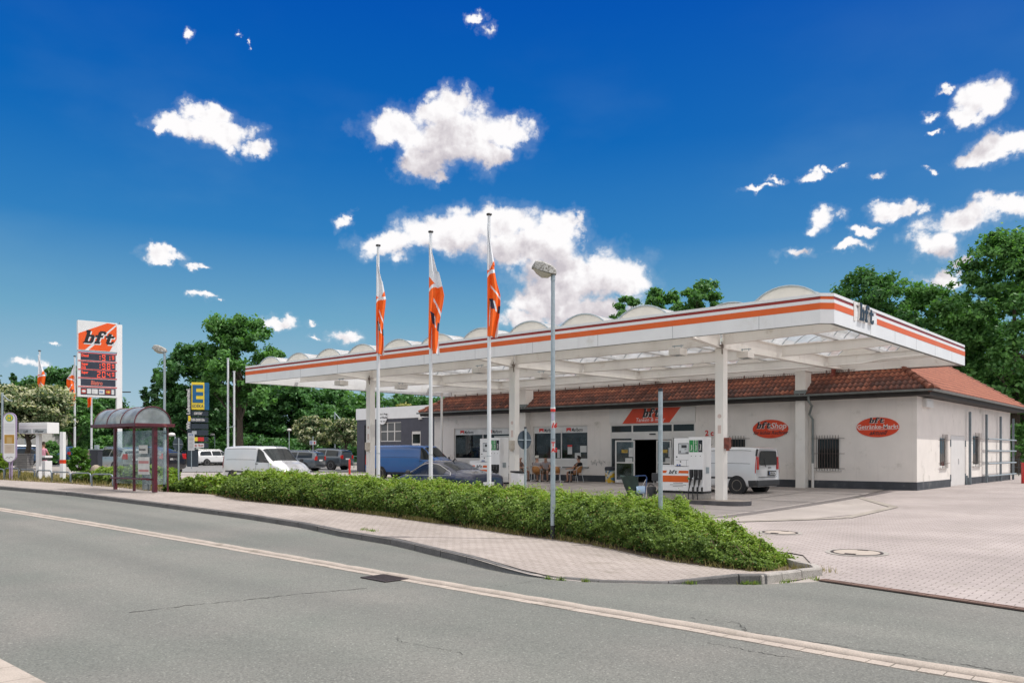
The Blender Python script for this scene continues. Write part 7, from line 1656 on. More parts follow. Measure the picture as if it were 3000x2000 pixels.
# ---------------------------------------------------------------- supermarket pylon
DE = 72; x, y, z = gat(578, DE); 
o = empty('supermarket_pylon', (x, y, z), YAW + .30, 'dark pylon with a yellow EDEKA panel and smaller boards', 'pylon sign'); k_ = DE / FOC
def ez(py): return zat(py, DE) - z
NV_ = mat('pylon_navy', (.022, .035, .05), .5); YE = mat('pylon_yellow', (.80, .60, .04), .45); BLU = mat('pylon_blue', (.008, .11, .26), .45)
U = lambda px: (px - 578) * k_
MB().box((U(551) + U(562)) / 2, .0, (ez(1140) + 0) / 2, U(562) - U(551), .7, ez(1140)).build('side_blade', NV_, o)
MB().box((U(552) + U(580)) / 2, .1, ez(1315) / 2, U(580) - U(552), .8, ez(1315)).build('foot', NV_, o)
MB().box((U(563) + U(598)) / 2, 0, (ez(1121) + ez(1200)) / 2, U(598) - U(563), .85, ez(1121) - ez(1200)).build('main_box', YE, o, bevel=.02)
MB().box(U(598) + .18, .05, (ez(1121) + ez(1200)) / 2, .34, .9, ez(1121) - ez(1200)).build('main_box_end', BLU, o)
L = FR((0, -.43, 0), (1, 0, 0)); e0, e1, zb2, zt2 = U(566), U(595), ez(1180), ez(1128); w, h = e1 - e0, zt2 - zb2; t_ = h / 5
q = MB(); q.rect(e0, zb2, e0 + w * .34, zt2, L, .01)
for kk in (0, 2, 4): q.rect(e0 + w * .34, zb2 + kk * t_, e1, zb2 + (kk + 1) * t_, L, .01)
q.build('letter_E', BLU, o); text('EDEKA', .38, mat('pylon_letter_navy', (.01, .05, .10), .5), o, L @ Matrix.Translation(((e0 + e1) / 2, ez(1194), 0)), bold=.005, align='CENTER', sx=.78)
for (ya, yb_, t_, sz, shr) in ((1204, 1218, 'center', .42, .25), (1222, 1237, '7:00-20:00 Uhr', .30, 0), (1241, 1256, '', .2, 0), (1259, 1275, 'PARKPLATZ', .2, 0), (1279, 1293, 'HIT MARKT', .16, .2), (1297, 1312, 'ANH TRAN', .28, 0)):
    if t_ in ('PARKPLATZ', 'HIT MARKT'): t_ = ''
    bd = MB().box((U(563) + U(608)) / 2, 0, (ez(ya) + ez(yb_)) / 2, U(608) - U(563), .7, ez(ya) - ez(yb_)).build('board', NV_, o); Lb = FR((0, -.352, 0), (1, 0, 0))
    if ya == 1297: MB().rect(U(566), ez(yb_) + .04, U(597), ez(ya) - .04, Lb, .004).build('panel', M['platew'], bd)
    if ya == 1279: MB().rect(U(580), ez(yb_) + .04, U(597), ez(ya) - .04, Lb, .004).build('red_panel', M['red'], bd); MB().rect(U(571), ez(yb_) + .04, U(580) - .01, ez(ya) - .04, Lb, .004).build('yellow_panel', YE, bd)
    if ya == 1259: MB().rect(U(564), ez(yb_) + .1, U(577), ez(ya) - .1, Lb, .004).build('panel', M['alu'], bd)
    if t_: text(t_, sz, M['frame'] if ya < 1290 else bpy.data.materials['goods_red'], bd, Lb @ Matrix.Translation(((U(563) + U(598)) / 2, ez(yb_) + .12, .005)), bold=.01, shear=shr, align='CENTER', sx=.62)
Lv = FR((U(559), -.352, ez(1214)), (0, 0, 1), (-1, 0, 0)); 
text('Lebensmittel.', .42, M['frame'], o, Lv, bold=.012); text('Wir', .42, M['frame'], o, FR((U(559), -.352, ez(1257)), (0, 0, 1), (-1, 0, 0)), bold=.012)
MB().plate([(U(554), ez(1234)), (U(559), ez(1234)), (U(562), ez(1226)), (U(559), ez(1218)), (U(554), ez(1218))], Lb, .004).build('yellow_heart', YE, o)
x, y, z = gat(561, 60); o = empty('car_park_sign', (x, y, z), YAW, 'tall white car park rules board on a pole in front of the dark pylon', 'sign'); kk = 60 / FOC
MB().rect(-9 * kk, zat(1319, 60) - z, 9.5 * kk, zat(1268, 60) - z, FR((0, -.04, 0), (1, 0, 0)), .02).build('board', M['platew'], o); MB().cyl((0, 0, 0), (0, 0, zat(1268, 60) - z), .03, n=8).build('pole', M['galv'], o)
for u in (-4, 3): q = MB().rect((u - 2.6) * kk, zat(1276, 60) - z, (u + 2.6) * kk, zat(1270, 60) - z, FR((0, -.062, 0), (1, 0, 0)), .004).build('blue_field', P_BLUE, o); text('P', .16, M['frame'], q, FR(((u - 1.6) * kk, -.068, zat(1275.5, 60) - z), (1, 0, 0)), bold=.004)
mb = MB()
for j in range(9): mb.rect(-7 * kk, zat(1281 + j * 4, 60) - z - .02, (4 + (j * 3) % 4) * kk, zat(1281 + j * 4, 60) - z + .005, FR((0, -.062, 0), (1, 0, 0)), .003)
mb.build('small_print', bpy.data.materials['print_grey'], o)
# ---------------------------------------------------------------- bus shelter
DS = 29.6; x, y, z = gat(387, 29.6); 
# orientation: long side follows the kerb
th = math.atan2(yk(x + 1) - yk(x - 1), 2.0)
sh = empty('bus_shelter', (x, y, z), th, 'maroon framed bus shelter with glass walls and an arched clear roof', 'bus shelter')
W2_, D2_, HB = 1.6, .68, 2.29
pm = M['maroon']
def postm(u, v, w=.085, h=HB): return MB().box(u, v, h / 2, w, w, h)
for (u, v, w) in ((-1.35, .05, .11), (1.30, .15, .14), (-.05, .10, .08), (1.32, .62, .05)): postm(u, v, w).build('post', pm, sh, bevel=.008)
MB().box(-.0, 0, HB + .045, 2 * W2_, 2 * D2_, .09).box(0, 0, HB + .0, 2 * W2_ - .1, 2 * D2_ - .1, .02)
mb = MB()
for s in (-1, 1): mb.box(0, s * D2_, HB + .05, 2 * W2_, .08, .11); mb.box(s * W2_, 0, HB + .05, .08, 2 * D2_ + .08, .108)
mb.build('roof_ring', pm, sh, bevel=.006)
# arched roof: axis along the long side
n = 14; RR = D2_ - .02
prof = [(-RR * math.cos(pi * k / n), .60 * math.sin(pi * k / n)) for k in range(n + 1)]
L0, L1_ = -W2_ + .10, W2_ - .12
vs = [(u, a, HB + .09 + b) for u in (L0, L1_) for a, b in prof]
MB().add(vs, [(k, k + 1, n + 2 + k, n + 1 + k) for k in range(n)]).build('roof_glazing', M['acryl'], sh, smooth=True)
for u in (L0 + .01, L1_ - .01): MB().add([(u, a * .98, HB + .09 + b * .98) for a, b in prof], [tuple(range(n + 1))]).build('end_glazing', M['acryl'], sh)
for u in (L0, L0 + (L1_ - L0) / 3, L0 + 2 * (L1_ - L0) / 3, L1_): MB().tube([(u, a, HB + .09 + b) for a, b in prof], .022, 6).build('roof_rib', pm, sh, smooth=True)
# glass walls
for (a, b, c, d) in ((-1.30, .05, -.10, .10), (.0, .10, 1.22, .14), (1.32, .24, 1.32, .60)):
    cx_3, cy_3 = (a + c) / 2, (b + d) / 2; L_ = math.hypot(c - a, d - b); MB().box(cx_3, cy_3, 1.22, L_, .012, 1.90, math.atan2(d - b, c - a)).build('glass_wall', M['clear'], sh)
MB().box(.0, -.12, .47, 2.3, .26, .05).build('bench', pm, sh, bevel=.01); MB().box(-1.2, .0, .45, .05, .2, .06).box(1.2, .0, .45, .05, .2, .06).each('bench_support', pm, sh)
MB().box(.62, .09, 1.50, .62, .012, .30).build('notice', bpy.data.materials['paper'], sh); MB().box(.66, .09, .92, .80, .012, .62).build('timetable_poster', bpy.data.materials['paper'], sh)
text('Sternwagen', .10, M['black_i'], sh, FR((.34, .075, 1.47), (1, 0, 0)), bold=.002)
mb = MB(); mb.box(.66, .08, 1.05, .7, .004, .09); mb.box(.66, .08, .75, .7, .004, .07); mb.each('poster_print', mat('poster_pink', (.5, .22, .22), .7), sh)
x, y = gp(429, 1437); o = empty('litter_bin', (x, y, gz(x, y)), 0, 'small grey cylindrical litter bin at the foot of the bus shelter', 'bin')
MB().lathe([(.13, .05), (.14, .07), (.15, .62), (.155, .64), (.13, .64), (.12, .1)], n=20).build('drum', M['galv'], o, smooth=True, ang=50); MB().cyl((.16, 0, 0), (.16, 0, .72), .022, n=8).build('post', M['steel'], o)
# shelter floor slab
# ---------------------------------------------------------------- bus stop sign
x, y = gp(84 * 40 / 84 - 8, 1403); DB = x * FWD[0] + y * FWD[1]; z = gz(x, y)
x, y = atd(32, DB); kk = DB / FOC
o = empty('bus_stop_sign', (x, y, z), YAW + .05, 'tall rounded bus stop sign with a green and yellow H disc and timetables', 'bus stop sign')
def bz(py): return zat(py, DB) - z
w = 19.5 * kk; zt, zb_ = bz(1208), bz(1348); m1 = mat('stop_mauve', (.36, .28, .42), .4, var=.05)
out = [(w * math.cos(pi * k / 12), zt - w + w * math.sin(pi * k / 12)) for k in range(13)] + [(-w, zb_ + w * .5)] + [(-w * .8, zb_ + w * .1), (-w * .3, zb_ - w * .25), (w * .3, zb_ - w * .25), (w * .8, zb_ + w * .1)] + [(w, zb_ + w * .5)]
L = FR((0, -.05, 0), (1, 0, 0)); MB().plate(out, L, .07).build('frame', m1, o); inn = [(a * .86, zb_ + (b - zb_) * .965 + .02) for a, b in out]
MB().plate(inn, L @ Matrix.Translation((0, 0, .07)), .006).build('panel', M['white'], o)
MB().tube([(-w * .25, 0, zb_ - w * .1), (-.045, 0, zb_ - w * .7), (-.04, 0, 0)], .035, 8).build('leg', m1, o, smooth=True); MB().tube([(w * .25, 0, zb_ - w * .1), (.045, 0, zb_ - w * .7), (.04, 0, 0)], .035, 8).build('leg', m1, o, smooth=True)
Lf = L @ Matrix.Translation((0, 0, .077)); zc = bz(1224)
q = MB().plate(rpt(28, .17, (0, zc)), Lf, .003).build('stop_disc', mat('stop_green', (.12, .38, .18), .5), o); MB().plate(rpt(28, .135, (0, zc)), Lf, .005).build('yellow_disc', YE, q); text('H', .22, bpy.data.materials['stop_green'], q, Lf @ Matrix.Translation((0, zc - .08, .006)), bold=.010, align='CENTER')
mb = MB()
for j in range(7): mb.rect(-w * .7, bz(1243 + j * 4) - .006, w * .7, bz(1243 + j * 4) + .006, Lf, .002)
mb.build('route_lines', mat('pale_print', (.42, .42, .46), .7), o)
q = MB().rect(-w * .72, bz(1299), w * .72, bz(1273), Lf, .003).build('ochre_timetable', mat('ochre', (.45, .25, .04), .6), o); MB().rect(-w * .38, bz(1298), w * .4, bz(1280), Lf, .005).build('sheet', mat('ochre_pale', (.52, .36, .15), .7), q)
q = MB().rect(-w * .72, bz(1327), w * .72, bz(1301), Lf, .003).build('timetable', mat('cream_paper', (.58, .50, .40), .7), o)
mb = MB(); 
for j in range(6): mb.rect(-w * .5, bz(1304 + j * 4) - .012, w * .3, bz(1304 + j * 4), Lf, .005)
mb.build('timetable_print', mat('print_rose', (.45, .30, .26), .7), q)
MB().tube([Lf @ Vector((-.16, bz(1342), .004)), Lf @ Vector((-.08, bz(1338), .004)), Lf @ Vector((0, bz(1341), .004)), Lf @ Vector((.06, bz(1337), .004)), Lf @ Vector((.16, bz(1340), .004))], .008, 5).build('logo_scribble', M['black_i'], o)
# ---------------------------------------------------------------- air and water station
DA = 37.0; x, y, z = gat(114, DA); kk = DA / FOC
o = empty('air_water_station', (x, y, z), YAW - .35, 'white air and water station sign box reading Luft and Wasser on a post', 'service station sign')
def az(py): return zat(py, DA) - z
Ww = 112 * kk
MB().box(0, 0, az(1270) / 2, .19, .16, az(1270)).build('post', M['white'], o, bevel=.01)
MB().box(.0, 0, (az(1238) + az(1270)) / 2, Ww, .62, az(1238) - az(1270)).build('sign_box', M['white'], o, bevel=.01)
L = FR((0, -.312, 0), (1, 0, 0)); mb = MB(); zz = (az(1238) - az(1270))
mb.rect(-Ww / 2 + .03, az(1269), -.08, az(1269) + zz * .38, L, .003); mb.rect(.0, az(1269), Ww / 2 - .03, az(1269) + zz * .38, L, .003); mb.build('grey_field', mat('air_grey', (.40, .43, .44), .5), o)
text('Luft', .17, M['black_i'], o, L @ Matrix.Translation((-.56, az(1267), .004)), bold=.003, shear=.2); text('Wasser', .17, M['black_i'], o, L @ Matrix.Translation((.12, az(1267), .004)), bold=.003, shear=.2)
mb = MB(); [mb.rect(-Ww / 2 + .03, az(1248 + j * 4), Ww / 2 - .03, az(1248 + j * 4) + .008, L, .003) for j in range(3)]; mb.build('pink_lines', mat('pale_pink', (.5, .38, .38), .6), o)
x, y, z = gat(134, 37.8); b_ = empty('service_box', (x, y, z), YAW - .3, 'white waist-high service bin with a slanted opening beside the air and water post', 'bin')
MB().box(0, 0, .40, .34, .4, .8).build('body', M['white'], b_, bevel=.01); MB().box(0, 0, .99, .36, .42, .10).build('lid', M['white'], b_, bevel=.01); MB().box(0, .0, .9, .28, .3, .12).build('opening', M['plastic'], b_)
x, y, z = gat(184, 35.5); o = empty('marker_post', (x, y, z), YAW - .2, 'white square marker post with one red band', 'post'); H = zat(1265, 35.5) - z
MB().box(0, 0, H / 2, .17, .17, H).build('post', M['white'], o, bevel=.01); za, zb2 = zat(1357, 35.5) - z, zat(1346, 35.5) - z; MB().box(0, 0, (za + zb2) / 2, .176, .176, zb2 - za).build('red_band', M['logored'], o)
# bicycle hoops
hp = [(-34, 12, 1374, 1402), (15, 55, 1372, 1401), (58, 101, 1376, 1401), (108, 151, 1378, 1406), (153, 206, 1383, 1412), (208, 266, 1386, 1416), (269, 330, 1389, 1424)]
proto = None
for i, (xa, xb, yt, yb_) in enumerate(hp):
    a = Vector(gp(xa, yb_ - 1)); b = Vector(gp(xb, yb_ + 1)); d_ = ((a + b) / 2).dot(Vector(FWD)); H = (yb_ - yt) * d_ / FOC; Lh = (b - a).length
    o = empty('bicycle_hoop', (a.x, a.y, gz(a.x, a.y)), math.atan2((b - a).y, (b - a).x), ['grey steel bicycle hoop at the left edge of the photo', 'bicycle hoop behind the bus stop sign leg', 'bicycle hoop in front of the slatted planter', 'bicycle hoop in front of the air and water post', 'bicycle hoop in front of the white post with the red band', 'bicycle hoop second from the bus shelter', 'bicycle hoop nearest the bus shelter'][i], 'bicycle hoop', 'bicycle hoops along the pavement'); r = .12
    MB().tube([(0, 0, 0), (0, 0, H - r), (r * .3, 0, H - r * .3), (r, 0, H), (Lh - r, 0, H), (Lh - r * .3, 0, H - r * .3), (Lh, 0, H - r), (Lh, 0, 0)], .030, 10).build('hoop', M['steel'], o, smooth=True)
    for u in (0, Lh): MB().cyl((u, 0, 0), (u, 0, .012), .06, n=12).build('foot_plate', M['steel'], o)
# planter of the rowan
x, y, z = gat(70, 48.8); o = empty('planter', (x, y, z), YAW, 'square grey slatted planter around the rowan trunk', 'planter'); wd = mat('grey_slats', (.17, .165, .16), .85, var=.15, vs=6)
for j in range(9): MB().box(0, 0, .06 + j * .105, .62 * 1.0 + .012 * 9 + .0 + .012 * j, .62 + .012 * j, .088).build('slat_ring', wd, o, bevel=.008)
MB().box(0, 0, .45, .56, .56, .9).build('inner', M['plinth'], o)
# cabinet, stone, post
x, y, z = gat(281, 42.5); o = empty('utility_cabinet', (x, y, z), YAW - .25, 'dark grey metal utility cabinet left of the silver hatchback', 'cabinet'); H = zat(1317, 42.5) - z
MB().box(0, 0, H / 2, .52, .34, H).build('cabinet', mat('cabinet_dark', (.03, .035, .045), .5), o, bevel=.01); MB().box(0, 0, H + .015, .6, .4, .04).build('lid', M['galv'], o); MB().box(.06, 0, H + .14, .2, .16, .2).build('top_box', M['galv'], o, bevel=.02); MB().rect(-.2, .15, .2, H - .12, FR((0, -.172, 0), (1, 0, 0)), .01).build('door', bpy.data.materials['cabinet_dark'], o, bevel=.003)
x, y, z = gat(257, 43.5); o = empty('stone_pillar', (x, y, z), YAW, 'narrow sandstone pillar with a rusty plate beside the dark cabinet', 'pillar'); st_ = mat('sandstone', (.34, .28, .22), .9, var=.2, vs=6, bump=.5); MB().box(0, 0, H / 2, .30, .25, H - .03).build('pillar', st_, o, bevel=.02); MB().box(-.12, -.13, H * .6, .10, .03, H * .55).build('rusty_plate', bpy.data.materials['rusty_box'], o)
x, y, z = gat(281, 39.5); o = empty('boulder', (x, y, z), .3, 'rounded sandstone boulder in front of the dark cabinet', 'stone'); MB().lathe([(.30, 0), (.33, .15), (.30, .38), (.22, .55), (.10, .62), (.01, .63)], n=14).xf(Matrix.Diagonal((1, .7, 1, 1))).build('stone', st_, o, smooth=True, ang=180)
# white building at far left
x, y, z = gat(62, 88); o = empty('storage_building', (x, y, z), YAW - .15, 'pale flat-roofed building behind the rowan at the far left', 'building'); kk = 88 / FOC
MB().box(0, 2, zat(1270, 88) / 2, 135 * kk, 4, zat(1270, 88) + .4).build('wall', mat('pale_cladding', (.44, .43, .40), .7), o); MB().box(0, 2, zat(1268, 88), 137 * kk, 4.1, .12).build('roof_edge', M['galv'], o); MB().rect(12 * kk, .1, 14 * kk, zat(1270, 88), FR((0, -.01, 0), (1, 0, 0)), .02).build('downpipe', M['galv'], o)
MB().rect(-60 * kk, zat(1275, 88) * .86, -20 * kk, zat(1272, 88), FR((0, -.01, 0), (1, 0, 0)), .05).build('window_band', M['glass'], o)
# left-edge pole with signal arm
x, y, z = gat(7, 46); o = empty('signal_pole', (x, y, z), YAW, 'grey pole at the left edge behind the bus stop sign', 'pole'); MB().cyl((0, 0, 0), (0, 0, zat(1150, 46) - z), .06, n=10).build('pole', M['galv'], o, smooth=True); MB().tube([(0, 0, zat(1155, 46) - z), (.35, 0, zat(1172, 46) - z), (.55, 0, zat(1174, 46) - z)], .03, 6).build('arm', M['galv'], o)
# distant small lamps
def small_lamp(px, d, topy, label, head=1):
    x, y, z = gat(px, d); H = zat(topy, d) - z; o = empty('car_park_lamp', (x, y, z), YAW, label, 'lamp post', 'slender lamp posts of the car park')
    MB().cyl((0, 0, 0), (0, 0, H), .06, .045, n=8).build('pole', M['galv'], o, smooth=True); MB().lathe([(.01, H), (.2, H + .02), (.26, H + .10), (.2, H + .22), (.01, H + .26)], (-.25 * head, 0, 0), 12).build('lamp_head', M['frame'], o, smooth=True)
small_lamp(513, 60, 1277, 'slender lamp post with a white head right of the round edge-on sign'); small_lamp(629, 88, 1276, 'slender lamp post behind the white estate car'); small_lamp(847, 86, 1262, 'thin post behind the white van roof', 0)
x, y, z = gat(981, 76); o = empty('bracket_lamp', (x, y, z), YAW, 'street lamp with a diagonal bracket between the two rowan trees', 'lamp post'); H = zat(1206, 76) - z
MB().cyl((0, 0, 0), (0, 0, H), .08, .06, n=8).build('pole', M['galv'], o, smooth=True); MB().tube([(0, 0, H - .1), (.55, 0, H - .75), (.9, 0, H - 1.3)], .035, 5).build('stay', M['galv'], o); MB().tube([(0, 0, H - 1.5), (.3, 0, H - 1.35), (.7, 0, H - 1.3)], .03, 5).build('arm', M['galv'], o); MB().lathe([(.02, 0), (.22, .05), (.25, .12), (.12, .22), (.02, .24)], (.85, 0, H - 1.5), 10).build('lamp_head', M['galv'], o, smooth=True)
x, y, z = gat(349 + 16, 66); o = empty('street_light', (x, y, z), YAW, 'street light whose flat head shows right of the price pylon pole', 'street lamp'); H = zat(1148, 66) - z; MB().cyl((-.25, 0, 0), (-.25, 0, H + .2), .08, .05, n=8).build('pole', M['galv'], o); MB().box(.1, 0, H, .75, .2, .08).build('lamp_head', M['plastic'], o, bevel=.02)
x, y, z = gat(917, 66); o = empty('parking_sign', (x, y, z), YAW, 'small white parking sign board on a post above the grey SUV', 'sign'); kk = 66 / FOC; MB().cyl((0, 0, 0), (0, 0, zat(1278, 66) - z), .035, n=8).build('post', M['galv'], o); q = MB().rect(-9.5 * kk, zat(1302, 66) - z, 9.5 * kk, zat(1290, 66) - z, FR((0, -.05, 0), (1, 0, 0)), .02).build('board', M['platew'], o); MB().rect(-7.5 * kk, zat(1300, 66) - z, -2 * kk, zat(1292, 66) - z, FR((0, -.072, 0), (1, 0, 0)), .004).build('blue_field', P_BLUE, q); MB().rect(3.5 * kk, zat(1300, 66) - z, 7 * kk, zat(1293, 66) - z, FR((0, -.072, 0), (1, 0, 0)), .004).build('red_mark', M['red'], q)
text('P', .18, M['frame'], q, FR((-6.4 * kk, -.077, zat(1299, 66) - z), (1, 0, 0)), bold=.006)
x, y, z = gat(1024, 56); o = empty('bollard', (x, y, z), 0, 'red bollard at the corner of the dark car wash building', 'bollard'); MB().lathe([(.07, 0), (.07, 1.0), (.05, 1.05), (.01, 1.06)], n=14).build('tube', M['red'], o, smooth=True, ang=50); MB().cyl((0, 0, 0), (0, 0, .03), .12, n=12).build('foot_plate', M['steel'], o)
# fences
def railing(x0, y0, x1, y1, label, H=1.0, nr=2, matl=M['steel'], cols=8):
    z = gz(x0, y0); o = empty('railing', (x0, y0, z), math.atan2(y1 - y0, x1 - x0), label, 'fence'); L_ = math.hypot(x1 - x0, y1 - y0)
    for k in range(cols + 1): MB().cyl((L_ * k / cols, 0, 0), (L_ * k / cols, 0, H), .03, n=6).build('post', matl, o)
    for k in range(nr): MB().cyl((0, 0, H - k * H / nr), (L_, 0, H - k * H / nr), .028, n=6).build('rail', matl, o)
gm = mat('green_metal', (.08, .22, .19), .5)
a = atd(1008, 71); b = atd(1085, 71); railing(*a, *b, 'pale green railing beside the car wash under the rowan', matl=gm)
a = atd(165, 80); b = atd(235, 80); railing(*a, *b, 'dark railing behind the blue SUV', matl=M['plastic'])
a = atd(2945, 57); b = atd(3120, 50); railing(*a, *b, 'dark railing at the right edge behind the end wall', H=1.1, matl=M['plastic'])
x, y = gp(3002, 1416); z = gz(x, y); o = empty('red_post', (x, y, z), YAW, 'red square post cut by the right edge of the photo', 'post'); dd2 = x * FWD[0] + y * FWD[1]; H = (1416 - 1357) * dd2 / FOC; MB().box(0, 0, H / 2, .24, .2, H).build('post', M['red'], o, bevel=.015); MB().box(0, 0, H + .02, .27, .23, .04).build('cap', M['red'], o, bevel=.01)
# ---------------------------------------------------------------- terrace: tables, chairs, people
WK = mat('wicker', (.42, .19, .06), .7, var=.25, vs=60, bump=.4, bs=80)
def chair(x, y, rz, label):
    o = empty('bistro_chair', (x, y, gz(x, y)), rz, label, 'chair', 'wicker and aluminium chairs on the terrace'); a = .014
    MB().plate([(-.21, -.22), (.21, -.22), (.21, .22), (-.21, .22)], Matrix.Translation((0, 0, .44)), .025).build('seat', WK, o, bevel=.01)
    vs = []; n = 8
    for zz, rr_ in ((.50, .23), (.82, .25)):
        for k in range(n + 1): a_ = pi / 2 + .25 + (pi - .5) * k / n; vs.append((rr_ * math.cos(a_) - .04 - (zz - .5) * .15, rr_ * math.sin(a_), zz + (.03 * math.sin(pi * k / n) if zz > .6 else 0)))
    b = MB().add(vs, [(k, k + 1, n + 2 + k, n + 1 + k) for k in range(n)]).build('backrest', WK, o, smooth=True); b.modifiers.new('t', 'SOLIDIFY').thickness = .018
    for s in (-1, 1):
        MB().tube([(.24, s * .24, 0), (.18, s * .24, .64), (.14, s * .25, .67), (-.18, s * .24, .66), (-.28, s * .20, .80), (-.31, s * .1, .86)], a, 6).build('arm_frame', M['alu'], o, smooth=True)
        MB().tube([(-.30, s * .25, 0), (-.20, s * .24, .42), (-.22, s * .24, .66)], a, 6).build('leg', M['alu'], o, smooth=True)
    MB().tube([(-.31, -.1, .86), (-.33, 0, .87), (-.31, .1, .86)], a, 6).build('top_rail', M['alu'], o)
    return o
def table(x, y, label):
    o = empty('bistro_table', (x, y, gz(x, y)), .3, label, 'table', 'round bistro tables on the terrace'); MB().lathe([(.36, .71), (.37, .715), (.37, .735), (.36, .74), (.01, .74)], n=28).build('table_top', mat('table_top', (.5, .5, .5), .3) if not bpy.data.materials.get('table_top') else bpy.data.materials['table_top'], o, smooth=True, ang=40); MB().cyl((0, 0, .08), (0, 0, .71), .028, n=10).build('column', M['alu'], o, smooth=True)
    for k in range(4): MB().tube([(0, 0, .10), (.2 * math.cos(k * pi / 2), .2 * math.sin(k * pi / 2), .05), (.3 * math.cos(k * pi / 2), .3 * math.sin(k * pi / 2), .0)], .018, 6).build('foot', M['alu'], o)
    return o
SKIN = mat('skin', (.46, .25, .17), .6, var=.08, vs=9); 
def skin_obj(name, verts, edges, rad, m, parent, root=0, sub=2):
    me = bpy.data.meshes.new(name); me.from_pydata(verts, edges, []); o = bpy.data.objects.new(name, me); COL.objects.link(o); o.parent = parent
    k = o.modifiers.new('skin', 'SKIN'); k.use_smooth_shade = True
    for i, r in enumerate(rad):
        sv = me.skin_vertices[0].data[i]; sv.radius = (r, r) if not isinstance(r, tuple) else r; sv.use_root = (i == root)
    s = o.modifiers.new('sub', 'SUBSURF'); s.levels = sub; s.render_levels = sub
    me.materials.append(m); 
    # bake the modifiers so that the body is one plain mesh
    dg = bpy.context.evaluated_depsgraph_get(); dg.update(); ev = o.evaluated_get(dg); nm = bpy.data.meshes.new_from_object(ev); o.modifiers.clear(); o.data = nm
    nm.materials.clear(); nm.materials.append(m); nm.polygons.foreach_set('use_smooth', [True] * len(nm.polygons)); nm.name = name
    return o
def person(x, y, rz, label, shirt, legs, hair, lean=-.10, bald=False, shorts=True, arm=((.10, .27, .74), (.34, .22, .72)), seat=.46, scale=1.0, standing=False, hairlen=0):
    o = empty('person', (x, y, gz(x, y)), rz, label, 'person'); o.scale = (scale,) * 3
    P = [(-.06, 0, seat + .10), (-.10 + lean * .4, 0, seat + .28), (-.10 + lean, 0, seat + .50), (-.08 + lean, 0, seat + .60), (-.03 + lean, 0, seat + .70), (-.02 + lean, 0, seat + .80)]
    R_ = [.13, .125, .14, .07, .078, .088]; E = [(0, 1), (1, 2), (2, 3), (3, 4), (4, 5)]
    for s in (-1, 1):
        if standing: leg = [(-.02, s * .10, seat), (.02, s * .11, seat * .55), (-.02, s * .11, .09), (.10, s * .13, .04)]
        else: leg = [(.04, s * .10, seat + .05), (.42, s * .14, seat + .07), (.40, s * .14, .10), (.52, s * .16, .04)]
        b = len(P); P += leg; R_ += [.095, .065, .042, .040]; E += [(0, b), (b, b + 1), (b + 1, b + 2), (b + 2, b + 3)]
        b = len(P); el, ha = arm; P += [(-.10 + lean, s * .17, seat + .52), (el[0] + lean * .5, s * el[1], el[2]), (ha[0], s * ha[1], ha[2]), (ha[0] + .08, s * (ha[1] - .02), ha[2] - .01)]; R_ += [.062, .042, .030, .034]; E += [(2, b), (b, b + 1), (b + 1, b + 2), (b + 2, b + 3)]
        h = b + 3
        for k in range(4): c = len(P); a_ = (-.3 + .2 * k); P += [(ha[0] + .12, s * (ha[1] - .02) + (k - 1.5) * .02, ha[2] - .01), (ha[0] + .15 - abs(k - 1.5) * .006, s * (ha[1] - .02) + (k - 1.5) * .022, ha[2] - .03)]; R_ += [.010, .008]; E += [(h, c), (c, c + 1)]
        c = len(P); P += [(ha[0] + .09, s * (ha[1] - .065), ha[2] + .0)]; R_ += [.011]; E += [(h, c)]
    body = skin_obj('body', P, E, R_, SKIN, o)
    # face
    hx, hz = -.02 + lean, seat + .78
    for s in (-1, 1):
        MB().lathe([(.001, -.012), (.011, 0), (.001, .012)], (hx + .082, s * .032, hz + .01), 8).build('eye', M['black_i'], body); MB().lathe([(.001, -.03), (.018, 0), (.001, .03)], (hx - .005, s * .092, hz - .005), 8).build('ear', SKIN, body)
    MB().tube([(hx + .08, 0, hz + .01), (hx + .108, 0, hz - .025), (hx + .085, 0, hz - .035)], [.008, .013, .009], 6).build('nose', SKIN, body, smooth=True); MB().box(hx + .082, 0, hz - .058, .012, .045, .008).build('mouth', mat('lips', (.32, .10, .09), .6) if not bpy.data.materials.get('lips') else bpy.data.materials['lips'], body)
    # shirt
    P2 = [(-.06, 0, seat + .06), P[1], P[2], (P[2][0], 0, seat + .57)]; R2 = [.155, .150, .158, .085]; E2 = [(0, 1), (1, 2), (2, 3)]
    for s in (-1, 1): b = len(P2); el = arm[0]; P2 += [(-.10 + lean, s * .175, seat + .52), (el[0] * .5 + (-.10 + lean) * .5, s * (el[1] + .17) / 2, (el[2] + seat + .52) / 2)]; R2 += [.078, .060]; E2 += [(2, b), (b, b + 1)]
    skin_obj('shirt', P2, E2, R2, shirt, o, root=1)
    P3 = [(-.06, 0, seat + .08)]; R3 = [.15]; E3 = []
    for s in (-1, 1):
        if standing: q = [(-.02, s * .10, seat * .9), (.02, s * .11, seat * .5), (-.02, s * .11, .12)]
        else: q = [(.06, s * .10, seat + .05), (.36, s * .14, seat + .07)] + ([] if shorts else [(.42, s * .14, seat + .05), (.40, s * .14, .14)])
        b = 0; 
        for k, v in enumerate(q): P3.append(v); R3.append([.108, .082, .075, .06][k]); E3.append((b, len(P3) - 1)); b = len(P3) - 1
    skin_obj('trousers', P3, E3, R3, legs, o)
    for s in (-1, 1): 
        fx = .10 if standing else .47; MB().box(fx, s * .15, .04, .26, .09, .07).build('shoe', M['black'], o, bevel=.02)
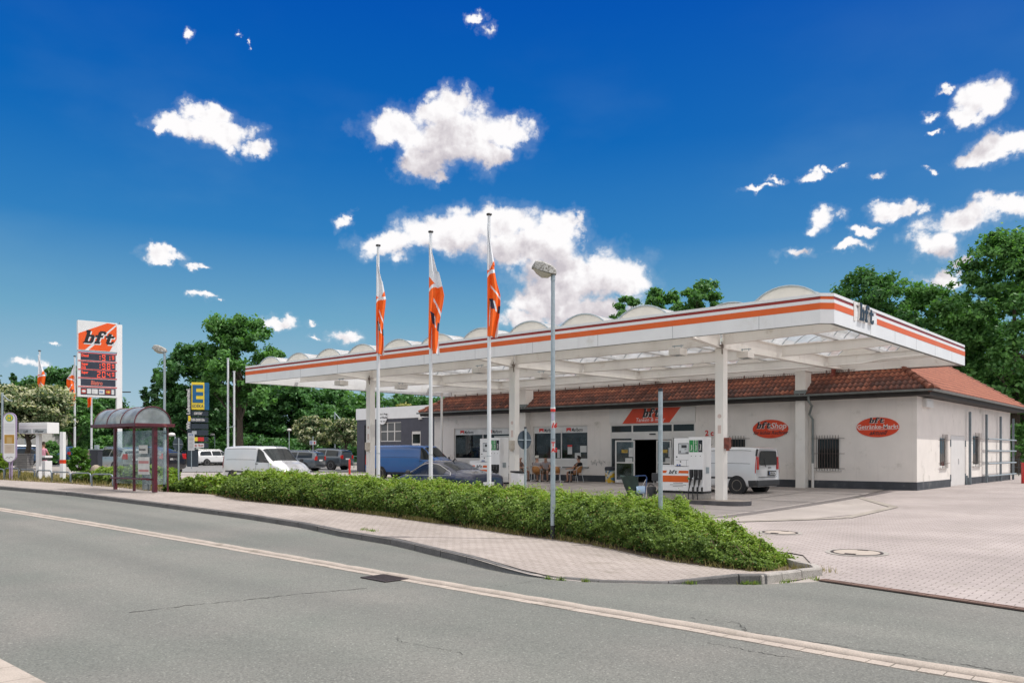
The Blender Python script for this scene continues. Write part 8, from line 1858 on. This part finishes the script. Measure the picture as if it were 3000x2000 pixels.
    if not bald:
        skin_obj('hair', [(hx - .012, 0, hz + .030), (hx - .03, 0, hz + .055)] + ([(hx - .05, 0, hz - .04 - hairlen)] if hairlen else [(hx - .045, 0, hz + .0)]), [(0, 1), (0, 2)], [(.094, .096), (.075, .085), (.07, .08)], hair, o)
    return o
BLK = mat('black_cotton', (.012, .013, .016), .9); GRY = mat('grey_cotton', (.30, .27, .27), .9, var=.12); KHA = mat('khaki_cotton', (.16, .13, .10), .9); PNK = mat('pink_cotton', (.60, .28, .36), .9); HW = mat('white_hair', (.55, .52, .46), .8); HB_ = mat('brown_hair', (.045, .028, .018), .7); CHK = mat('checked_brown', (.22, .15, .13), .9, var=.3, vs=30)
YT = 34.0; XT = lambda px: onY(px, YT)[0]
table(XT(1563), YT + .1, 'round bistro table left of the white-haired person'); table(XT(1636), YT + .1, 'round bistro table in front of the man in black')
x1_ = XT(1679); chair(x1_ + .05, YT + .2, pi, 'wicker chair with the man in black sitting in it'); person(x1_, YT + .2, pi, 'man in a black t-shirt leaning back in a chair under the window, facing left', BLK, BLK, HB_, lean=-.16)
x2_ = XT(1600); chair(x2_, YT - .75, pi * .62, 'wicker chair with the white-haired person, its back to the camera'); person(x2_, YT - .72, pi * .62, 'white-haired person in a grey shirt seen from behind at the table', GRY, KHA, HW, lean=-.02)
chair(XT(1657), YT - .85, pi * .72, 'empty wicker chair right of the street lamp, its back to the camera')
x3_ = XT(1581); chair(x3_, YT + .55, -.9, 'wicker chair by the wall under the bald man'); person(x3_, YT + .5, -1.0, 'bald man in a light vest sitting at the far side of the table', GRY, KHA, HW, bald=True, lean=.02)
x4_ = XT(1529); chair(x4_ + .02, YT - .1, .05, 'wicker chair right behind the middle canopy column'); person(x4_, YT - .1, .05, 'person half hidden behind the middle canopy column', CHK, KHA, HB_, bald=True, lean=.0)
for k, (px, dy) in enumerate(((1560, .0), (1567, .15), (1631, .0), (1640, .1))):
    xx = XT(px); o = empty('coffee_cup', (xx, YT + .1 + dy * .3, gz(xx, YT) + .742), 0, ['white coffee cup on the left bistro table', 'second white cup at the right side of the left bistro table', 'white coffee cup on the right bistro table', 'second white cup towards the man in black'][k], 'cup', 'cups on the terrace tables')
    MB().lathe([(.03, 0), (.042, .07), (.038, .07), (.028, .01)], n=12).build('cup', M['white'], o, smooth=True); MB().lathe([(.07, -.002), (.075, .006), (.01, .004)], n=14).build('saucer', M['white'], o)
x, y, z = gat(128, 41); person(x, y, YAW + 1.4, 'person in a pink top and trousers standing behind the white service bin', PNK, PNK, HB_, standing=True, seat=.86, lean=.02, arm=((.05, .25, 1.12), (.22, .16, 1.02)), scale=.93)
